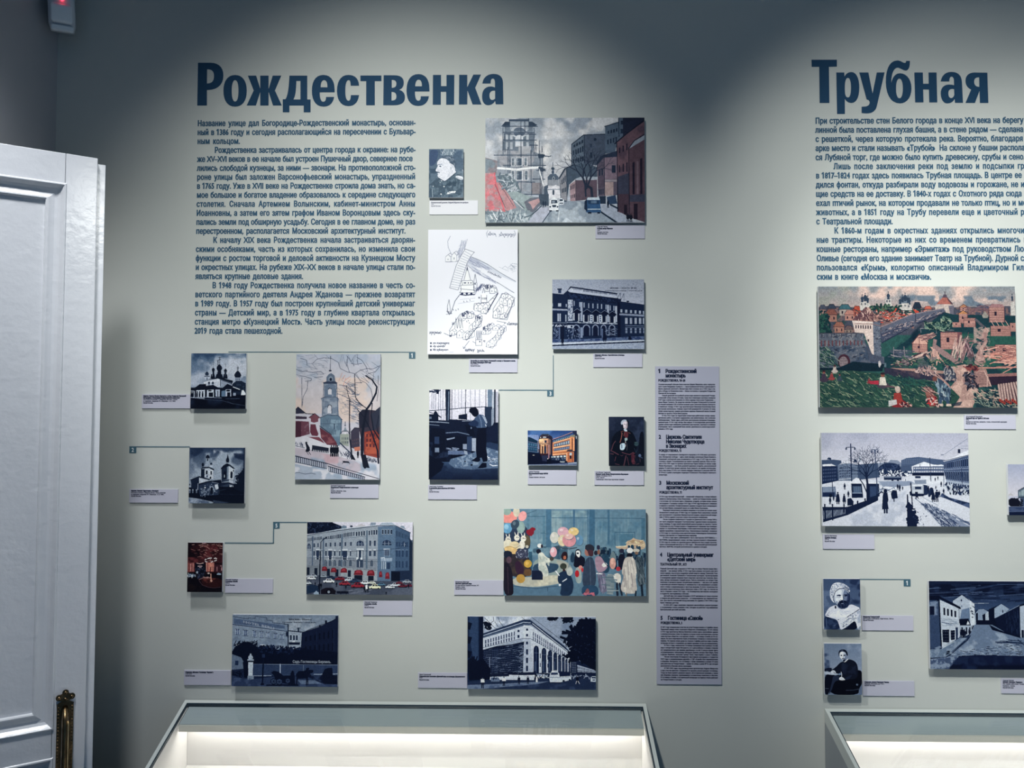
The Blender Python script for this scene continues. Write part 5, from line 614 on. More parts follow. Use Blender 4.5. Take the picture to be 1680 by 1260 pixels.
    c.E('#4a2c3c', 225, 640, 52, 62); c.E('#8a7a80', 222, 645, 36, 48); c.W('#38283c', '190 600 255 600 255 690 190 690', 6, 4, .3, .4); c.P('#112a3a', '18 690 180 690 300 640 560 660 540 720 300 720 18 720')
    c.D('#8a9a8c #2f5c50 #183c3c #20464a', '18 520 100 530 180 620 180 680 18 690', 150, 34, 5, 35, curl=.3)
    # river
    c.P('#33344a', '560 690 880 730 1200 760 1200 800 880 800 560 760'); c.M('#5c4854', '560 690 1200 750 1200 800 560 760', 50, .45, .6, .8); c.P('#b0887e', '600 690 900 700 1080 720 1060 740 700 710'); c.P('#36283c', '1380 760 1655 740 1655 830 1400 830'); c.P('#9c6e6c', '1400 740 1655 730 1655 756 1400 764')
    # log houses
    def logs(x0, y0, x1, y1, n, roof=None):
        c.P('#c08a80', [x0, y0, x1, y0, x1, y1, x0, y1])
        for i in range(n+1): y = y0+(y1-y0)*i/n; c.L('#5c3440', 3.2, [x0-4, y, x1+4, y]); c.L('#e0b0a0', 2.4, [x0, y+(y1-y0)/n*.35, x1, y+(y1-y0)/n*.35])
        c.L('#5c3440', 3, [x0, y0, x0, y1]); c.L('#5c3440', 3, [x1, y0, x1, y1]); c.R('#2c2438', x0+(x1-x0)*.35, y0+(y1-y0)*.3, x0+(x1-x0)*.5, y0+(y1-y0)*.58)
        if roof: c.P(roof, [x0-8, y0, (x0+x1)/2, y0-(x1-x0)*.42, x1+8, y0]); c.L('#3a2434', 4, [x0-8, y0, (x0+x1)/2, y0-(x1-x0)*.42, x1+8, y0])
    logs(1195, 190, 1255, 215, 3, '#b87c5c'); logs(1185, 245, 1255, 320, 7, '#c08458'); logs(1225, 280, 1320, 350, 8); logs(1130, 315, 1200, 352, 4); c.P('#5c5a64', '1310 290 1330 285 1400 350 1370 355'); logs(1435, 190, 1560, 310, 12); c.P('#a4787c', '1430 190 1460 162 1545 165 1565 190'); c.P('#9a948c', '1375 260 1400 222 1430 262 1420 280 1385 280'); logs(1445, 345, 1610, 425, 8); logs(1605, 320, 1655, 385, 6)
    for x in (1460, 1500, 1540, 1580): c.L('#d8a898', 5, [x-12, 302, x+16, 348])
    c.D('#7a5c64 #4c5068', '1340 170 1440 170 1440 220 1340 220', 26, 30, 7, 10); c.D('#7a5c64', '1250 190 1340 190 1340 250 1250 250', 16, 24, 7, -20)
    logs(1030, 400, 1170, 535, 12); c.P('#7a4c54', '1170 395 1205 402 1205 530 1170 535'); c.L('#7a5058', 5, '1030 398 1060 390 1205 400'); logs(795, 490, 918, 560, 7); c.P('#d8a898', '790 488 855 412 925 470 918 492'); c.L('#5c3440', 7, '790 488 855 412 920 480'); c.L('#5c3440', 4, '855 412 850 560'); logs(1480, 500, 1655, 590, 8); logs(1520, 600, 1655, 640, 4)
    c.D('#e0a898 #a46c68 #d89080', '1420 520 1655 500 1655 680 1500 680 1420 600', 50, 130, 8, -4, curl=.3); c.L('#c88c80', 12, '1290 690 1450 690 1655 685'); c.L('#c88c80', 8, '1540 730 1655 670')
    # timber stacks
    c.D('#c09c94 #6c4a54 #8c6c70 #d8b8ac', '1140 480 1250 470 1230 600 1110 590', 60, 110, 7, 108, curl=.12); c.D('#6c5058 #a4848a', '1250 500 1290 490 1310 600 1250 600', 14, 80, 7, 80, curl=.3); c.D('#c09890 #5c3c48 #d8a898', '930 620 985 535 1030 620', 40, 80, 7, 75, curl=.35); c.D('#d0b0a4 #a88880 #4c3444', '700 620 880 575 890 590 760 660 690 650', 50, 120, 8, -22, curl=.08); c.D('#d8a898 #5c2c3c', '690 630 790 630 780 665 690 660', 30, 12, 12)
    c.D('#a89ca0 #4c5468', '640 540 755 540 755 610 640 605', 40, 90, 5, 8, curl=.1); c.L('#8a8088', 6, '640 520 635 610'); c.L('#8a8088', 6, '725 515 730 610'); c.L('#8a8890', 5, '860 365 1140 380'); c.L('#8a8890', 4, '865 365 868 400'); c.L('#8a8890', 4, '995 370 998 410')
    c.D('#6c8878 #1f4440 #98a48c #14303a', '900 310 1010 320 1080 250 1130 330 1080 390 910 370', 170, 20, 10); c.P('#2a4650', '905 330 1120 330 1120 345 905 350', .4); c.D('#8c6468 #c0988c', '830 430 960 410 980 440 900 460', 18, 60, 7, -15, curl=.2); c.D('#8a6c70', '1220 450 1390 440 1380 490 1280 490', 16, 60, 6, -5)
    # path
    c.P('#a4807c', '1400 350 1430 380 1410 440 1420 470 1370 560 1400 640 1370 680 1300 660 1330 560 1390 470 1370 420'); c.M('#c8a49a', '1300 350 1440 350 1440 680 1300 680', 30, .45, .6, .8); c.P('#9a7c7c', '970 450 1000 460 990 500 1080 560 1190 650 1150 660 1040 590 960 520')
    c.M('#6c6a70', '600 600 1400 600 1400 690 600 690', 60, .5, .62, .7); c.P('#b08c84', '1120 680 1230 660 1260 720 1220 800 1340 880 1280 1018 1100 1018 1160 930 1100 850 1160 780'); c.M('#d4b0a2', '1110 670 1260 660 1340 880 1280 1018 1100 1018', 40, .4, .6, .9)
    c.D('#2c4c48 #1a3440 #4c6e58', '620 600 1400 640 1400 680 640 680', 120, 30, 6, 10)
    # near bank
    c.P('#2c5048', '18 710 300 715 560 740 700 780 960 800 1110 860 1180 930 1120 1018 18 1018'); c.D('#708570 #1d3c40 #8f9a80 #3c6654 #16303c #24484a', '18 715 560 745 960 800 1150 930 1120 1018 18 1018', 700, 40, 5, 28, curl=.35); c.D('#1a3c44 #2c5c54', '560 745 960 800 1100 860 900 860 600 820', 90, 50, 6, 20)
    c.P('#24414c', '1290 900 1480 860 1560 960 1655 980 1655 1018 1310 1018'); c.D('#8c9888 #18303c #c8a898', '1290 890 1480 860 1560 960 1655 980 1655 1018 1310 1018', 120, 34, 6, 30)
    # foot bridge and carts
    c.P('#b08880', '1330 700 1400 700 1440 840 1330 850 1200 800'); c.W('#5c4450', '1215 740 1400 720 1430 835 1210 830', 1, 9, 1, .3); c.L('#d8b4a8', 7, '1385 715 1438 840'); c.L('#d8b4a8', 6, '1410 760 1405 845'); c.D('#4c2834 #8c4848', '1220 670 1330 670 1330 710 1230 710', 20, 30, 12, 0); c.D('#1c2434 #3a3444 #5c5c6c', '1215 730 1320 730 1330 850 1250 860', 70, 26, 10)
    # logs lower right
    c.P('#4a3440', '1490 820 1655 805 1655 980 1510 980')
    for i in range(8): c.L('#c4a49c', 15, [1500+i*21, 830-i*3, 1515+i*19+i*i, 950+i*2]); c.L('#6c4c54', 4, [1510+i*21, 830-i*3, 1525+i*19+i*i, 950])
    for i in range(9): c.E('#b0483c', 1510+i*17, 955+(i % 3)*12, 11, 12); c.E('#5c1c2c', 1510+i*17, 955+(i % 3)*12, 5)
    # people
    def sit(x, y, s, body, head='#8c5c54', skirt=None):
        c.E(skirt or body, x, y, s*.55, s*.28); c.P(body, [x-s*.32, y, x-s*.26, y-s*.7, x+s*.2, y-s*.72, x+s*.34, y]); c.E(head, x, y-s*.9, s*.17, s*.2); c.E('#3c2834', x, y-s*1.02, s*.19, s*.1)
    for a in ((58, 790, 70, '#463c50', '#8c5450'), (122, 780, 50, '#9c4448', '#9c645c'), (148, 720, 50, '#c0b0aa', '#6c4444'), (188, 790, 46, '#3c4c5c', '#8c5c54'), (545, 835, 95, '#d8ccc0', '#8c5448', '#4c4454'), (668, 985, 125, '#a03c38', '#c8a89c', '#8c2c34'), (432, 812, 36, '#8c3c44')): sit(*a)
    c.P('#b8344a', '430 800 510 795 512 828 440 825'); c.L('#6c4c58', 12, '570 840 640 850'); c.P('#c4c0c0', '590 960 655 950 660 990 590 1010'); c.D('#8c4c48 #d8a098 #3c2434', '690 980 770 970 775 1010 690 1010', 24, 18, 9); c.E('#c8b4a8', 665, 860, 22, 20)
    c.P('#3c5068', '965 810 1000 770 1060 790 1100 830 1105 900 1080 960 1010 960 1000 860'); c.D('#7890a0 #1f3048 #a4b0b4', '980 790 1090 800 1100 950 1010 950', 50, 40, 8, 80); c.E('#7c4c48', 975, 780, 20, 22); c.L('#b48c84', 10, '960 740 1040 790 1100 850'); c.L('#b48c84', 8, '990 735 1090 830'); c.L('#3c5470', 26, '1020 940 1015 995'); c.L('#3c5470', 26, '1070 940 1085 995'); c.P('#d8c0b0', '1000 985 1040 985 1040 1005 1000 1005'); c.P('#d8c0b0', '1065 985 1105 985 1110 1005 1065 1005')
    c.P('#8c4c48', '900 920 940 890 990 930 1000 1000 930 1010'); c.D('#b88c84 #5c2c38 #d0a498', '870 850 960 860 980 900 900 900', 30, 60, 5, 35, curl=.2); c.E('#9c645c', 915, 905, 18, 18); c.D('#c8343c #d8b0a8 #3c2434', '900 940 1000 940 1000 1010 910 1010', 30, 24, 9); c.P('#1c2c40', '1110 985 1200 965 1180 1000 1110 1005', .7)
    c.P('#4c5468', '1050 690 1090 670 1120 700 1150 740 1150 780 1060 790'); c.D('#a49c9c #2c3448', '1050 680 1140 690 1150 790 1060 790', 40, 26, 8); c.E('#8c6c6c', 1080, 680, 12)
    c.D('#9c7c7c #4c4858 #c8a8a0', '800 680 980 680 990 760 820 740', 70, 22, 9); c.P('#c4bcbc', '510 640 525 630 535 660 520 690 512 680'); c.R('#5c7480', 560, 650, 576, 685)
    c.N(.16, 7, 2); return c
def print_winter_square():
    c = Print(20, 25, 1645, 1065, 732, '#c8cad8', 59)
    c.V('#b4b6ca', '#cfcfdb', 20, 25, 1645, 380); c.M('#a6aabf', '20 25 700 25 500 200 20 240', 240, .42, .62, .6); d = '#16264a'; m = '#465a7c'
    c.P('#8894ac', '580 370 760 350 780 325 860 330 900 360 900 330 960 305 1090 292 1200 305 1380 325 1380 400 580 420'); c.P('#53678a', '900 330 960 305 1090 292 1200 305 1380 325 1380 380 900 400'); c.W('#7f8dab', '910 320 1190 300 1190 370 910 370', 14, 3, .4, .4); c.P(m, '20 330 160 325 240 335 240 360 420 380 640 360 660 520 20 600'); c.P('#2c4066', '80 320 100 300 125 305 130 330'); c.P('#2c4066', '370 350 385 315 410 330 420 360'); c.P('#a6b0c2', '430 350 435 300 443 272 452 300 460 350'); c.L(d, 4, '443 270 443 250')
    c.P('#dfe0e8', '30 378 130 372 180 395 30 400'); c.P('#20345c', '20 400 190 398 200 600 20 610'); c.W('#62759a', '30 420 185 410 185 560 30 575', 8, 4, .35, .5); c.P('#73839e', '200 385 280 345 380 385 420 400 420 540 210 560'); c.P('#d8dae4', '215 380 285 335 380 375 290 365'); c.W('#22365e', '215 405 340 400 340 520 215 530', 6, 4, .45, .5); c.W('#24385f', '350 400 460 400 460 500 350 500', 6, 3, .4, .5); c.L('#cfd3de', 7, '210 545 340 535')
    c.E('#263a62', 775, 420, 118, 62); c.D('#1d3058 #3a4e76', '650 400 880 380 900 470 660 490', 90, 30, 12); c.P('#4c5f82', '890 400 1000 380 1030 480 900 490'); c.D('#1d3058 #e4e6ec', '660 450 1000 450 1000 500 660 500', 70, 20, 10)
    c.P('#dcdfe8', '1020 395 1150 345 1280 385 1370 380 1370 480 1020 480'); c.P('#50648a', '1030 400 1370 395 1370 480 1030 480'); c.W('#e2e4ec', '1035 400 1365 400 1365 470 1035 475', 18, 2, .5, .5); c.P('#e6e8ef', '1130 375 1160 350 1230 375 1300 380 1350 375 1350 395 1020 400'); c.R(d, 1020, 470, 1370, 500)
    # right house
    c.P('#4a5e84', '1360 340 1640 275 1645 640 1380 540'); c.P('#dfe1ea', '1360 335 1500 285 1560 250 1640 215 1640 275 1370 345'); c.L(d, 6, '1370 335 1640 270'); c.W('#1a2c54', '1370 360 1640 300 1640 400 1370 420', 12, 1, .45, .85, '#8494b2'); c.W('#16284e', '1375 450 1640 450 1640 570 1380 540', 13, 1, .45, .9, '#93a2bc'); c.L('#93a0ba', 8, '1370 432 1640 415'); c.P('#a8b4c8', '1385 545 1645 580 1645 660 1385 600'); c.W('#24385f', '1385 560 1640 600 1640 650 1385 600', 10, 1, .5, .8, arch=True); c.R(d, 1525, 205, 1552, 250); c.L('#5f7092', 3, '1380 260 1630 90'); c.L('#5f7092', 3, '1560 170 1640 170'); c.L('#5f7092', 3, '1560 195 1640 200'); c.L(m, 5, '1340 268 1370 268')
    # ground snow
    c.P('#d6d9e4', '20 600 200 560 640 550 900 550 1000 500 1380 500 1400 610 1645 700 1645 1065 20 1065'); c.P('#8f9cb6', '660 570 1000 560 1080 600 700 640', ); c.M('#b4bccf', '20 900 700 800 960 640 960 1065 20 1065', 120, .45, .62, .7); c.P('#dde0e9', '1130 520 1330 500 1380 560 1200 600')
    c.P('#93a2bb', '640 560 900 555 1000 600 660 610', .6)
    c.R('#1f3058', 705, 508, 900, 548); c.R('#8a99b2', 712, 514, 895, 522); c.E(d, 800, 552, 12, 8); c.E(d, 860, 552, 12, 8); c.P('#5c6e92', '20 630 170 625 180 740 20 740'); c.R('#20335c', 30, 690, 160, 735); c.P('#8797b0', '30 630 160 630 170 680 30 690'); c.E('#13223f', 115, 725, 18, 20)
    # kiosks
    c.P('#dfe1ea', '310 585 370 545 400 525 440 535 470 560 520 580 520 595 310 595'); c.P('#16274c', '345 592 460 592 475 745 350 750'); c.P('#5f7494', '360 620 450 620 455 690 365 690'); c.W('#1a2c50', '360 620 450 620 450 690 360 690', 4, 1, .15, 1); c.R('#93a3bc', 355, 690, 465, 700); c.P('#1a2c52', '510 590 650 590 655 730 510 790'); c.P('#3a5078', '550 620 620 620 620 720 550 740'); c.L('#e0e2ea', 10, '520 580 650 585'); c.P('#dfe2ea', '655 640 720 620 840 630 850 660 800 700 660 690'); c.D(d+' #8a99b4', '660 640 840 635 830 690 660 690', 26, 34, 8, 0)
    # trees, lamps, posts
    c.L(d, 30, '525 800 525 600 510 470', p2=16)
    for a, l in ((-1.9, 90), (-1.3, 100), (-2.4, 100), (-.8, 90), (-1.6, 110)): c.B('#1a2b50', 515, 520, l, a, 5, 11, .5, .74)
    c.L(d, 12, '520 700 480 600 440 540'); c.L('#22355c', 13, '345 160 348 400 350 560'); c.L('#22355c', 8, '295 190 345 185 392 190')
    for x, y in ((295, 205), (390, 205), (578, 238), (642, 238)): c.E('#22355c', x, y, 9, 12)
    c.L('#22355c', 10, '345 150 345 200'); c.L('#3a4d72', 11, '610 215 620 400 632 700'); c.L('#3a4d72', 7, '578 235 580 212 600 212 612 235 625 210 642 212 644 235'); c.L('#30446c', 6, '716 350 716 440'); c.L('#30446c', 8, '1215 300 1222 560'); c.L('#30446c', 5, '1105 370 1105 440'); c.L('#22355c', 6, '1562 420 1568 620'); c.L('#40547a', 6, '1365 500 1362 620'); c.L('#22355c', 8, '135 560 145 770')
    # tram and traffic
    c.P('#b4bccb', '1005 600 1020 580 1110 575 1140 600 1140 720 1010 720'); c.P('#dfe2ea', '1015 600 1130 598 1128 615 1018 618'); c.R('#22355c', 1045, 622, 1115, 652); c.R('#c9cfda', 1015, 660, 1130, 690); c.P('#16274c', '1005 700 1140 700 1140 728 1010 728'); c.P('#22345a', '1140 600 1185 610 1185 710 1140 720'); c.P('#8c99b0', '1040 550 1170 545 1170 590 1050 590'); c.R('#22355c', 1050, 505, 1110, 530); c.L(d, 12, '1000 580 1008 700 1015 870'); c.P(d, '985 680 1005 670 1005 720 990 720')
    c.D(d+' #24385f', '1190 640 1240 640 1240 720 1190 720', 26, 40, 14, 90, curl=.1); c.D(d+' #c8ced9 #31456c', '1380 600 1640 630 1640 710 1440 690 1380 650', 110, 30, 14, 90, curl=.4); c.P('#9aa6bc', '1570 640 1640 640 1640 655 1570 655')
    for x, y, h in ((195, 815, 130), (265, 810, 105), (312, 740, 70), (110, 820, 80), (272, 655, 70), (855, 655, 60), (878, 670, 70), (910, 662, 44), (1245, 785, 120), (1285, 785, 130), (1312, 735, 70), (1275, 650, 40), (1335, 620, 55), (1360, 700, 60), (150, 780, 50), (1300, 545, 40), (1270, 560, 40), (945, 560, 24)): c.F(d, x, y, h, .34, dress=(x in (195, 265, 1245)))
    c.P(d, '300 760 340 750 368 790 365 830 300 835'); c.P(d, '780 700 800 660 845 665 855 750 790 760'); c.L(d, 12, '812 750 814 785'); c.L(d, 9, '1055 700 1058 755'); c.L(d, 8, '1075 740 1080 755'); c.P(d, '1045 680 1075 680 1080 740 1050 740')
    c.E(d, 720, 672, 20, 24); c.P(d, '700 690 742 690 752 770 742 800 752 870 680 876 686 790 690 720'); c.L(d, 18, '707 860 708 912'); c.L(d, 18, '732 860 733 912')
    # fence
    c.P('#1a2b50', '25 850 300 850 640 735 640 775 300 940 30 1020'); c.W('#a4b0c6', '30 880 280 870 280 930 35 1000', 18, 1, .4, .8)
    for x in (50, 135, 262, 358, 412, 495): y = 850-max(0, x-300)*.33; c.E(d, x, y-22, 9, 12); c.R(d, x-7, y-20, x+7, y+ (150 if x < 200 else 60))
    for i in range(26): x = 280+i*14; c.L(d, 6, [x, 852-(x-280)*.32, x, 930-(x-280)*.46])
    # dark bush and rails
    c.P(d, '955 710 968 705 972 790 1000 830 1000 900 1050 940 1065 1000 1060 1065 955 1065'); c.D(d, '960 800 1000 820 1060 950 1060 1060 960 1060', 60, 30, 20); c.D('#2f436c', '990 880 1160 900 1180 1060 1060 1060', 16, 12, 6)
    c.P('#8d9ab4', '1100 800 1170 810 1645 1030 1645 1065 1330 1065'); c.D('#43577e #c8cdda #2f436c', '1100 805 1200 810 1560 1065 1340 1065', 260, 34, 5, 40, curl=.3); c.L('#e2e4ec', 9, '1130 745 1250 850 1640 1050'); c.L('#30446c', 8, '1045 750 1140 830 1240 930 1420 1065'); c.D('#43577e #6c7d9c', '1200 820 1400 900 1640 1020 1640 1050 1300 900', 110, 36, 6, 32, curl=.3); c.P('#52668e', '1340 690 1420 740 1645 800 1645 860 1500 800 1320 730'); c.M('#22355c', '1340 690 1420 740 1645 800 1645 860 1500 800 1320 730', 40, .4, .6)
    c.L('#8a98b2', 5, '1130 740 1300 830'); c.L('#a8b3c8', 5, '1060 760 1200 900')
    c.N(.07, 9, 2); return c
def print_white_cap():
    c = Print(62, 42, 898, 1218, 330, '#31446a', 61); c.rnd = 2
    c.V('#3f5478', '#5a6e90', 62, 42, 898, 1218); c.M('#1f3056', '500 42 898 42 898 640 600 640', 180, .40, .62, .9); c.M('#64789a', '62 300 260 300 260 800 62 800', 150, .45, .62, .8)
    # face turned a little to the right, light from the left
    c.P('#b9c1d1', '296 400 330 320 430 262 560 270 630 330 650 470 640 600 600 670 480 700 400 660 330 600 296 520'); c.P('#d9dde6', '320 420 340 340 420 290 480 290 470 400 480 470 430 560 380 590 335 560')
    c.P('#6f80a0', '530 285 600 320 650 420 645 600 590 660 540 620 520 520 500 440'); c.P('#33456d', '590 330 655 400 652 560 610 640 580 560 600 460'); c.P('#1c2a50', '630 350 665 420 655 580 630 620')
    c.P('#3a4b72', '352 430 385 408 440 404 462 420 455 442 420 436 370 446'); c.P('#1f2f56', '398 424 440 420 446 442 410 448', rnd=1); c.P('#1b2a50', '510 412 560 396 610 404 606 436 560 452 516 442'); c.E('#0f1c40', 428, 434, 15, 11); c.E('#0f1c40', 548, 434, 18, 12); c.E('#b4bed0', 536, 428, 7, 8); c.L('#56688c', 8, '350 462 400 470 450 462')
    c.P('#edf0f4', '452 430 482 424 500 470 506 512 480 534 450 520 446 500 468 480'); c.P('#2e4068', '500 440 520 450 524 520 500 536 506 500'); c.L('#2b3c62', 9, '446 528 480 540 512 530'); c.P('#8f9db6', '336 560 390 560 372 640 340 600')
    # cap of curly white fur
    c.P('#d6d8e1', '288 560 300 470 300 400 335 320 420 262 520 256 600 300 650 350 668 320 640 236 560 168 430 122 330 128 256 182 212 300 206 430 226 510 262 566 320 610'); c.D('#8d9ab3 #f4f3f6 #b4bccb #64759a', '215 300 290 180 430 130 560 175 655 260 660 330 560 262 420 258 310 340 290 540 230 500', 210, 22, 10, curl=2); c.L('#1d2c50', 13, '288 548 292 440 332 335 425 268 520 262 602 306 650 356'); c.D('#6c7c9c #3a4b70', '540 200 640 260 655 330 560 260', 40, 16, 8)
    # moustache and full dark beard
    c.P('#16234a', '372 640 400 590 432 556 470 540 520 536 580 552 640 520 652 600 630 660 570 706 490 736 420 712'); c.P('#0c1634', '430 570 478 552 520 556 590 580 560 606 500 592 450 604 410 610'); c.D('#33456a #0a1430 #223358', '395 580 440 560 560 560 640 560 630 660 480 720 400 690', 90, 44, 6, 80, curl=.35); c.E('#6e7c98', 488, 612, 30, 11)
    # white hood and shaggy lapel
    c.P('#d3d5df', '84 905 118 815 188 706 300 655 366 652 392 716 480 748 590 722 640 645 700 628 800 672 898 716 898 1218 830 1218 782 1008 664 1078 560 1160 482 1206 440 1218 418 1150 368 982 200 938'); c.M('#eceef2', '130 760 640 700 860 700 560 940 200 930', 110, .42, .6, .9); c.D('#aab4c8 #eceff3', '130 800 300 690 640 720 800 740 420 960 200 900', 46, 90, 8, 12, al=.5); c.M('#9fabc2', '800 780 898 760 898 1218 836 1218', 70, .42, .6, .9); c.L('#1f2c50', 15, '552 962 640 892 750 822 872 742'); c.D('#f6f6f8 #8a96b2 #56678c #dfe3ea', '570 955 780 805 806 960 664 1078 500 1180 478 1085', 210, 30, 9, 60, curl=.9); c.P('#0e183a', '310 672 346 660 352 732 316 732', rnd=1); c.L('#43547a', 7, '100 905 140 870 198 800'); c.E('#2a3a60', 158, 886, 18, 8); c.E('#2a3a60', 392, 988, 20, 8)
    c.P('#1b2b50', '72 924 150 916 240 968 350 992 402 1082 424 1218 72 1218'); c.M('#33486f', '90 940 380 1010 410 1218 90 1218', 80, .45, .62, .8); c.P('#0d1634', '484 1212 600 1150 700 1052 775 1002 832 1218 480 1218'); c.P('#40557a', '100 950 132 950 142 1218 108 1218'); c.L('#8a9ab4', 5, '288 1132 322 1108'); c.P('#8c98ae', '838 1180 898 1110 898 1218 840 1218')
    c.N(.07, 14, 2); return c
def print_seated_writer():
    c = Print(65, 50, 900, 1222, 330, '#6f829c', 67); c.rnd = 2
    c.V('#6b7e9a', '#8e9cb3', 65, 50, 900, 760); c.M('#8d9cb4', '520 50 900 50 900 660 640 440', 220, .40, .62, .9); c.M('#3c5074', '65 260 190 260 210 690 65 690', 160, .34, .56, .9)
    d = '#0b1228'
    c.P('#131e3a', '65 620 220 600 240 660 200 704 65 694'); c.P('#b4becd', '65 688 200 700 320 750 430 690 442 730 300 772 65 752'); c.P(d, '65 745 260 770 300 760 240 900 150 1222 65 1222'); c.P('#070b1c', '300 780 560 700 830 640 905 690 905 960 840 1060 820 1222 160 1222 240 900'); c.P('#60718e', '822 1092 900 970 900 1222 824 1222')
    c.P('#10182e', '205 664 320 590 408 492 470 460 560 440 618 400 740 444 798 520 818 650 790 860 520 864 400 762 320 722 232 694'); c.P('#17213c', '470 470 520 500 560 560 560 760 470 740 440 600'); c.M('#1d2844', '420 500 780 480 780 760 460 760', 80, .48, .64, .7); c.L('#26324f', 7, '478 480 500 560 490 700'); c.P('#24304c', '250 800 330 768 400 800 424 884 290 904 208 1150 150 1222 236 900'); c.P('#1d2844', '520 832 620 780 690 760 610 864 520 884')
    # head: tousled dark hair, moustache and small beard
    c.P('#b9c1d0', '404 330 402 262 430 226 500 222 548 252 578 320 574 380 548 430 510 460 468 436 432 392 414 372'); c.P('#dcdfe6', '412 330 412 268 440 238 492 236 500 290 490 350 474 400 440 388 420 364'); c.P('#7686a4', '536 262 576 320 572 380 540 436 512 410 530 350'); c.P('#101a32', '392 346 384 268 396 214 450 180 520 182 568 214 592 286 592 334 566 318 548 266 512 236 466 226 424 244 404 278 406 330'); c.P('#3a4864', '430 198 494 190 486 222 430 226'); c.L('#26334f', 6, '400 240 440 200 480 190')
    c.P('#2c3a58', '424 312 446 304 468 314 462 334 434 336'); c.P('#22304c', '488 306 520 300 542 312 530 330 492 330'); c.E('#0e1830', 448, 326, 9, 7); c.E('#0e1830', 510, 320, 11, 7); c.L('#e8eaf0', 9, '474 326 466 372'); c.L('#5c6b88', 5, '484 330 488 378 466 384'); c.P('#141e38', '450 410 468 388 486 384 520 392 546 402 524 408 486 398'); c.P('#18223e', '474 418 520 410 540 414 530 446 504 462 484 448'); c.E('#7f8ba2', 492, 412, 12, 5)
    c.P('#e2e5ea', '494 472 534 474 604 404 592 388 566 420 536 448'); c.P('#cfd4dd', '204 702 224 670 262 656 300 672 322 712 304 742 262 736 230 730'); c.L('#7c8aa2', 5, '240 690 280 700'); c.L('#18223c', 12, '276 712 300 734'); c.P('#d9dce3', '384 852 402 824 432 810 466 816 500 844 532 884 440 888 398 880'); c.L('#8b97ad', 5, '430 850 510 876'); c.L('#ccd2db', 13, '436 700 450 744 446 812'); c.P('#6c82a4', '360 742 438 712 440 768 382 776'); c.E('#4a5c78', 788, 985, 26, 24); c.E('#8390a6', 782, 978, 9, 8); c.L('#3a465e', 12, '540 1115 700 1110 850 1080'); c.L('#5c6a84', 8, '80 1075 150 1080'); c.L('#8c9ab2', 8, '110 680 150 690'); c.L(d, 9, '140 612 240 612')
    c.N(.06, 20, 2); return c
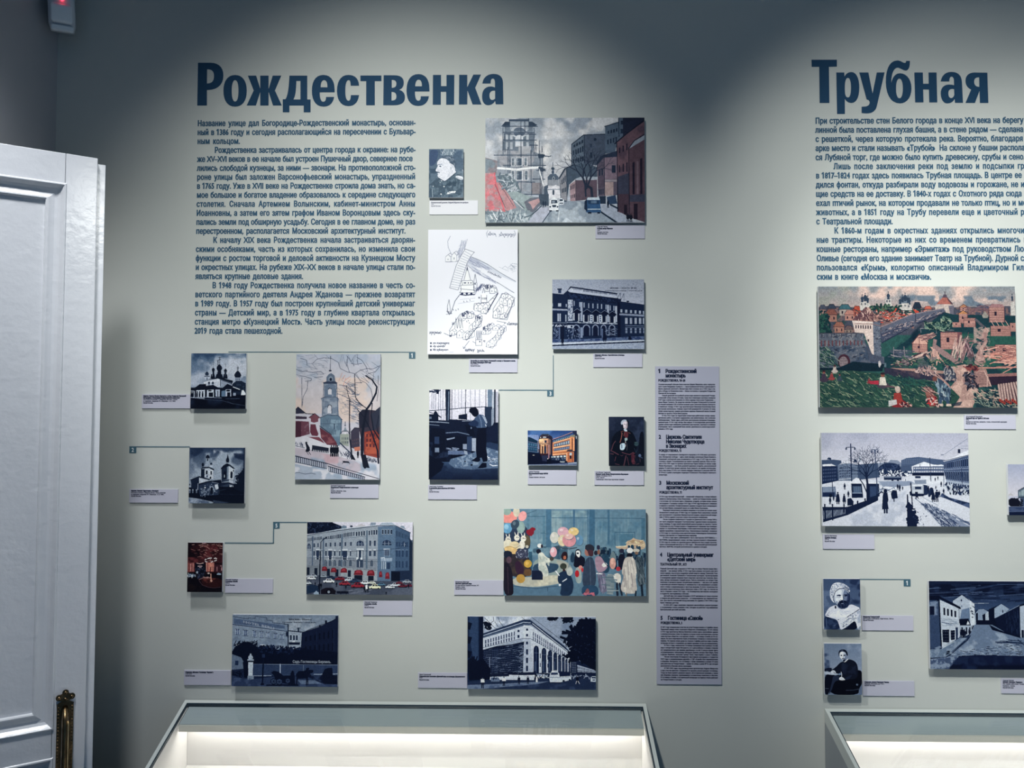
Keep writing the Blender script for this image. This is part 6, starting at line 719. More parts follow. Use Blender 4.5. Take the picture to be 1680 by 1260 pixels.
def print_night_street():
    c = Print(42, 28, 2200, 1230, 780, '#22365c', 71)
    c.V('#16264a', '#3f5880', 42, 28, 2200, 420); c.M('#0b1738', '42 60 2200 40 2200 200 42 260', 110, .4, .55, .9, 2); c.D('#5c7298 #2c426c #0e1c40', '42 60 2200 60 2200 340 42 260', 90, 260, 12, -3, curl=.08, al=.55)
    d = '#0c1838'; w = '#b0bccc'
    c.P(w, '370 300 500 215 660 330 680 640 600 660 380 600'); c.P('#6f86a6', '490 420 595 390 600 620 460 560'); c.L('#1a2c50', 6, '360 300 495 213 670 345'); c.P('#cdd5de', '585 260 600 290 665 340 665 620 610 640 600 300'); c.E('#1a2c50', 487, 292, 10, 16); c.R('#5c7090', 485, 360, 496, 385); c.D('#1a2c50', '610 370 660 380 655 520 615 520', 12, 20, 8, 40); c.L('#c8d2de', 4, '400 335 860 328')
    c.P('#8ea0b8', '660 480 720 410 790 405 850 440 860 580 680 600'); c.P(d, '680 470 710 455 710 590 680 590'); c.P(d, '770 490 860 440 860 600 780 600'); c.P('#b4c0ce', '810 470 855 440 858 575 812 580'); c.L('#1a2c50', 5, '660 480 720 410 790 405 855 440'); c.P(d, '680 560 900 560 930 620 690 620')
    c.P(d, '860 410 960 365 960 540 1060 500 1080 700 870 610'); c.P('#9cadc2', '935 400 1035 335 1145 405 1065 470 935 530'); c.L('#1a2c50', 6, '860 415 1035 333 1145 405'); c.E('#1a2c50', 1050, 438, 8, 22); c.P('#a8b6c8', '1025 520 1065 495 1068 610 1030 610')
    c.P('#0f1d40', '935 540 1290 355 1290 790 1150 780 1000 690'); c.D('#24385f', '1080 480 1280 400 1280 740 1100 680', 50, 60, 5, 88, curl=.05); c.L('#9cadc2', 5, '940 530 1285 352')
    c.P(w, '1285 355 1640 250 2200 150 2200 800 1285 800'); c.W('#1a2c50', '1310 400 2180 260 2180 520 1310 600', 9, 2, .35, .5); c.P(d, '1280 350 1640 240 2200 120 2200 165 1640 275 1285 370'); c.R(d, 1300, 690, 1330, 840); c.W(d, '1360 680 2180 640 2180 800 1360 800', 6, 1, .45, .9)
    # left house
    c.P('#c0cad6', '190 285 470 410 455 790 210 950'); c.P('#3c5278', '45 320 150 290 190 285 210 945 45 950'); c.M('#8496b0', '45 310 190 290 195 480 45 560', 70, .42, .6, .9); c.P(d, '42 235 170 228 470 380 480 410 460 410 190 270 160 310 150 290 42 290'); c.R('#0f1c40', 50, 375, 115, 490); c.L(d, 18, '180 290 200 940'); c.W(d, '225 380 425 435 425 530 225 495', 4, 1, .5, .9, '#d4dbe4'); c.P(d, '218 692 312 690 310 865 222 860'); c.W('#8494ae', '225 700 305 700 305 855 225 855', 3, 4, .25, .2); c.P(d, '332 700 390 698 388 825 334 832'); c.W('#8494ae', '338 705 385 705 385 820 338 825', 3, 3, .25, .2); c.P('#22365e', '400 660 432 658 430 825 402 828'); c.L('#22365e', 7, '215 595 300 605 400 610'); c.L('#8c9cb4', 5, '215 560 440 590'); c.L('#1a2c50', 6, '450 410 455 600'); c.D('#6c80a0', '210 510 440 560 440 640 210 650', 26, 60, 3, 8, curl=.1)
    c.P(d, '455 545 580 538 610 630 460 630'); c.P('#a9b6c8', '462 632 650 630 620 740 470 800'); c.P('#d8dee6', '550 620 570 568 595 618'); 
    for x in (488, 548, 595): c.R(d, x-9, 655, x+10, 750)
    c.D(d, '620 640 670 630 660 690 625 690', 12, 30, 10, 90, curl=.1)
    for x, y, h in ((490, 815, 150), (520, 815, 130), (590, 765, 95), (612, 760, 60)): c.F(d, x, y, h, .34)
    # street
    c.P('#7185a2', '660 620 900 620 1080 720 1290 790 2200 900 2200 1230 42 1230 42 1080 240 1070 560 830'); c.M('#a0afc2', '560 660 1060 720 1290 1000 400 1000', 140, .4, .6, .9); c.P(d, '860 620 1000 690 1290 790 1290 800 1080 740 900 690'); c.P('#6f84a0', '42 960 210 950 455 800 560 800 260 1060 42 1075'); c.M('#93a4ba', '42 960 455 800 560 800 260 1060 42 1075', 50, .45, .6, .8); c.L('#14234a', 12, '42 1082 240 1080 330 1020 560 830 600 770'); c.L('#c8d2dc', 6, '215 945 380 850'); c.D(d+' #a8b6c8', '250 1010 1300 850 1300 1030 300 1080', 160, 34, 5, 2, curl=.15); c.D('#22365e', '880 850 1330 800 1330 880 1000 870', 16, 160, 7, 2, curl=.05); c.D('#0c1838', '265 980 305 980 305 1025 265 1025', 10, 20, 8)
    c.P('#13224a', '440 1050 700 1030 1290 1040 2200 1020 2200 1230 300 1230 360 1120'); c.M('#22365e', '360 1040 2200 1040 2200 1230 300 1230', 90, .45, .62, .7, 2); c.M('#0a1636', '42 1150 2200 1150 2200 1230 42 1230', 120, .38, .55, .8, 2); c.L('#14234a', 10, '1250 820 1340 900 1500 980'); c.P('#8b9cb4', '42 1090 330 1060 440 1050 360 1120 300 1200 42 1230'); c.M('#4c6084', '42 1090 440 1050 300 1230 42 1230', 50, .45, .6)
    c.N(.08, 14, 2); return c
def print_glass_hall():
    c = Print(165, 75, 1860, 1075, 480, '#c6c8dc', 73)
    c.V('#a9b0cc', '#dcd8e2', 165, 75, 1860, 700); c.P('#b0aeb0', '170 690 180 660 215 640 270 690', .6); d = '#16213e'
    c.P('#5c7084', '355 600 480 525 800 470 1300 470 1700 540 1860 600 1860 760 355 740'); c.P('#9db0b8', '380 620 500 550 800 500 1300 500 1700 570 1860 630 1860 700 380 690'); c.W('#3d5268', '380 600 1860 600 1860 700 380 700', 22, 2, .15, .9); c.L('#3c3850', 12, '360 590 480 525 800 468 1300 468 1700 540 1860 600'); c.L(d, 14, '365 730 800 700 1860 700')
    c.P('#46587a', '400 740 1860 730 1860 910 400 900'); c.E('#13182c', 280, 830, 120, 90); c.D('#13182c', '180 760 430 760 430 900 180 900', 60, 50, 22); c.P('#31446c', '165 905 1860 905 1860 1010 165 1010'); c.L('#8a94b4', 8, '165 905 1860 905'); c.M('#4c5c82', '165 915 1860 915 1860 1005 165 1005', 60, .45, .6, .8, 2); c.P('#121f42', '165 1010 1860 995 1860 1075 165 1075'); c.L('#5c6c90', 8, '165 1005 800 990 1860 985')
    c.N(.04, 30, 2); return c
# ---------------------------------------------------------------- materials
def mat(name, col, rough=.6, metal=0, spec=.5, noise=None, bump=None, emit=None, estr=0):
    m = bpy.data.materials.new(name); m.use_nodes = True; nt = m.node_tree; b = nt.nodes['Principled BSDF']
    b.inputs['Base Color'].default_value = (*col, 1); b.inputs['Roughness'].default_value = rough; b.inputs['Metallic'].default_value = metal
    b.inputs['Specular IOR Level'].default_value = spec
    if emit: b.inputs['Emission Color'].default_value = (*emit, 1); b.inputs['Emission Strength'].default_value = estr
    if noise or bump: tc = nt.nodes.new('ShaderNodeTexCoord')
    if noise:
        sc, amt = noise; n = nt.nodes.new('ShaderNodeTexNoise'); n.inputs['Scale'].default_value = sc; n.inputs['Detail'].default_value = 4
        nt.links.new(tc.outputs['Object'], n.inputs['Vector'])
        r = nt.nodes.new('ShaderNodeValToRGB'); r.color_ramp.elements[0].position = .3; r.color_ramp.elements[1].position = .7
        r.color_ramp.elements[0].color = (*[c*(1-amt) for c in col], 1); r.color_ramp.elements[1].color = (*[min(1, c*(1+amt)) for c in col], 1)
        nt.links.new(n.outputs['Fac'], r.inputs['Fac']); nt.links.new(r.outputs['Color'], b.inputs['Base Color'])
    if bump:
        sc, st, di = bump; n2 = nt.nodes.new('ShaderNodeTexNoise'); n2.inputs['Scale'].default_value = sc; n2.inputs['Detail'].default_value = 6
        nt.links.new(tc.outputs['Object'], n2.inputs['Vector']); bp = nt.nodes.new('ShaderNodeBump'); bp.inputs['Strength'].default_value = st; bp.inputs['Distance'].default_value = di
        nt.links.new(n2.outputs['Fac'], bp.inputs['Height']); nt.links.new(bp.outputs['Normal'], b.inputs['Normal'])
    return m
WALLA = .58
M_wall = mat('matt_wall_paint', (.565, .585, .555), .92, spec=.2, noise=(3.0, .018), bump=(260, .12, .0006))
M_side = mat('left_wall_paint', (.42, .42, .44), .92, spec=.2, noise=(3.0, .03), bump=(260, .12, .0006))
M_floor = mat('oak_floor', (.16, .12, .09), .5, noise=(6, .2))
M_ceil = mat('ceiling_paint', (.5, .5, .5), .95)
M_vinyl = mat('dark_blue_vinyl', (.020, .062, .125), .6, spec=.12)
M_vinyl2 = mat('blue_text_vinyl', (.034, .095, .165), .6, spec=.12)
M_line = mat('blue_grey_marker', (.055, .13, .18), .5, spec=.3)
M_card = mat('lavender_card', (.52, .52, .62), .7, spec=.3, noise=(9, .015))
M_ink = mat('navy_ink', (.012, .02, .05), .8, spec=.1)
M_inkl = mat('pale_ink', (.62, .66, .74), .8, spec=.1)
M_edge = mat('foam_board_edge', (.62, .64, .68), .8, spec=.2)
M_numeral = mat('white_numeral', (.75, .78, .8), .6)

# ---------------------------------------------------------------- object helpers
def link(name, bm, m, parent=None, smooth=False):
    me = bpy.data.meshes.new(name); bm.to_mesh(me); bm.free()
    for x in (m if isinstance(m, (list, tuple)) else [m]): me.materials.append(x)
    if smooth:
        for p in me.polygons: p.use_smooth = True
    o = bpy.data.objects.new(name, me); COL.objects.link(o)
    if parent is not None: o.parent = parent
    return o
def raw(name, verts, faces, m, parent=None):
    me = bpy.data.meshes.new(name); me.from_pydata([tuple(v) for v in verts], [], faces); me.update(); me.materials.append(m)
    o = bpy.data.objects.new(name, me); COL.objects.link(o)
    if parent is not None: o.parent = parent
    return o
def tag(o, label=None, cat=None, group=None, kind=None):
    if label: o['label'] = label
    if cat: o['category'] = cat
    if group: o['group'] = group
    if kind: o['kind'] = kind
    return o
def empty(name, loc, rz=0):
    o = bpy.data.objects.new(name, None); COL.objects.link(o); o.location = loc; o.rotation_euler.z = rz; o.empty_display_size = .05; return o
def box(bm, x0, y0, z0, x1, y1, z1, bevel=0, T=None):
    r = bmesh.ops.create_cube(bm, size=1); vs = r['verts']
    for v in vs: v.co = Vector(((x0+x1)/2+v.co.x*(x1-x0), (y0+y1)/2+v.co.y*(y1-y0), (z0+z1)/2+v.co.z*(z1-z0)))
    if bevel:
        es = list({e for v in vs for e in v.link_edges}); r = bmesh.ops.bevel(bm, geom=es, offset=bevel, segments=2, affect='EDGES', profile=.6); vs = list({v for f in r['faces'] for v in f.verts} | set(v for v in vs if v.is_valid))
    if T is not None:
        for v in vs: v.co = T @ v.co
    return vs
def boxo(name, a, b, m, parent=None, bevel=0):
    bm = bmesh.new(); box(bm, *a, *b, bevel); return link(name, bm, m, parent)

# ---------------------------------------------------------------- lettering: glyph outlines of the default font, made bolder and narrower
_tc = bpy.data.curves.new('_probe', 'FONT'); _to = bpy.data.objects.new('_probe', _tc); COL.objects.link(_to)
_tc.resolution_u = 2
def _bezier(sp, n):
    out = []; P = sp.bezier_points; k = len(P)
    for i in range(k):
        a, b = P[i], P[(i+1) % k]
        p0, p1, p2, p3 = a.co, a.handle_right, b.handle_left, b.co
        d = (p3-p0); ln = max(d.length, 1e-6)
        flat = abs((p1-p0).cross(d).length)/ln < .002 and abs((p2-p0).cross(d).length)/ln < .002
        for j in range(1 if flat else n):
            t = j/n; u = 1-t; q = p0*(u*u*u)+p1*(3*u*u*t)+p2*(3*u*t*t)+p3*(t*t*t); out.append((q.x, q.y))
    return out
def _fatten(poly, ox, oy):
    """move an outline outward by ox, oy (holes shrink by themselves as they run the other way)"""
    Q = [poly[0]]
    for p in poly[1:]:
        if abs(p[0]-Q[-1][0])+abs(p[1]-Q[-1][1]) > 1e-5: Q.append(p)
    if abs(Q[0][0]-Q[-1][0])+abs(Q[0][1]-Q[-1][1]) < 1e-5: Q.pop()
    n = len(Q); out = []
    for i in range(n):
        a, b, c = Q[i-1], Q[i], Q[(i+1) % n]
        e1 = (b[0]-a[0], b[1]-a[1]); e2 = (c[0]-b[0], c[1]-b[1]); l1, l2 = math.hypot(*e1), math.hypot(*e2)
        n1 = (e1[1]/l1, -e1[0]/l1); n2 = (e2[1]/l2, -e2[0]/l2); k = max(.45, 1+n1[0]*n2[0]+n1[1]*n2[1])
        out.append((b[0]+(n1[0]+n2[0])/k*ox, b[1]+(n1[1]+n2[1])/k*oy))
    return out
def _area(p): return sum(p[i-1][0]*p[i][1]-p[i][0]*p[i-1][1] for i in range(len(p)))/2
def fill(polys, nonzero=True):
    """flat triangles of a set of closed outlines (non-zero or even-odd rule)"""
    from mathutils.geometry import delaunay_2d_cdt
    P = []; E = []
    for p in polys:
        b = len(P); n = len(p); P += [Vector(q) for q in p]; E += [(b+i, b+(i+1) % n) for i in range(n)]
    V, _, F, _, _, _ = delaunay_2d_cdt(P, E, [], 0, 1e-7)
    A = [np.array(p) for p in polys]; out = []
    for f in F:
        if len(f) != 3: continue
        a, b, c = (V[i] for i in f); x, y = (a.x+b.x+c.x)/3, (a.y+b.y+c.y)/3; wn = 0
        if abs((b.x-a.x)*(c.y-a.y)-(c.x-a.x)*(b.y-a.y)) < 1e-9: continue
        for q in A:
            x0, y0 = q[:, 0], q[:, 1]; x1, y1 = np.roll(x0, -1), np.roll(y0, -1); s_ = (x1-x0)*(y-y0)-(x-x0)*(y1-y0)
            wn += int(((y0 <= y) & (y1 > y) & (s_ > 0)).sum())-int(((y0 > y) & (y1 <= y) & (s_ < 0)).sum())
        if (wn != 0) if nonzero else (wn % 2): out.append(tuple(f))
    return [(v.x, v.y) for v in V], out
_gl = {}; _adv = {}
def _width(s):
    _tc.body = s; me = _to.to_mesh(); xs = [v.co.x for v in me.vertices]; w = max(xs)-min(xs); _to.to_mesh_clear(); return w
_base = _width('||')
def adv(ch):
    if ch not in _adv: _adv[ch] = _width('|'+ch+'|')-_base
    return _adv[ch]
def glyph(ch, ox, oy, n):
    k = (ch, ox, oy, n)
    if k not in _gl:
        _tc.body = ch; dg = bpy.context.evaluated_depsgraph_get(); cv = _to.to_curve(dg)
        P = [_bezier(s, n) if s.type == 'BEZIER' else [(q.co.x, q.co.y) for q in s.points] for s in cv.splines]
        P = [p for p in P if len(p) > 2]; _to.to_curve_clear()
        if ch == '1': P = [[(.31, .728), (.20, .728), (.03, .60), (.03, .50), (.20, .60), (.20, 0), (.31, 0)]]
        if P:
            big = max(P, key=lambda p: abs(_area(p))); sg = 1 if _area(big) > 0 else -1
            P = [_fatten(p, ox*sg, oy*sg) for p in P]
            _gl[k] = fill(P)
        else: _gl[k] = ([], [])
    return _gl[k]
_H = None
def cap_height():
    global _H
    if _H is None: _tc.body = 'H'; me = _to.to_mesh(); _H = max(v.co.y for v in me.vertices)-min(v.co.y for v in me.vertices); _to.to_mesh_clear()
    return _H
class Lettering:
    """collects lines of text lying in a vertical plane y = const (or any matrix)"""
    def __init__(s, n=2, ox=.03, oy=.012): s.V, s.F, s.n, s.ox, s.oy = [], [], n, ox, oy
    def natural(s, txt): return sum(adv(c) for c in txt)
    def line(s, txt, x, z, cap, x1=None, xs=None, tail='', T=None, track=0):
        """text from x to x1 (or with the horizontal scale xs), baseline z, capital height cap; tail continues in the same size"""
        sy = cap/cap_height(); nat = s.natural(txt)+track*len(txt)
        sx = xs*sy if x1 is None else (x1-x)/nat
        for ch in txt+tail:
            if ch != ' ':
                V, F = glyph(ch, s.ox, s.oy, s.n); b = len(s.V)
                if T is None: s.V += [(x+vx*sx, 0, z+vy*sy) for vx, vy in V]
                else: s.V += [tuple(T(x+vx*sx, z+vy*sy)) for vx, vy in V]
                s.F += [tuple(i+b for i in f) for f in F]
            x += (adv(ch)+track)*sx
        return x
    def jline(s, txt, x, z, cap, x1, xs, tail=''):
        """justified line: the glyphs keep the width xs, spaces and tracking take up the rest"""
        sy = cap/cap_height(); sx = xs*sy; ns = txt.count(' '); ex = (x1-x)-s.natural(txt)*sx
        sp = ex*.28/max(ns, 1) if ns and ex > 0 else 0; tr = (ex-sp*ns)/len(txt)
        for ch in txt+tail:
            if ch == ' ': x += sp
            else:
                V, F = glyph(ch, s.ox, s.oy, s.n); b = len(s.V); s.V += [(x+vx*sx, 0, z+vy*sy) for vx, vy in V]; s.F += [tuple(i+b for i in f) for f in F]
            x += adv(ch)*sx+tr
    def obj(s, name, m, y, parent=None, off=(0, 0, 0)):
        V = [(a-off[0], y-off[1]+b, c-off[2]) for a, b, c in s.V]
        return raw(name, V, s.F, m, parent)
# ---------------------------------------------------------------- the room
XL = at(93, 150).x                      # the corner with wall_left
ZC, XR = 3.25, 2.6
YO = -.27                               # the doorway in wall_left starts here
boxo('wall_back', (XL-1.65, 0, 0), (XR, .12, ZC), M_wall)['kind'] = 'structure'
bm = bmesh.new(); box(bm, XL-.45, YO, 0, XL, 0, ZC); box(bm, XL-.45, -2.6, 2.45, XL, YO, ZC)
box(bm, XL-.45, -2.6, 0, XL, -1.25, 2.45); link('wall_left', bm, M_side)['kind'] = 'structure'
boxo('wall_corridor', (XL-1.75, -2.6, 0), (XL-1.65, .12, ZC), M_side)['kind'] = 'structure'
boxo('floor', (XL-1.75, -2.6, -.08), (XR, .12, 0), M_floor)['kind'] = 'structure'
boxo('ceiling', (XL-1.75, -2.6, ZC), (XR, .12, ZC+.08), M_ceil)['kind'] = 'structure'

# ---------------------------------------------------------------- the white door leaf, seen ajar at the left
M_door = mat('white_gloss_paint', (.83, .85, .885), .24, spec=.5, noise=(5, .02), bump=(60, .38, .0022))
M_bronze = mat('dark_bronze', (.20, .135, .070), .27, metal=1, noise=(60, .35), bump=(180, .3, .0008))
M_brass = mat('brass_highlight', (.62, .46, .24), .22, metal=1, noise=(90, .25))  # brighter brass, stands in for the highlight on the grip
ang = math.radians(57.8); U = Vector((math.sin(ang), math.cos(ang), 0)); Nn = Vector((math.cos(ang), -math.sin(ang), 0))
E0 = at(160.6, 259.7, -.20)             # top free corner of the front face
def on_door(px, py, h=0.0):
    """(distance from the free edge, height) of a picture point on the face of the leaf"""
    d = ray(px, py); t = ((E0+Nn*h-CAM).dot(Nn))/d.dot(Nn); p = CAM+d*t; return -(p-E0).dot(U), p.z
DT = Matrix(((-U.x, Nn.x, 0, E0.x), (-U.y, Nn.y, 0, E0.y), (0, 0, 1, 0), (0, 0, 0, 1)))   # local x = from the free edge, y = out of the face, z = up
door = empty('door_1', (E0.x, E0.y, 0)); door['kind'] = 'structure'
door.matrix_world = DT
ZT = E0.z; LW = .46
so, zo = on_door(104, 302.5); sb, zb = on_door(88.9, 1195); s2, z2 = on_door(88, 1245)
so = (so+sb)/2; th = .042
def dpart(name, a, b, m=M_door, bevel=.0012, parent=door):
    bm = bmesh.new(); box(bm, *a, *b, bevel); return link(name, bm, m, parent)
dpart('stile', (0, -th, .02), (so, 0, ZT)); dpart('stile', (LW-so, -th, .02), (LW, 0, ZT))
dpart('rail', (so+.0006, -th, zo), (LW-so-.0006, -.0005, ZT)); dpart('rail', (so+.0006, -th, z2), (LW-so-.0006, -.0005, zb)); dpart('rail', (so+.0006, -th, .02), (LW-so-.0006, -.0005, .20))
def panel(z0, z1):
    dpart('panel', (so-.004, -.030, z0-.004), (LW-so+.004, -.010, z1+.004), bevel=.0005)
    prof = [(-.003, 0), (-.0015, .002), (.001, .0024), (.0035, .0), (.008, -.0052), (.013, -.0080), (.018, -.0084), (.024, -.0062), (.028, -.0042), (.031, -.0038), (.0335, -.0055), (.0345, -.0105)]
    V = []; F = []; n = len(prof)
    for cx, cz, dx, dz in ((so, z0, 1, 1), (LW-so, z0, -1, 1), (LW-so, z1, -1, -1), (so, z1, 1, -1)):
        V += [(cx+dx*t, h, cz+dz*t) for t, h in prof]
    for c in range(4):
        for i in range(n-1):
            a, b = c*n+i, ((c+1) % 4)*n+i; F.append((a, b, b+1, a+1))
    o = raw('moulding', V, F, M_door, door)
    bm = bmesh.new(); bm.from_mesh(o.data); bmesh.ops.recalc_face_normals(bm, faces=bm.faces); bm.to_mesh(o.data); bm.free()
panel(zb, zo); panel(.20, z2)
st, zt2 = on_door(173.5, 271, -.012)
dpart('tongue', (st, -.032, .02), (.001, -.012, zt2), bevel=.001)
# handle: pierced-edge back plate with a trefoil, and a bowed grip
sc_, zc_ = on_door(106, 1155); sl, _ = on_door(92.2, 1200); sr, _ = on_door(119.8, 1200); hw = abs(sl-sr)/2; sm = (sl+sr)/2; zt = on_door(106, 1157)[1]
hnd = empty('handle', (0, 0, 0)); hnd.parent = door
def arc(cx, cz, r, a0, a1, n=8): return [(cx+r*math.cos(math.radians(a0+(a1-a0)*i/n)), cz+r*math.sin(math.radians(a0+(a1-a0)*i/n))) for i in range(n+1)]
k = hw/14.0                               # 14 picture pixels = half width
bot = zt-.30
half = [(sm+hw, bot), (sm+hw, zt+1*k), (sm+hw*1.02, zt+4*k), (sm+6*k, zt+9.5*k)]
o2 = half + arc(sm+10.5*k, zt+16.5*k, 5.8*k, -100, 110) + arc(sm, zt+25*k, 5.6*k, -15, 195) + arc(sm-10.5*k, zt+16.5*k, 5.8*k, 70, 280) + [(2*sm-x, z) for x, z in half[::-1]]
bm = bmesh.new(); f = bm.faces.new([bm.verts.new((x, .0015, z)) for x, z in o2]); r = bmesh.ops.extrude_face_region(bm, geom=[f])
for v in r['geom']:
    if isinstance(v, bmesh.types.BMVert): v.co.y = .0045
bmesh.ops.recalc_face_normals(bm, faces=bm.faces); link('back_plate', bm, M_bronze, hnd)
bm = bmesh.new()
for sx_ in (-1, 1):
    for i in range(44): bmesh.ops.create_icosphere(bm, subdivisions=1, radius=.0019, matrix=Matrix.Translation((sm+sx_*(hw-.0028), .0052, zt-.002-i*.0064)))
for x, z in ((sm+10.5*k, zt+16.5*k), (sm-10.5*k, zt+16.5*k), (sm, zt+25*k), (sm, zt+13*k)): bmesh.ops.create_icosphere(bm, subdivisions=2, radius=.0036, matrix=Matrix.Translation((x, .005, z)))
o = link('beading', bm, M_bronze, hnd, True); o['kind'] = 'stuff'
def ribbon(name, pts_, wd, tk, m, parent, wave=0):
    bm = bmesh.new(); rings = []
    for i, (y, z) in enumerate(pts_):
        a = pts_[max(0, i-1)]; b = pts_[min(len(pts_)-1, i+1)]; t = Vector((0, b[0]-a[0], b[1]-a[1])).normalized(); nn = Vector((0, -t.z, t.y))
        w_ = wd*(1+wave*math.sin(i*1.9)); c = Vector((sm, y, z))
        rings.append([bm.verts.new(c+Vector((x_*w_, 0, 0))+nn*q*tk) for x_, q in ((-1, -.6), (-.7, .5), (0, 1), (.7, .5), (1, -.6), (0, -1))])
    for a, b in zip(rings, rings[1:]):
        for i in range(6): bm.faces.new((a[i], a[(i+1) % 6], b[(i+1) % 6], b[i]))
    bm.faces.new(rings[0][::-1]); bm.faces.new(rings[-1]); bmesh.ops.recalc_face_normals(bm, faces=bm.faces)
    return link(name, bm, m, parent, True)
bow = [(.004, zt-.002), (.010, zt-.006), (.020, zt-.012), (.028, zt-.021), (.032, zt-.034)]+[(.033+.006*math.sin(i/16*3.1416), zt-.034-i*.0145) for i in range(1, 16)]+[(.028, zt-.265), (.018, zt-.274), (.004, zt-.28)]
ribbon('grip', bow, .0058, .0042, M_bronze, hnd)
edge = [(y+.0036, z) for y, z in bow[3:-3]]
o = ribbon('edge_highlight', edge, .0012, .0012, M_brass, hnd, 0); o.location.x = -.0050  # bright strip laid on as the highlight along the grip's edge

# ---------------------------------------------------------------- motion detector in the corner
M_pir = mat('grey_white_plastic', (.62, .66, .70), .45, noise=(20, .03))
M_pirl = mat('lens_plastic', (.78, .84, .88), .35)
M_dark = mat('dark_gap', (.01, .012, .015), .8)
pc = at(101.5, 24, -.055); pir = empty('motion_detector', (pc.x, pc.y, pc.z)); pir.rotation_euler = (math.radians(12), math.radians(-3), math.radians(30))
tag(pir, 'small white motion detector with a red light, high in the left corner', 'sensor')
def lozenge(name, w, d, h, r, m, y0=0, z0=0, taper=.86, parent=pir):
    bm = bmesh.new(); rings = []; n = 9
    for j in range(n):
        v = j/(n-1); z = z0+h*(v-.5); e = 1-(max(0, abs(v-.5)*2-.72)/.28)**2*(1-taper); dd = d*(1-(max(0, abs(v-.5)*2-.55)/.45)**2*.45)
        rings.append([bm.verts.new((w/2*e*(math.copysign(abs(math.cos(t))**r, math.cos(t))), y0-dd/2*(1+math.copysign(abs(math.sin(t))**r, math.sin(t))), z)) for t in [i/20*6.28318 for i in range(20)]])
    for a, b in zip(rings, rings[1:]):
        for i in range(20): bm.faces.new((a[i], a[(i+1) % 20], b[(i+1) % 20], b[i]))
    bm.faces.new(rings[0][::-1]); bm.faces.new(rings[-1]); bmesh.ops.recalc_face_normals(bm, faces=bm.faces); return link(name, bm, m, parent, True)
lozenge('housing', .054, .040, .108, .45, M_pir, .02, .018)
lozenge('lens_window', .042, .008, .042, .35, M_pirl, -.0175, -.002)
lozenge('lower_cap', .044, .012, .014, .4, M_pirl, -.0085, -.0325)
bm = bmesh.new(); bmesh.ops.create_uvsphere(bm, u_segments=12, v_segments=8, radius=.0034, matrix=Matrix.Translation((.002, -.0225, .0275))); link('indicator_light', bm, mat('red_indicator', (.6, .02, .03), .3, emit=(1, .03, .06), estr=5), pir, True)
bm = bmesh.new(); box(bm, -.014, .015, .0, .014, .05, .035, .003); link('bracket', bm, M_pir, pir)
# ---------------------------------------------------------------- large lettering, cut letter by letter
def path(s, n=7):
    out = []; cur = []; tok = s.split(); i = 0; last = None
    while i < len(tok):
        c = tok[i]; i += 1
        if c == 'M': cur = []; out.append(cur); last = (float(tok[i]), float(tok[i+1])); cur.append(last); i += 2
        elif c == 'L':
            while i < len(tok) and tok[i] not in 'MLCE': last = (float(tok[i]), float(tok[i+1])); cur.append(last); i += 2
        elif c == 'C':
            while i < len(tok) and tok[i] not in 'MLCE':
                a = [float(v) for v in tok[i:i+6]]; i += 6
                for j in range(1, n+1):
                    t = j/n; u = 1-t; cur.append((last[0]*u**3+3*u*u*t*a[0]+3*u*t*t*a[2]+t**3*a[4], last[1]*u**3+3*u*u*t*a[1]+3*u*t*t*a[3]+t**3*a[5]))
                last = cur[-1]
        elif c == 'E':
            x, y, rx, ry = [float(v) for v in tok[i:i+4]]; i += 4
            out.append([(x+rx*math.copysign(abs(math.cos(t))**.88, math.cos(t)), y+ry*math.copysign(abs(math.sin(t))**.88, math.sin(t))) for t in [k_/32*6.28318 for k_ in range(32)]])
    for p in out:
        if len(p) > 1 and abs(p[0][0]-p[-1][0])+abs(p[0][1]-p[-1][1]) < .01: p.pop()
    return out
A7 = (320, 90, 6.0); A8 = (570, 90, 6.0); B1 = (1325, 90, 10.5); B2 = (1475, 90, 10.5)
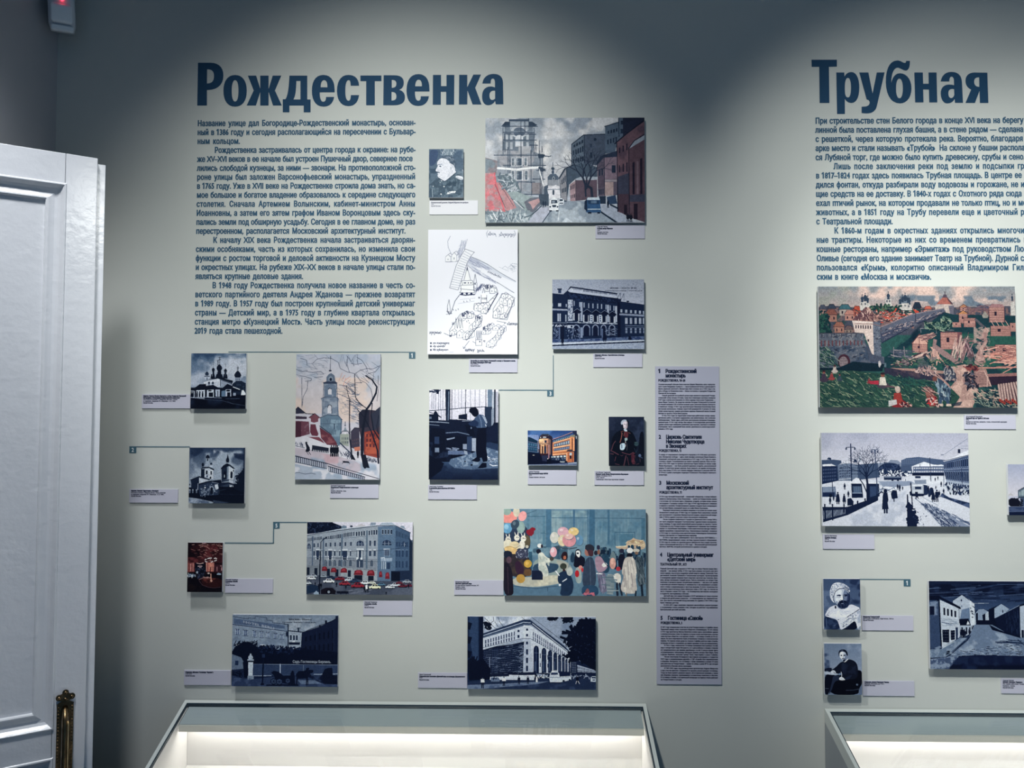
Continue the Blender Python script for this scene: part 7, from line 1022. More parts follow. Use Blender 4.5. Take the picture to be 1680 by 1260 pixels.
TITLE1 = [(A7, 'M 30 78 L 150 78 C 235 78 280 125 280 205 C 280 295 220 345 130 347 L 118 347 L 118 500 L 22 500 M 120 143 C 170 143 187 165 187 210 C 187 260 165 282 118 282'),
 (A7, 'E 395 355 115 156 E 395 355 33 105'),
 (A7, 'M 520 205 L 602 205 642 332 642 205 725 205 725 335 765 205 850 205 787 352 855 500 768 500 725 366 725 500 642 500 642 368 600 500 508 500 578 352'),
 (A7, 'M 930 205 L 1105 205 1105 440 1138 440 1138 567 1070 567 1070 500 930 500 930 567 864 567 864 438 890 438 C 915 400 922 330 930 205 M 998 258 L 1038 258 1038 440 970 440 C 990 400 996 340 998 258'),
 (A7, 'M 1375 370 L 1228 370 C 1228 430 1240 462 1262 462 C 1285 462 1290 440 1290 415 L 1370 415 C 1360 475 1325 511 1265 511 C 1190 511 1150 450 1150 355 C 1150 255 1190 198 1264 198 C 1340 198 1375 260 1375 345 M 1237 320 L 1303 320 C 1303 275 1295 250 1270 250 C 1248 250 1237 280 1237 320'),
 (A7, 'M 1615 305 L 1532 305 C 1530 270 1528 250 1512 250 C 1490 250 1480 290 1480 355 C 1480 420 1490 452 1512 452 C 1528 452 1532 430 1534 397 L 1615 397 C 1605 470 1570 506 1510 506 C 1440 506 1397 450 1397 355 C 1397 255 1440 198 1510 198 C 1575 198 1612 235 1615 305'),
 (A8, 'M 128 204 L 335 204 335 260 270 260 270 497 185 497 185 260 128 260'),
 (A8, 'M 357 201 L 455 201 C 525 201 555 225 555 275 C 555 310 540 335 510 345 C 550 355 567 385 567 420 C 567 475 525 497 460 497 L 353 497 M 437 248 L 450 248 C 470 250 482 262 482 285 C 482 312 468 325 437 325 M 435 365 C 468 365 482 380 482 410 C 482 438 470 450 435 450'),
 (A8, 'M 808 362 L 665 362 C 665 420 675 452 697 452 C 718 452 722 435 722 408 L 803 408 C 795 465 760 504 697 504 C 622 504 582 450 582 350 C 582 250 622 190 700 190 C 775 190 808 250 808 340 M 668 310 L 733 310 C 733 268 725 245 702 245 C 680 245 668 270 668 310'),
 (A8, 'M 842 198 L 922 198 922 308 975 308 975 198 1053 198 1050 492 972 492 972 365 920 365 920 492 840 492'),
 (A8, 'M 1100 197 L 1180 197 1180 318 1240 195 1315 195 1258 325 1320 490 1232 490 1182 352 1180 490 1097 490'),
 (A8, 'M 1328 283 C 1335 225 1375 188 1440 188 C 1500 188 1532 220 1532 280 L 1535 488 1460 488 1453 455 C 1440 480 1415 497 1385 497 C 1345 497 1325 460 1325 410 C 1325 350 1355 312 1410 312 C 1430 312 1445 318 1452 322 L 1452 280 C 1452 250 1447 235 1432 235 C 1415 235 1410 250 1410 283 M 1453 354 L 1453 432 C 1445 440 1435 445 1425 445 C 1408 445 1398 425 1398 400 C 1398 370 1415 348 1453 354')]
TITLE2 = [(B1, 'M 65 85 L 503 85 503 205 365 208 375 830 205 830 198 208 68 208'),
 (B1, 'M 492 305 L 630 305 635 372 C 665 320 700 298 755 298 C 840 298 890 410 890 565 C 890 730 840 830 755 830 C 705 830 665 805 640 762 L 642 1020 505 1020 M 692 398 C 730 398 745 470 745 570 C 745 680 725 735 695 735 C 655 735 642 690 640 590 C 638 470 655 398 692 398'),
 (B1, 'M 888 305 L 1045 305 1118 665 1190 305 1325 303 1190 890 C 1170 975 1100 1015 1000 1010 L 928 1005 928 895 985 892 C 1040 890 1075 850 1065 810 C 1055 780 1040 775 1015 772'),
 (B1, 'M 1545 98 C 1600 98 1640 140 1670 140 C 1690 140 1695 125 1695 105 L 1760 105 C 1765 200 1740 272 1690 272 C 1640 272 1590 222 1550 222 C 1480 225 1440 330 1440 480 C 1465 380 1510 318 1590 318 C 1700 318 1788 420 1788 580 C 1788 740 1700 838 1590 838 C 1440 838 1348 700 1345 470 C 1342 230 1420 98 1545 98 E 1580 580 58 168'),
 (B2, 'M 262 305 L 408 305 415 498 508 498 505 305 645 305 657 821 518 822 512 600 415 598 420 821 275 821'),
 (B2, 'M 715 460 C 735 350 800 295 900 295 C 1010 295 1080 350 1083 480 L 1100 828 962 828 955 762 C 930 810 890 838 825 838 C 760 838 715 760 715 665 C 715 570 770 513 860 513 C 900 513 930 520 945 525 L 943 440 C 940 400 925 378 903 378 C 870 378 865 420 865 460 M 945 592 L 950 690 C 940 725 920 745 895 745 C 865 745 848 710 848 665 C 848 610 870 580 945 592'),
 (B2, 'M 1520 308 L 1537 830 1390 830 1385 622 1305 830 1142 830 1240 600 C 1180 575 1142 520 1142 450 C 1142 360 1200 305 1300 305 M 1378 388 L 1380 552 C 1325 552 1292 520 1292 465 C 1292 410 1320 388 1378 388')]
def title(glyphs, p, label):
    t = empty('wall_title', at(*p)); tag(t, label, 'lettering')
    for (ox, oy, k_), s in glyphs:
        polys = []
        for q in path(s): polys.append([(a.x, a.z) for a in (at(ox+x/k_, oy+y/k_) for x, y in q)])
        V, F = fill(polys, False); bm = bmesh.new(); vs = [bm.verts.new((x-t.location.x, -.0004, z-t.location.z)) for x, z in V]
        for f in F:
            try: bm.faces.new([vs[i] for i in f])
            except ValueError: pass
        bmesh.ops.recalc_face_normals(bm, faces=bm.faces)
        if bm.faces and sum(f.normal.y for f in bm.faces) > 0: bmesh.ops.reverse_faces(bm, faces=bm.faces)
        link('letter', bm, M_vinyl, t)
title(TITLE1, (322, 178), 'large dark blue title Рождественка above the left text on the wall')
title(TITLE2, (1332, 178), 'large dark blue title Трубная above the right text on the wall')

# ---------------------------------------------------------------- the two blocks of wall text
TEXT1 = [('Название улице дал Богородице-Рождественский монастырь, основан-', 324.3, 682), ('ный в 1386 году и сегодня располагающийся на пересечении с Бульвар-', 324.1, 682), ('ным кольцом.', 324, 394.1),
 ('Рождественка застраивалась от центра города к окраине: на рубе-', 352.2, 682), ('же XV–XVI веков в ее начале был устроен Пушечный двор, севернее посе', 323.6, 677), ('лились слободой кузнецы, за ними — звонари. На противоположной сто-', 323.4, 681.8), ('роне улицы был заложен Варсонофьевский монастырь, упраздненный', 323.3, 681.7), ('в 1765 году. Уже в XVII веке на Рождественке строила дома знать, но са-', 323.1, 681.7), ('мое большое и богатое владение образовалось к середине следующего', 322.9, 681.6), ('столетия. Сначала Артемием Волынским, кабинет-министром Анны', 322.6, 681.5), ('Иоанновны, а затем его зятем графом Иваном Воронцовым здесь ску-', 322.4, 681.5), ('пались земли под обширную усадьбу. Сегодня в ее главном доме, не раз', 322.1, 681.5), ('перестроенном, располагается Московский архитектурный институт.', 321.8, 665.6),
 ('К началу XIX века Рождественка начала застраиваться дворян-', 349.8, 681.4), ('скими особняками, часть из которых сохранилась, но изменила свои', 321.4, 681.4), ('функции с ростом торговой и деловой активности на Кузнецком Мосту', 321.2, 681.3), ('и окрестных улицах. На рубеже XIX–XX веков в начале улицы стали по-', 321, 681.3), ('являться крупные деловые здания.', 320.8, 497.6),
 ('В 1948 году Рождественка получила новое название в честь со-', 348.4, 681.2), ('ветского партийного деятеля Андрея Жданова — прежнее возвратят', 320.3, 681.2), ('в 1989 году. В 1957 году был построен крупнейший детский универмаг', 320.1, 681.1), ('страны — Детский мир, а в 1975 году в глубине квартала открылась', 319.9, 681), ('станция метро «Кузнецкий Мост». Часть улицы после реконструкции', 319.6, 680.8), ('2019 года стала пешеходной.', 319.3, 463.8)]
z_ = lambda v: 1320+v/3.2306
TEXT2 = [('При строительстве стен Белого города в конце XVI века на берегу', z_(57), z_(1160), ' Нег-'), ('линной была поставлена глухая башня, а в стене рядом — сделана', z_(57), z_(1160), ' арка'), ('с решеткой, через которую протекала река. Вероятно, благодаря', z_(58), z_(1158), ' этой'), ('арке место и стали называть «Трубой»  На склоне у башни распола', z_(58), z_(1168), 'гал-'), ('ся Лубяной торг, где можно было купить древесину, срубы и сено.', z_(58), z_(1168), ''),
 ('Лишь после заключения реки под землю и подсыпки гр', z_(153), z_(1166), 'унта'), ('в 1817–1824 годах здесь появилась Трубная площадь. В центре ее', z_(60), z_(1152), ' нахо-'), ('дился фонтан, откуда разбирали воду водовозы и горожане, не и', z_(60), z_(1166), 'мев-'), ('щие средств на ее доставку. В 1840-х годах с Охотного ряда сюда', z_(60), z_(1152), ' пере-'), ('ехал птичий рынок, на котором продавали не только птиц, но и м', z_(61), z_(1158), 'елких'), ('животных, а в 1851 году на Трубу перевели еще и цветочный р', z_(61), z_(1166), 'ынок'), ('с Театральной площади.', z_(62), z_(468), ''),
 ('К 1860-м годам в окрестных зданиях открылись многочи', z_(157), z_(1166), 'слен-'), ('ные трактиры. Некоторые из них со временем превратились', z_(63), z_(1145), ' в рос-'), ('кошные рестораны, например «Эрмитаж» под руководством Лю', z_(63), z_(1163), 'сьена'), ('Оливье (сегодня его здание занимает Театр на Трубной). Дурной с', z_(64), z_(1163), 'лавой'), ('пользовался «Крым», колоритно описанный Владимиром Гил', z_(64), z_(1163), 'яров-'), ('ским в книге «Москва и москвичи».', z_(65), z_(672), '')]
def wall_text(lines, y0, dy, cap, paras, label, xleft):
    t = empty('wall_text', at(lines[0][1], y0)); tag(t, label, 'lettering'); i = 0
    zA = at(500 if xleft < 800 else 1500, y0).z; zB = at(500 if xleft < 800 else 1500, y0+dy*(len(lines)-1)).z
    W0 = Lettering(); rr = []
    for j, ln in enumerate(lines):
        rr.append((at(ln[2], y0+dy*j).x-at(ln[1], y0+dy*j).x)/W0.natural(ln[0])/(cap/cap_height()))
    xs = sorted(rr)[len(rr)//4]*.93
    for n in paras:
        L = Lettering(2, .060, .030)
        for j in range(n):
            ln = lines[i]; z = zA+(zB-zA)*i/(len(lines)-1); yy = y0+dy*i
            L.jline(ln[0], at(ln[1], yy).x, z, cap, at(ln[2], yy).x, xs, ln[3] if len(ln) > 3 else ''); i += 1
        L.obj('paragraph', M_vinyl2, -.0004, t, t.location)
CAPW = .0129
wall_text(TEXT1, 206.3, 14.83, CAPW, (3, 10, 5, 6), 'blue printed text block under the title Рождественка, 24 lines', 324)
wall_text(TEXT2, 202.3, 15.08, CAPW*1.01, (5, 7, 6), 'blue printed text block under the title Трубная, running out of frame', 1338)

# ---------------------------------------------------------------- pictures: board + print
def print_mat(name, img):
    m = bpy.data.materials.new(name); m.use_nodes = True; nt = m.node_tree; b = nt.nodes['Principled BSDF']
    t = nt.nodes.new('ShaderNodeTexImage'); t.image = img; t.interpolation = 'Linear'; t.extension = 'EXTEND'
    nt.links.new(t.outputs['Color'], b.inputs['Base Color']); b.inputs['Roughness'].default_value = .7; b.inputs['Specular IOR Level'].default_value = .05
    return m
TB = .0175                              # thickness of the boards
def lin(v): v /= 255.; return v/12.92 if v <= .04045 else ((v+.055)/1.055)**2.4
def rect(c, y):
    P_ = [at(px, py, y) for px, py in c]
    return (P_[0].x+P_[3].x)/2, (P_[1].x+P_[2].x)/2, (P_[3].z+P_[2].z)/2, (P_[0].z+P_[1].z)/2
TONE = {'mansion': (.80, 1.2, .93), 'five_domes': (.84, 1.13, .97), 'two_towers': (.84, 1.10, .96), 'workshop': (.85, 1.15, .98), 'hotel_yard': (.78, 1.15, .95), 'store_corner': (.82, 1.2, .95),
        'winter_square': (.82, 1.18, .97), 'white_cap': (.82, 1.12, .98), 'seated_writer': (.82, 1.12, .95), 'night_street': (.80, 1.22, .95), 'corner_hotel': (.78, 1.12, .95), 'officer': (.8, 1.0, 1.0),
        'plan': (.9, 1.0, .985), 'watercolour': (.82, 1.12, .94), 'street': (.74, 1.05, .97), 'old_town': (.88, 1.08, .93), 'balloon_hall': (.85, 1.05, .93), 'red_hall': (.8, 1.2, .85), 'orange_building': (.95, 1.1, .95)}
M_spacer = mat('grey_foam_spacer', (.20, .21, .22), .8)
def picture(fn, corners, wall_level, label, name='mounted_photograph', cat='photograph', tb=TB, letters=None, g=1.0):
    x0, x1, z0, z1 = rect(corners, -tb); c = fn(); c.grade(*TONE.get(fn.__name__[6:], (.85, 1.05, .98))); t = empty(name, ((x0+x1)/2, 0, z0)); tag(t, label, cat)
    X, Z = t.location.x, t.location.z; h = .0003
    bt = .0070; bm = bmesh.new(); box(bm, x0-X, -tb+h, z0-Z, x1-X, -tb+bt, z1-Z, .0004); link('board', bm, M_edge, t)
    bm = bmesh.new(); box(bm, x0-X+.012, -tb+bt, z0-Z+.010, x1-X-.012, -.0002, z1-Z-.010); link('wall_spacer', bm, M_spacer, t)
    me = bpy.data.meshes.new('print'); q = [(x0-X, -tb, z0-Z), (x1-X, -tb, z0-Z), (x1-X, -tb, z1-Z), (x0-X, -tb, z1-Z), (x0-X, -tb+h, z0-Z), (x1-X, -tb+h, z0-Z), (x1-X, -tb+h, z1-Z), (x0-X, -tb+h, z1-Z)]
    me.from_pydata(q, [], [(0, 1, 2, 3), (4, 7, 6, 5), (0, 4, 5, 1), (1, 5, 6, 2), (2, 6, 7, 3), (3, 7, 4, 0)]); uv = me.uv_layers.new(name='UVMap')
    e = .002; T = {0: (e, e), 1: (1-e, e), 2: (1-e, 1-e), 3: (e, 1-e), 4: (e, e), 5: (1-e, e), 6: (1-e, 1-e), 7: (e, 1-e)}
    for lp in me.loops: uv.data[lp.index].uv = T[lp.vertex_index]
    me.materials.append(print_mat(fn.__name__, c.image(fn.__name__, g*WALLA/lin(wall_level)))); o = bpy.data.objects.new('print', me); COL.objects.link(o); o.parent = t
    # drawing units -> wall
    sx = lambda u: x0-X+(u-c.x0)*c.k/c.w*(x1-x0); sz = lambda v: z1-Z-(v-c.y0)*c.k/c.h*(z1-z0)
    if letters: letters(t, sx, sz, -tb-.0002)
    return t
def let_mansion(t, sx, sz, y):
    L = Lettering(1, .05, .03); L.line('МОСКВА — MOSCOU. № 187.', sx(1030), sz(188), .0028, x1=sx(1495)); L.line('Строгановское училище — L’école Stroganoff.', sx(945), sz(230), .0019, x1=sx(1590))
    L.obj('caption_print', M_ink, y, t)
def let_yard(t, sx, sz, y):
    L = Lettering(1, .05, .03); L.line('Москва - Moscou', sx(905), sz(116), .0036, x1=sx(1245)); L.line('Гостиница “Берлинъ” - Hôtel „Berlin“', sx(803), sz(156), .0021, x1=sx(1325)); L.obj('caption_print', M_ink, y, t)
    L = Lettering(1, .02, .01); S = lambda a, b: (a, 0, b-(a-sx(218))*.21); L.line('HOTEL BERLI', sx(218), sz(160), .0050, x1=sx(690), T=S); L.line('Садъ Гостинницы Берлинъ.', sx(970), sz(768), .0056, x1=sx(1545)); tag(L.obj('sign_print', mat('sign_white', (.42, .48, .58), .8), y, t), kind='stuff')
P_ = picture
P_(print_street, [(795.7, 194.8), (1057.9, 191.9), (1057.4, 364.5), (796.7, 365.2)], 186, 'large painted street scene with a scaffolded tower and a blue van', 'mounted_painting', 'painting', g=1.05)
P_(print_officer, [(703.1, 244.8), (759.8, 244.3), (760.5, 324), (704.3, 324)], 200, 'small portrait of a moustached man in uniform, left of the painted street scene')
P_(print_plan, [(701.9, 376.7), (849.5, 376.7), (849, 581), (701.9, 581.4)], 200, 'white ink sketch map of a town with spires and a bridge', 'mounted_drawing', 'drawing')
P_(print_mansion, [(906.7, 458.8), (1056.9, 458.1), (1056.9, 572.6), (905.7, 572.6)], 190, 'blue toned postcard of a long pillared mansion front, right of the sketch map', letters=let_mansion)
P_(print_five_domes, [(314, 580.2), (403.9, 579.3), (403, 670.7), (312.2, 670.7)], 172, 'square photograph of a church with five dark onion domes under clouds')
P_(print_watercolour, [(486.6, 580.8), (625, 580.8), (622, 786.8), (483.3, 786.8)], 200, 'tall watercolour of a blue bell tower, red walls and bare trees', 'mounted_painting', 'painting')
P_(print_two_towers, [(311, 734.7), (401.8, 734.1), (400.9, 825.8), (309.2, 825.8)], 168, 'square dark photograph of a church with two separate towers')
P_(print_workshop, [(704.7, 639), (817.3, 639), (817.3, 787), (702.9, 787.1)], 203, 'tall photograph of a person in dark trousers bent over a workshop machine')
P_(print_orange_building, [(865.3, 706.4), (946, 706.4), (946.7, 763.4), (866, 763.4)], 196, 'small colour photograph of an orange building with a round glazed corner')
P_(print_seated_gentleman, [(998.8, 683.8), (1056.9, 683.8), (1056.9, 764.5), (998.8, 764.5)], 190, 'small dark portrait of a seated gentleman in a powdered wig', 'mounted_painting', 'painting')
P_(print_red_hall, [(308.6, 890.1), (365.2, 890.1), (364.6, 971.4), (306.5, 971.4)], 155, 'small reddish photograph of a dining hall with lit chandelier')
P_(print_corner_hotel, [(504.2, 857.4), (677.1, 856.2), (676.2, 975.8), (502.4, 975.8)], 172, 'photograph of a grey corner hotel with red awnings and parked cars')
P_(print_hotel_yard, [(382.1, 1008), (554.8, 1009.5), (553.6, 1127), (379.2, 1126)], 156, 'dark blue postcard of a hotel garden fence with a horse carriage', letters=let_yard)
P_(print_balloon_hall, [(826.2, 834.4), (1059, 836.2), (1060.6, 978.5), (826.7, 976.6)], 170, 'painting of a crowd and balloons inside a toy store', 'mounted_painting', 'painting')
P_(print_store_corner, [(767.2, 1010.7), (977.8, 1013.3), (977.3, 1132.5), (766.4, 1129.6)], 160, 'photograph of a big arcaded store corner with scaffolding and a bus')
P_(print_old_town, [(1342.9, 470), (1665, 470), (1669.2, 668.8), (1345, 668.3)], 212, 'large painting of an old fortress wall, log houses and grassy bank', 'mounted_painting', 'painting', .024)
P_(print_winter_square, [(1347.7, 709.4), (1588.3, 711.5), (1591.5, 865.6), (1349.4, 861.5)], 198, 'photograph of a snowy city square with street lamps, tram and fence', tb=.024)
P_(print_white_cap, [(1350.4, 949.6), (1410.7, 950.2), (1412.5, 1033), (1352.3, 1033)], 180, 'small portrait of a bearded person in a white fur cap', tb=.024)
P_(print_seated_writer, [(1351.7, 1055.2), (1413.3, 1057), (1414.6, 1140.4), (1353.6, 1139.6)], 170, 'small portrait of a bearded person in a dark suit seated at a desk', tb=.024)
P_(print_night_street, [(1524.4, 952.3), (1782, 955.5), (1785, 1101), (1526, 1096.4)], 184, 'dark blue painting of an empty night street between pale houses', 'mounted_painting', 'painting', .024)
P_(print_glass_hall, [(1653.9, 761.5), (1793, 762.6), (1796, 846.6), (1655, 844.6)], 207, 'photograph of a glass roofed hall, cut by the right edge of the photo', tb=.024)

# ---------------------------------------------------------------- caption cards
def card(x0, y0, x1, y1, tx, lines, label, pale=False, tc=.0036):
    a, b, z0, z1 = rect([(x0, y0), (x1, y0), (x1, y1), (x0, y1)], -tc); t = empty('caption_card', ((a+b)/2, 0, z0)); tag(t, label, 'label')
    X, Z = t.location.x, t.location.z; bm = bmesh.new(); box(bm, a-X, -tc, z0-Z, b-X, -.0002, z1-Z, .0002); link('card', bm, M_cardw if pale else M_card, t)
    L = Lettering(1, .06, .04); Lb = Lettering(1, .13, .08); nb = 0
    for yb, xe, bold, s in lines:
        A = at(tx, yb, -tc); B = at(xe, yb, -tc)
        (Lb if bold else L).line(s, A.x, A.z, .0027, x1=B.x); nb += bold
    ink = M_inkg if pale else M_ink
    if L.V: L.obj('caption_text', ink, -tc-.00012, t, t.location)
    if Lb.V: tag(Lb.obj('caption_text', ink, -tc-.00012, t, t.location), 'bold title of the caption')
M_cardw = mat('white_card', (.80, .80, .84), .7, spec=.3); M_inkg = mat('grey_ink', (.25, .26, .32), .8, spec=.1)
MM = 'Музей Москвы'
card(704.5, 328.8, 784, 351.9, 707.3, [(333.3, 768.2, 1, 'Политический деятель Андрей Жданов на трибуне'), (336, 711.7, 0, '1940-е'), (339, 723, 0, MM)], 'white caption card under the portrait of the moustached man in uniform', True)
card(977.1, 369.8, 1057.9, 391.4, 980, [(373, 996.7, 0, 'Сергей Чехов'), (375.9, 1005.2, 1, 'В конце улицы Жданова'), (378.8, 984.5, 0, '1970'), (381.8, 998, 0, 'Бумага, пастель'), (384.5, 996.2, 0, MM)], 'caption card under the right end of the painted street scene')
card(769.5, 588.6, 849, 611.2, 772, [(592.9, 845.7, 1, 'Постройки на левом берегу Неглинной к северу от Кузнецкого моста.'), (595.8, 805.7, 1, 'По плану Петербурга 1597 года'), (598.3, 784.7, 0, '1920–1930-е'), (601.2, 788, 0, MM)], 'caption card under the white sketch map')
card(973.3, 580.2, 1053.8, 602.4, 975.8, [(583.5, 1024.5, 1, 'Открытка «Москва. Строгановское училище»'), (586, 987, 0, '1905–1908'), (589, 992, 0, MM)], 'caption card under the pillared mansion postcard')
card(232.7, 646.9, 312, 670, 235.2, [(650.5, 305.2, 1, 'Церковь Святого Иоанна Златоуста и собор Рождества Пресвятой'), (653.4, 295, 1, 'Богородицы в Богородице-Рождественском монастыре'), (656, 291, 0, 'Фототипия из альбома Н. Найденова «Москва. Соборы'), (658.9, 288, 0, 'и церкви» издания Ф. Шерера, ч. II, 1882'), (661.9, 251, 0, MM)], 'caption card left of the church with five onion domes')
card(212, 802.7, 291.7, 824.8, 215.2, [(806.1, 260, 1, 'Церковь Николая Чудотворца в Звонарях'), (809.2, 271.7, 0, 'Фототипия из альбома Н. Найденова «Москва. Соборы, монастыри'), (812, 268.7, 0, 'и церкви» издания Ф. Шерера, ч. II, 1882'), (814.8, 231.5, 0, MM)], 'lone caption card below left of the church with two towers')
card(541.4, 795, 621, 817.4, 543, [(797.8, 566.5, 0, 'Евгений Куманьков'), (800.6, 588, 1, 'Колокольня Рождественского монастыря'), (803.5, 547.7, 0, '1977'), (806.4, 568, 0, 'Бумага, акварель, тушь'), (809.3, 559.2, 0, MM)], 'caption card under the bell tower watercolour')
card(702.4, 795.7, 782.3, 819.5, 704.3, [(799.2, 727.2, 0, 'Александр Родченко'), (802, 746.2, 1, 'В мастерской деревообработки ВХУТЕМАСа'), (804.9, 709.2, 0, '1926'), (807.8, 720.5, 0, MM)], 'caption card under the workshop photograph')
card(865.8, 771.3, 945.6, 795, 867.8, [(774.9, 885, 0, 'Денис Ромодин'), (777.8, 899, 1, 'Восстановленный корпус МАРХИ'), (780.3, 872.7, 0, '2020'), (783.8, 894, 0, 'Предоставлено автором')], 'caption card under the orange building')
card(975.5, 772.8, 1056.4, 795.8, 977.3, [(775.8, 1001.5, 0, 'Гуго Иоганн Таманский'), (778.8, 1030.7, 1, 'Портрет графа Ивана Илларионовича Воронцова'), (781.6, 1003.7, 0, 'Первая половина 1750-х'), (784.4, 991.7, 0, 'Холст, масло'), (787.5, 1024, 0, 'Тамбовская областная картинная галерея')], 'caption card under the portrait of the seated gentleman in a wig')
card(368.7, 949.6, 447.6, 972.8, 369.8, [(951.9, 390.5, 0, 'Николай Рахманов'), (954.8, 390, 1, 'Гостиница «Савой»'), (957.5, 376.7, 0, '1980-е'), (960.8, 385.5, 0, MM)], 'caption card right of the reddish dining hall')
card(595.8, 985.8, 676.2, 1009.6, 598, [(988.8, 618.7, 0, 'Николай Рахманов'), (991.8, 618.2, 1, 'Гостиница «Савой»'), (994.3, 604.7, 0, '1980-е'), (997.5, 614, 0, MM)], 'caption card under the grey corner hotel')
card(301.8, 1100, 378.6, 1124, 304.3, [(1103.8, 350, 1, 'Открытка «Москва. Гостиница “Берлин”»'), (1106.6, 315, 0, '1915–1917'), (1109.6, 320, 0, MM)], 'caption card left of the dark hotel garden postcard')
card(745, 952.1, 825.9, 976.1, 747.3, [(955.6, 769.5, 0, 'Владимир Миронов'), (958.3, 774, 1, 'Магазин «Детский мир»'), (961.3, 785.5, 0, 'Из серии «Москва социалистическая», 1957'), (964, 763, 0, 'Бумага, гуашь'), (967, 764, 0, MM)], 'caption card left of the balloon painting')
card(685.8, 1104, 766.4, 1128.8, 688, [(1107.7, 707, 0, 'Наум Грановский'), (1110.6, 763, 1, 'Строительство магазина «Детский мир» на площади Дзержинского'), (1113, 693, 0, '1957'), (1116.2, 704, 0, MM)], 'caption card left of the arcaded store corner')
card(1582.5, 680.8, 1666.5, 704.2, 1584.8, [(684.5, 1611.7, 0, 'Аполлинарий Васнецов'), (687.3, 1622.7, 1, 'Лубяной торг на Трубе в XVII веке'), (690, 1589.7, 0, '1926'), (693, 1652, 0, 'Бумага на картоне, акварель, гуашь, итальянский карандаш'), (696, 1601.7, 0, MM)], 'caption card under the right end of the fortress wall painting')
card(1350.4, 877, 1434.6, 900.8, 1353, [(880.1, 1373, 0, 'Виктор Мастюков'), (883.2, 1372.2, 1, 'Трубная площадь'), (885.7, 1360, 0, '1950-е'), (888.9, 1369.7, 0, MM)], 'caption card under the snowy square')
card(1414.4, 1010.2, 1498.5, 1034.4, 1416, [(1012.9, 1443, 1, 'Владимир Гиляровский'), (1015.8, 1466, 0, 'Фотограф Хлебников. Каргополь, 1890-е'), (1018.5, 1433.5, 0, MM)], 'caption card right of the portrait in a white fur cap')
card(1415.9, 1117.5, 1500.3, 1141.8, 1418.3, [(1120, 1458.5, 1, 'Открытка «Антон Павлович Чехов»'), (1122.8, 1451, 0, 'Издание «Рассвет», до 1904 г.'), (1125.5, 1436, 0, MM)], 'caption card right of the portrait at a desk')
card(1643.2, 1113.6, 1727, 1138, 1645.3, [(1117.3, 1663.3, 0, 'Надежда Чернова'), (1120, 1677.3, 1, 'Москва. Грачевка. Подворье'), (1123, 1692, 0, 'Из серии «Москва Гиляровского»'), (1126.1, 1665.3, 0, 'Бумага, гуашь'), (1129.2, 1663, 0, MM)], 'caption card under the night street painting')

# ---------------------------------------------------------------- numbered markers with their leader lines
def marker(num, sq, lines, label):
    a, b, z0, z1 = rect([(sq[0], sq[1]), (sq[2], sq[1]), (sq[2], sq[3]), (sq[0], sq[3])], 0); t = empty('number_marker', ((a+b)/2, 0, z0)); tag(t, label, 'marker'); X, Z = t.location.x, t.location.z
    bm = bmesh.new(); box(bm, a-X, -.0008, z0-Z, b-X, -.0001, z1-Z); link('number_square', bm, M_line, t)
    L = Lettering(3, .035, .02); h = (z1-z0)*.62; wn = adv(num)*h/cap_height()*.80; L.line(num, (a+b)/2-X-wn/2, z0-Z+(z1-z0)*.19, h, x1=(a+b)/2-X+wn/2); L.obj('numeral', M_numeral, -.001, t)
    for (u0, v0, u1, v1) in lines:
        p, q = at(u0, v0), at(u1, v1); r_ = .0009
        bm = bmesh.new(); box(bm, min(p.x, q.x)-r_-X, -.0007, min(p.z, q.z)-r_-Z, max(p.x, q.x)+r_-X, -.0001, max(p.z, q.z)+r_-Z); link('leader_line', bm, M_line, t)
marker('1', (671.1, 578.5, 681.6, 588.6), [(375.6, 577.6, 680.8, 577.9)], 'blue number 1 square ending the long line under the left text')
marker('2', (212.5, 733, 223.8, 743.3), [(213, 732.8, 311, 733.2)], 'blue square number 2 with a thin line to the church with two towers')
marker('3', (897.6, 640.8, 908.5, 650.5), [(818.9, 640.2, 907.8, 640.2), (907.8, 583.6, 907.8, 640.2)], 'blue square number 3 on a bent line between workshop photograph and mansion postcard')
marker('5', (448.8, 857.2, 458.9, 867.2), [(448.9, 857, 503, 857), (448.9, 857, 448.9, 891), (369.6, 891, 448.9, 891)], 'blue square number 5 on a stepped line left of the grey corner hotel')
marker('1', (1482.5, 951.3, 1493.7, 962), [(1411, 950.4, 1493, 950.8)], 'blue square number 1 with a line from the portrait in a white fur cap')
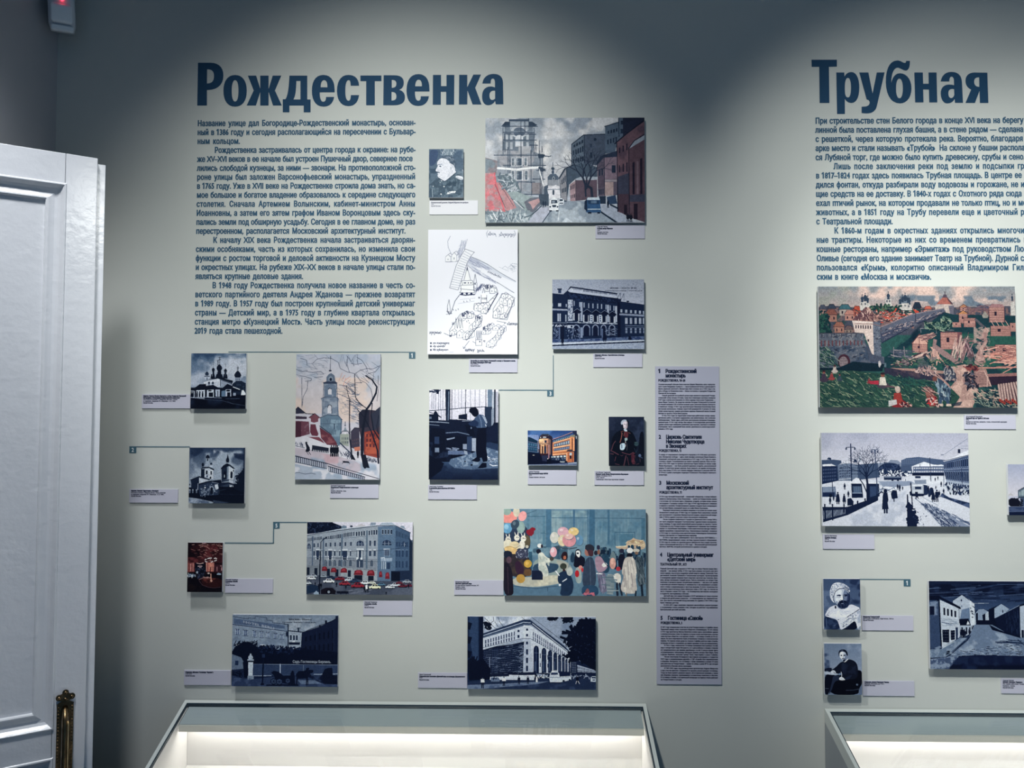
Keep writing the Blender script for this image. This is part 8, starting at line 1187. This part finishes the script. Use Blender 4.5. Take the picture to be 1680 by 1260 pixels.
# ---------------------------------------------------------------- the tall text panel
M_panel = mat('lavender_panel', (.43, .44, .545), .7, spec=.3, noise=(6, .01))
a_, b_, z0_, z1_ = rect([(1073.8, 601.1), (1180, 601.1), (1183.8, 1123.8), (1078.9, 1122.2)], -.0035)
pn = empty('text_panel', ((a_+b_)/2, 0, z0_)); tag(pn, 'tall narrow lavender text panel with five numbered paragraphs', 'panel')
bm = bmesh.new(); box(bm, a_-pn.location.x, -.0035, 0, b_-pn.location.x, -.0002, z1_-z0_, .0003); link('sheet', bm, M_panel, pn)
BODY = [
['Основательницей обители была княгиня Мария Ивановна, мать серпухов-', 'ского князя Владимира Храброго — героя Куликовской битвы и двоюродного', 'брата Дмитрия Донского. Монастырь был основан ею в 1386 году в па-', 'мять победы на Куликовом поле — битва состоялась в праздник Рождества', '.Пресвятой Богородицы.',
 '>Самой древней постройкой монастыря является каменный Рожде-', 'ственский собор начала XVI века. Храм был поврежден крупным пожаром', '1547 года и затем восстановлен по обету царицы Анастасии Романовны —', 'жены Ивана Грозного. На средства княгини Фотинии Лобановой-Ростовской', 'во второй половине XVII столетия возвели храм Святителя Иоанна Златоуста', 'и каменную ограду. В 1836 году архитектором Николаем Козловским была', 'построена колокольня, ставшая окрестной доминантой. В начале XX века', 'облик монастырских храмов дополнила церковь Казанской иконы Божией', '.Матери по проекту Петра Виноградова.',
 '>В 1922–1923 годах на территории монастыря действовал лагерь прину-', 'дительных работ, в котором содержались как заключенные, так и вольные', 'наблюдающие. Также здесь работали центральные лагерные больницы-', 'амбулатории. В 1923 году лагерь был закрыт. В последующие десятилетия', 'здания монастыря занимали различные мастерские, научные и учебные', 'учреждения, часть помещений была жилой. Деятельность монастыря возоб-', '.новили в 1993 году.'],
['К северу от современного Звонарского переулка в XV–XVII веках располага-', 'лась Звонарская слобода — здесь жили звонари колокольни Ивана Великого.', 'Каменный слободской храм упоминается в 1619 году. К 1657 году его пере-', 'строили в камне. Сохранившаяся до нашего времени церковь была постро-', 'ена в 1762–1781 годах по проекту архитектора Карла Бланка по заказу графа', 'Ивана Воронцова — она была домовой церковью усадьбы, расположенной', 'рядом. В советское время церковь была закрыта, ее здание использова-', 'лось под склад. В 1960-х его заняла кафедра живописи и рисунка МАРХИ.', 'В 1994-м в храме учреждено подворье Успенского Пюхтицкого женского', '.монастыря.'],
['В 1734 году Артемий Волынский — казанский губернатор, а затем кабинет-', 'министр императрицы Анны Иоанновны — купил на Рождественке землю', 'и за восемь лет построил здесь обширную усадьбу, которая затем сильно', 'пострадала в Троицком пожаре 1737 года. В 1740 году Волынского обвинили', 'в измене и казнили. Конфискованное имение позднее было возвращено', '.его дочери Марии, вышедшей замуж за графа Ивана Воронцова.',
 '>Воронцов значительно расширил владение и построил на основе палат', 'Волынского новый дом. В 1808 году его имение было выкуплено казной', 'для московского отделения Императорской медико-хирургической акаде-', '.мии. В 1844-м здание получило новую внутреннюю планировку.',
 '>После создания клинического городка на Девичьем поле в конце 1880-х', 'его часть владения передали Строгановскому художественно-промышлен-', 'ному училищу. В ходе новой масштабной реконструкции по проекту Сергея', 'Соловьева на углу Рождественки и Сандуновского переулка был возведен', 'корпус со служебными квартирами, в классицистическом фасаде главного', 'здания прорубили современный вход. Окончательно комплекс сложился', 'в 1914 году со строительством архитектором Александром Кузнецовым', '.корпуса мастерских по Сандуновскому переулку.',
 '>В 1920-е годы здесь размещались часть мастерских ВХУТЕМАСа —', 'ВХУТЕИНа, предложившего новую систему художественного образования.', 'В 1930 году на основе его архитектурного факультета был создан Архитек-', 'турно-строительный институт (с 1933 года — Московский архитектурный', '.институт, МАРХИ), который располагается в здании и сегодня.'],
['Первый Детский мир открылся в 1947 году на улице Кирова (ныне Мяс-', 'ницкой) — как филиал ЦУМа. В 1953 году было решено построить для него', 'новое здание, под которое выделили целый квартал между Пушечной, Рож-', 'дественкой, Большой Лубянкой и Театральным проездом. Проектирование', 'и возведение здания впервые было поручено архитектору Алексею Душ-', 'кину, автору нескольких станций метро. Работы затянулись на четыре года:', 'поначалу в процессе проект потребовали изменить — как раз в это время', 'в архитектуре начался переход от «излишеств» и так называемого «сталин-', 'ского стиля» к рациональным и простым формам. В итоге строительство', 'магазина самостоятельно было закончено лишь в 1957 году, но совсем не', 'часть открыли 6 июня 1957 года — ко Всемирному фестивалю молодежи', '.и студентов, проходившему в Москве.',
 '>Детский мир стал самым большим в СССР магазином не только игрушек', 'и товаров для детей разных возрастов — от новорожденных до старшеклассни-', 'ков. Для многих поколений поход магазина это здание в 1950–1980-е годы', '.было главным детства.',
 '>В 2008–2015 годах комплекс пережил масштабную реконструкцию', 'с сохранением только внешних стен. Сегодня он работает под названием', '.Центральный детский магазин.'],
['В 1899 году владельцем участка на углу Рождественки и Софийки (ныне', 'Пушечной улицы) стало страховое общество «Саламандра». По его заказу', 'в 1913 году архитектор Виктор Величкин возвел здесь крупнейшее здание', 'в неоклассическом стиле. На первом и втором этаже располагалась конторa', 'сама конторы общества, а на верхних этажах — гостиница «Савой» на 150 но-', 'меров. Во всех апартаментах были установлены телефоны и электрические', 'камины. На первом этаже дома по стороне Софийки работал кафе «Савой»,', 'интерьеры которого сохранились до нашего времени, не раз реставрировались.',
 '>В 1920-х годах знаменитая гостиница принимала иностранных гостей,', 'еще и загадочный отдел Интуриста, но в дальнейшем в номера открыли', 'его предназначался для приема зарубежных гостей. В разное время здесь', 'останавливались танцовщица Айседора Дункан, актеры Жан Маре, Анна', 'и Дуглас Фэрбенкс, писатели Герберт Уэллс, Анри Барбюс и Джон Стейнбек.',
 '>После окончания Всемирного фестиваля молодежи и студентов', '1957 года в ознаменование дружбы с ГДР «Савой» был переименован', 'в «Берлин». Интересно, что гостиница с таким названием в начале XX века', 'уже работала на Рождественке — прямо по улице, в доме № 10, где сегодня', '.располагается Высшая школа экономики.',
 '>В 1987–1989 годах под руководством архитектора Андрея Меерсона', 'и при участии финских специалистов прошла реконструкция гостиницы.', 'Тогда же была принято решение вернуть ей историческое название, а также', 'как «Берлин» перешло, принимавшее гостиничному комплексу в Москве.', 'В гостинице «Савой», в исторической интерьере на первом этаже работает', '.на Рождественке и сегодня.']]
HEAD = [(('1', 1080.1, 1084), (('Рождественский', 1091.9, 1142.8, 611.8), ('монастырь', 1092, 1124.8, 619.1)), ('РОЖДЕСТВЕНКА, 18–20', 1080.1, 1124.2, 626)),
 (('2', 1081, 1084.2), (('Церковь Святителя', 1092.6, 1151.3, 719.7), ('Николая Чудотворца', 1092.6, 1155.6, 727.3), ('в Звонарях', 1092.6, 1126, 734.6)), ('РОЖДЕСТВЕНКА, 15', 1081, 1118.1, 741.2)),
 (('3', 1081.5, 1084.9), (('Московский', 1093.2, 1130.3, 795.1), ('архитектурный институт', 1093.2, 1169.6, 802.4)), ('РОЖДЕСТВЕНКА, 11', 1081.7, 1119, 809.6)),
 (('4', 1083, 1086.2), (('Центральный универмаг', 1094.7, 1170.5, 913), ('«Детский мир»', 1094.8, 1141, 920.4)), ('ТЕАТРАЛЬНЫЙ ПР., 5С1', 1083, 1126.8, 927.6)),
 (('5', 1083.8, 1087), (('Гостиница «Савой»', 1095.7, 1152.9, 1016.8),), ('РОЖДЕСТВЕНКА, 3', 1083.9, 1119.2, 1023.7))]
GEO = [(631.6, 704.8, 1080.1, 1173.6, {4: 1109.4, 13: 1128.1, 20: 1104}), (746.9, 779.9, 1081, 1174.8, {9: 1095}), (815.7, 898, 1081.9, 1176.1, {5: 1161.7, 9: 1161.3, 17: 1143.4, 22: 1160}), (933.8, 1001, 1083.2, 1177.5, {11: 1130.3, 15: 1113.7, 18: 1124.9}), (1029.9, 1115.9, 1083.9, 1177.9, {17: 1134.7, 23: 1118.7})]
for (num, hs, sub), (y0, y1, xa, xb, ends), body in zip(HEAD, GEO, BODY):
    L = Lettering(2, .085, .05); pl = -.0035
    A = at(num[1], hs[0][3], pl); L.line(num[0], A.x, A.z, .0082, x1=at(num[2], hs[0][3], pl).x)
    for s, u, v, yb in hs: A = at(u, yb, pl); L.line(s, A.x, A.z, .0080, x1=at(v, yb, pl).x)
    s, u, v, yb = sub; A = at(u, yb, pl); L.line(s, A.x, A.z, .0050, x1=at(v, yb, pl).x)
    L.obj('heading', M_ink, pl-.00015, pn, pn.location)
    L = Lettering(1, .075, .05)
    for i, s in enumerate(body):
        y = y0+(y1-y0)*i/(len(body)-1); u, v = xa, xb
        if s[0] == '>': u += 5.8; s = s[1:]
        if s[0] == '.': s = s[1:]; v = ends.get(i, xb)
        A = at(u, y, pl); L.line(s, A.x, A.z, .0028, x1=at(v, y, pl).x)
    L.obj('paragraph', M_ink, pl-.00015, pn, pn.location)
bpy.data.objects.remove(_to); bpy.data.curves.remove(_tc)

# ---------------------------------------------------------------- the two lit showcases with sloping glass lids
M_frame = mat('grey_lacquered_frame', (.56, .60, .585), .45, spec=.4)
M_white = mat('white_case_lining', (.80, .78, .755), .75, spec=.2, noise=(4, .012))
M_body = mat('grey_case_body', (.30, .33, .36), .6, noise=(6, .02))
M_hous2 = mat('housing_top', (.36, .42, .44), .6)
M_housing = mat('lamp_housing', (.55, .55, .50), .6)
M_seal = mat('dark_blue_seal', (.012, .03, .05), .6, spec=.2)
M_led = mat('led_strip', (.9, .9, .85), .5, emit=(1, .97, .90), estr=6)
M_glass = bpy.data.materials.new('clear_glass'); M_glass.use_nodes = True; nt = M_glass.node_tree; nt.nodes.clear()
o_ = nt.nodes.new('ShaderNodeOutputMaterial'); mx = nt.nodes.new('ShaderNodeMixShader'); tr = nt.nodes.new('ShaderNodeBsdfTransparent'); gl = nt.nodes.new('ShaderNodeBsdfGlossy'); fr = nt.nodes.new('ShaderNodeFresnel')
gl.inputs['Roughness'].default_value = .02; tr.inputs['Color'].default_value = (.965, .975, .975, 1)
ge = nt.nodes.new('ShaderNodeNewGeometry'); mi = nt.nodes.new('ShaderNodeMix'); mi.inputs[2].default_value = 1.52; mi.inputs[3].default_value = 1/1.52
nt.links.new(ge.outputs['Backfacing'], mi.inputs[0]); nt.links.new(mi.outputs[0], fr.inputs['IOR']); nt.links.new(fr.outputs[0], mx.inputs[0]); nt.links.new(tr.outputs[0], mx.inputs[1]); nt.links.new(gl.outputs[0], mx.inputs[2]); nt.links.new(mx.outputs[0], o_.inputs[0])
SL = math.tan(math.radians(21.4)); DEPTH = .56
def showcase(x0, x1, zt_, label, group=None):
    """x0..x1 along the wall; zt_ = height of the lid at the wall; the lid falls toward the room"""
    t = empty('showcase', ((x0+x1)/2, -.002, 0)); tag(t, label, 'showcase', group); X = t.location.x; W_ = (x1-x0)/2; d = DEPTH
    zl = lambda y: zt_+y*SL               # lid surface at y (negative toward the room)
    def slab(name, xa, xb, ya, yb, za, zb, m):
        """prism following the lid slope; za, zb measured below the lid"""
        V = [(x, y, zl(y)-q) for y in (ya, yb) for x in (xa, xb) for q in (za, zb)]
        return raw(name, V, [(0, 2, 3, 1), (4, 5, 7, 6), (0, 1, 5, 4), (2, 6, 7, 3), (0, 4, 6, 2), (1, 3, 7, 5)], m, t)
    r = .0080; g = .0022
    slab('frame_rail', -W_, W_, 0, -r, 0, .03, M_frame); slab('frame_rail', -W_, W_, -d+r, -d, 0, .03, M_frame)
    slab('frame_rail', -W_, -W_+r, -r-.0002, -d+r+.0002, 0, .03, M_frame); slab('frame_rail', W_-r, W_, -r-.0002, -d+r+.0002, 0, .03, M_frame)
    slab('seal', -W_+r+.0001, W_-r-.0001, -r-.0002, -r-g, .0006, .02, M_seal); slab('seal', -W_+r+.0001, -W_+r+g, -r-g-.0002, -d+r+.0005, .0006, .02, M_seal); slab('seal', W_-r-g, W_-r-.0001, -r-g-.0002, -d+r+.0005, .0006, .02, M_seal)
    slab('glass_lid', -W_+r+g+.0002, W_-r-g-.0002, -r-g-.0004, -d+r+.0005, .0012, .0062, M_glass)
    # lamp housing under the back edge of the glass
    yh = -.058
    slab('lamp_housing', -W_+.014, W_-.014, -.0105, yh, .0072, .0135, M_hous2); slab('housing_lip', -W_+.014, W_-.014, yh-.0002, yh-.003, .0085, .0215, M_housing)
    # lining: back, sides, sloping floor, front
    dz = .139
    raw('back_lining', [(-W_+.012, -.012, zl(-.012)-.014), (W_-.012, -.012, zl(-.012)-.014), (W_-.012, -.012, zl(-.012)-dz-.02), (-W_+.012, -.012, zl(-.012)-dz-.02)], [(0, 3, 2, 1)], M_white, t)
    for s in (-1, 1): slab('side_lining', s*(W_-.012), s*(W_-.0105), -.0125, -d+.012, .0075, dz, M_white)
    slab('display_floor', -W_+.0125, W_-.0125, -.0127, -d+.0125, dz-.004, dz+.006, M_white); slab('front_lining', -W_+.0125, W_-.0125, -d+.0105, -d+.012, .009, dz, M_white)
    slab('body', -W_, W_, -.0015, -d, dz+.008, dz+.12, M_body)
    for s in (-1, 1): slab('side_panel', s*(W_-.0098), s*W_, 0, -d, .0302, dz+.0075, M_body)
    slab('front_panel', -W_+.01, W_-.01, -d+.0098, -d, .0302, dz+.0075, M_body)
    for x in (-W_+.04, W_-.04):
        for y in (-.04, -d+.04):
            bm = bmesh.new(); box(bm, x-.02, y-.02, 0, x+.02, y+.02, zl(y)-dz-.115, .001); link('leg', bm, M_body, t)
    slab('led_strip', -W_+.03, W_-.03, -.038, -.048, .0137, .0157, M_led)
    for nm, yy, rx, wd_, en in (('showcase_led_light', -.036, math.radians(12), .028, 1.05*W_), ('showcase_led_light', -d+.05, math.radians(-35), .02, 1.5*W_)):
        l = bpy.data.lights.new(nm, 'AREA'); l.shape = 'RECTANGLE'; l.size = 2*W_-.06; l.size_y = wd_; l.energy = en; l.color = (1, .955, .905)
        o = bpy.data.objects.new(nm, l); COL.objects.link(o); o.parent = t; o.location = (0, yy, zl(yy)-.018); o.rotation_euler = (rx, 0, 0)
pA, pB = at(304.4, 1146.4), at(1059.6, 1155); showcase(pA.x, pB.x, (pA.z+pB.z)/2, 'white lit showcase under the left group of pictures, full width in view')
pC = at(1352.3, 1161.9); showcase(pC.x, pC.x+(pB.x-pA.x), pC.z, 'white lit showcase at the right, cut by the frame edge')
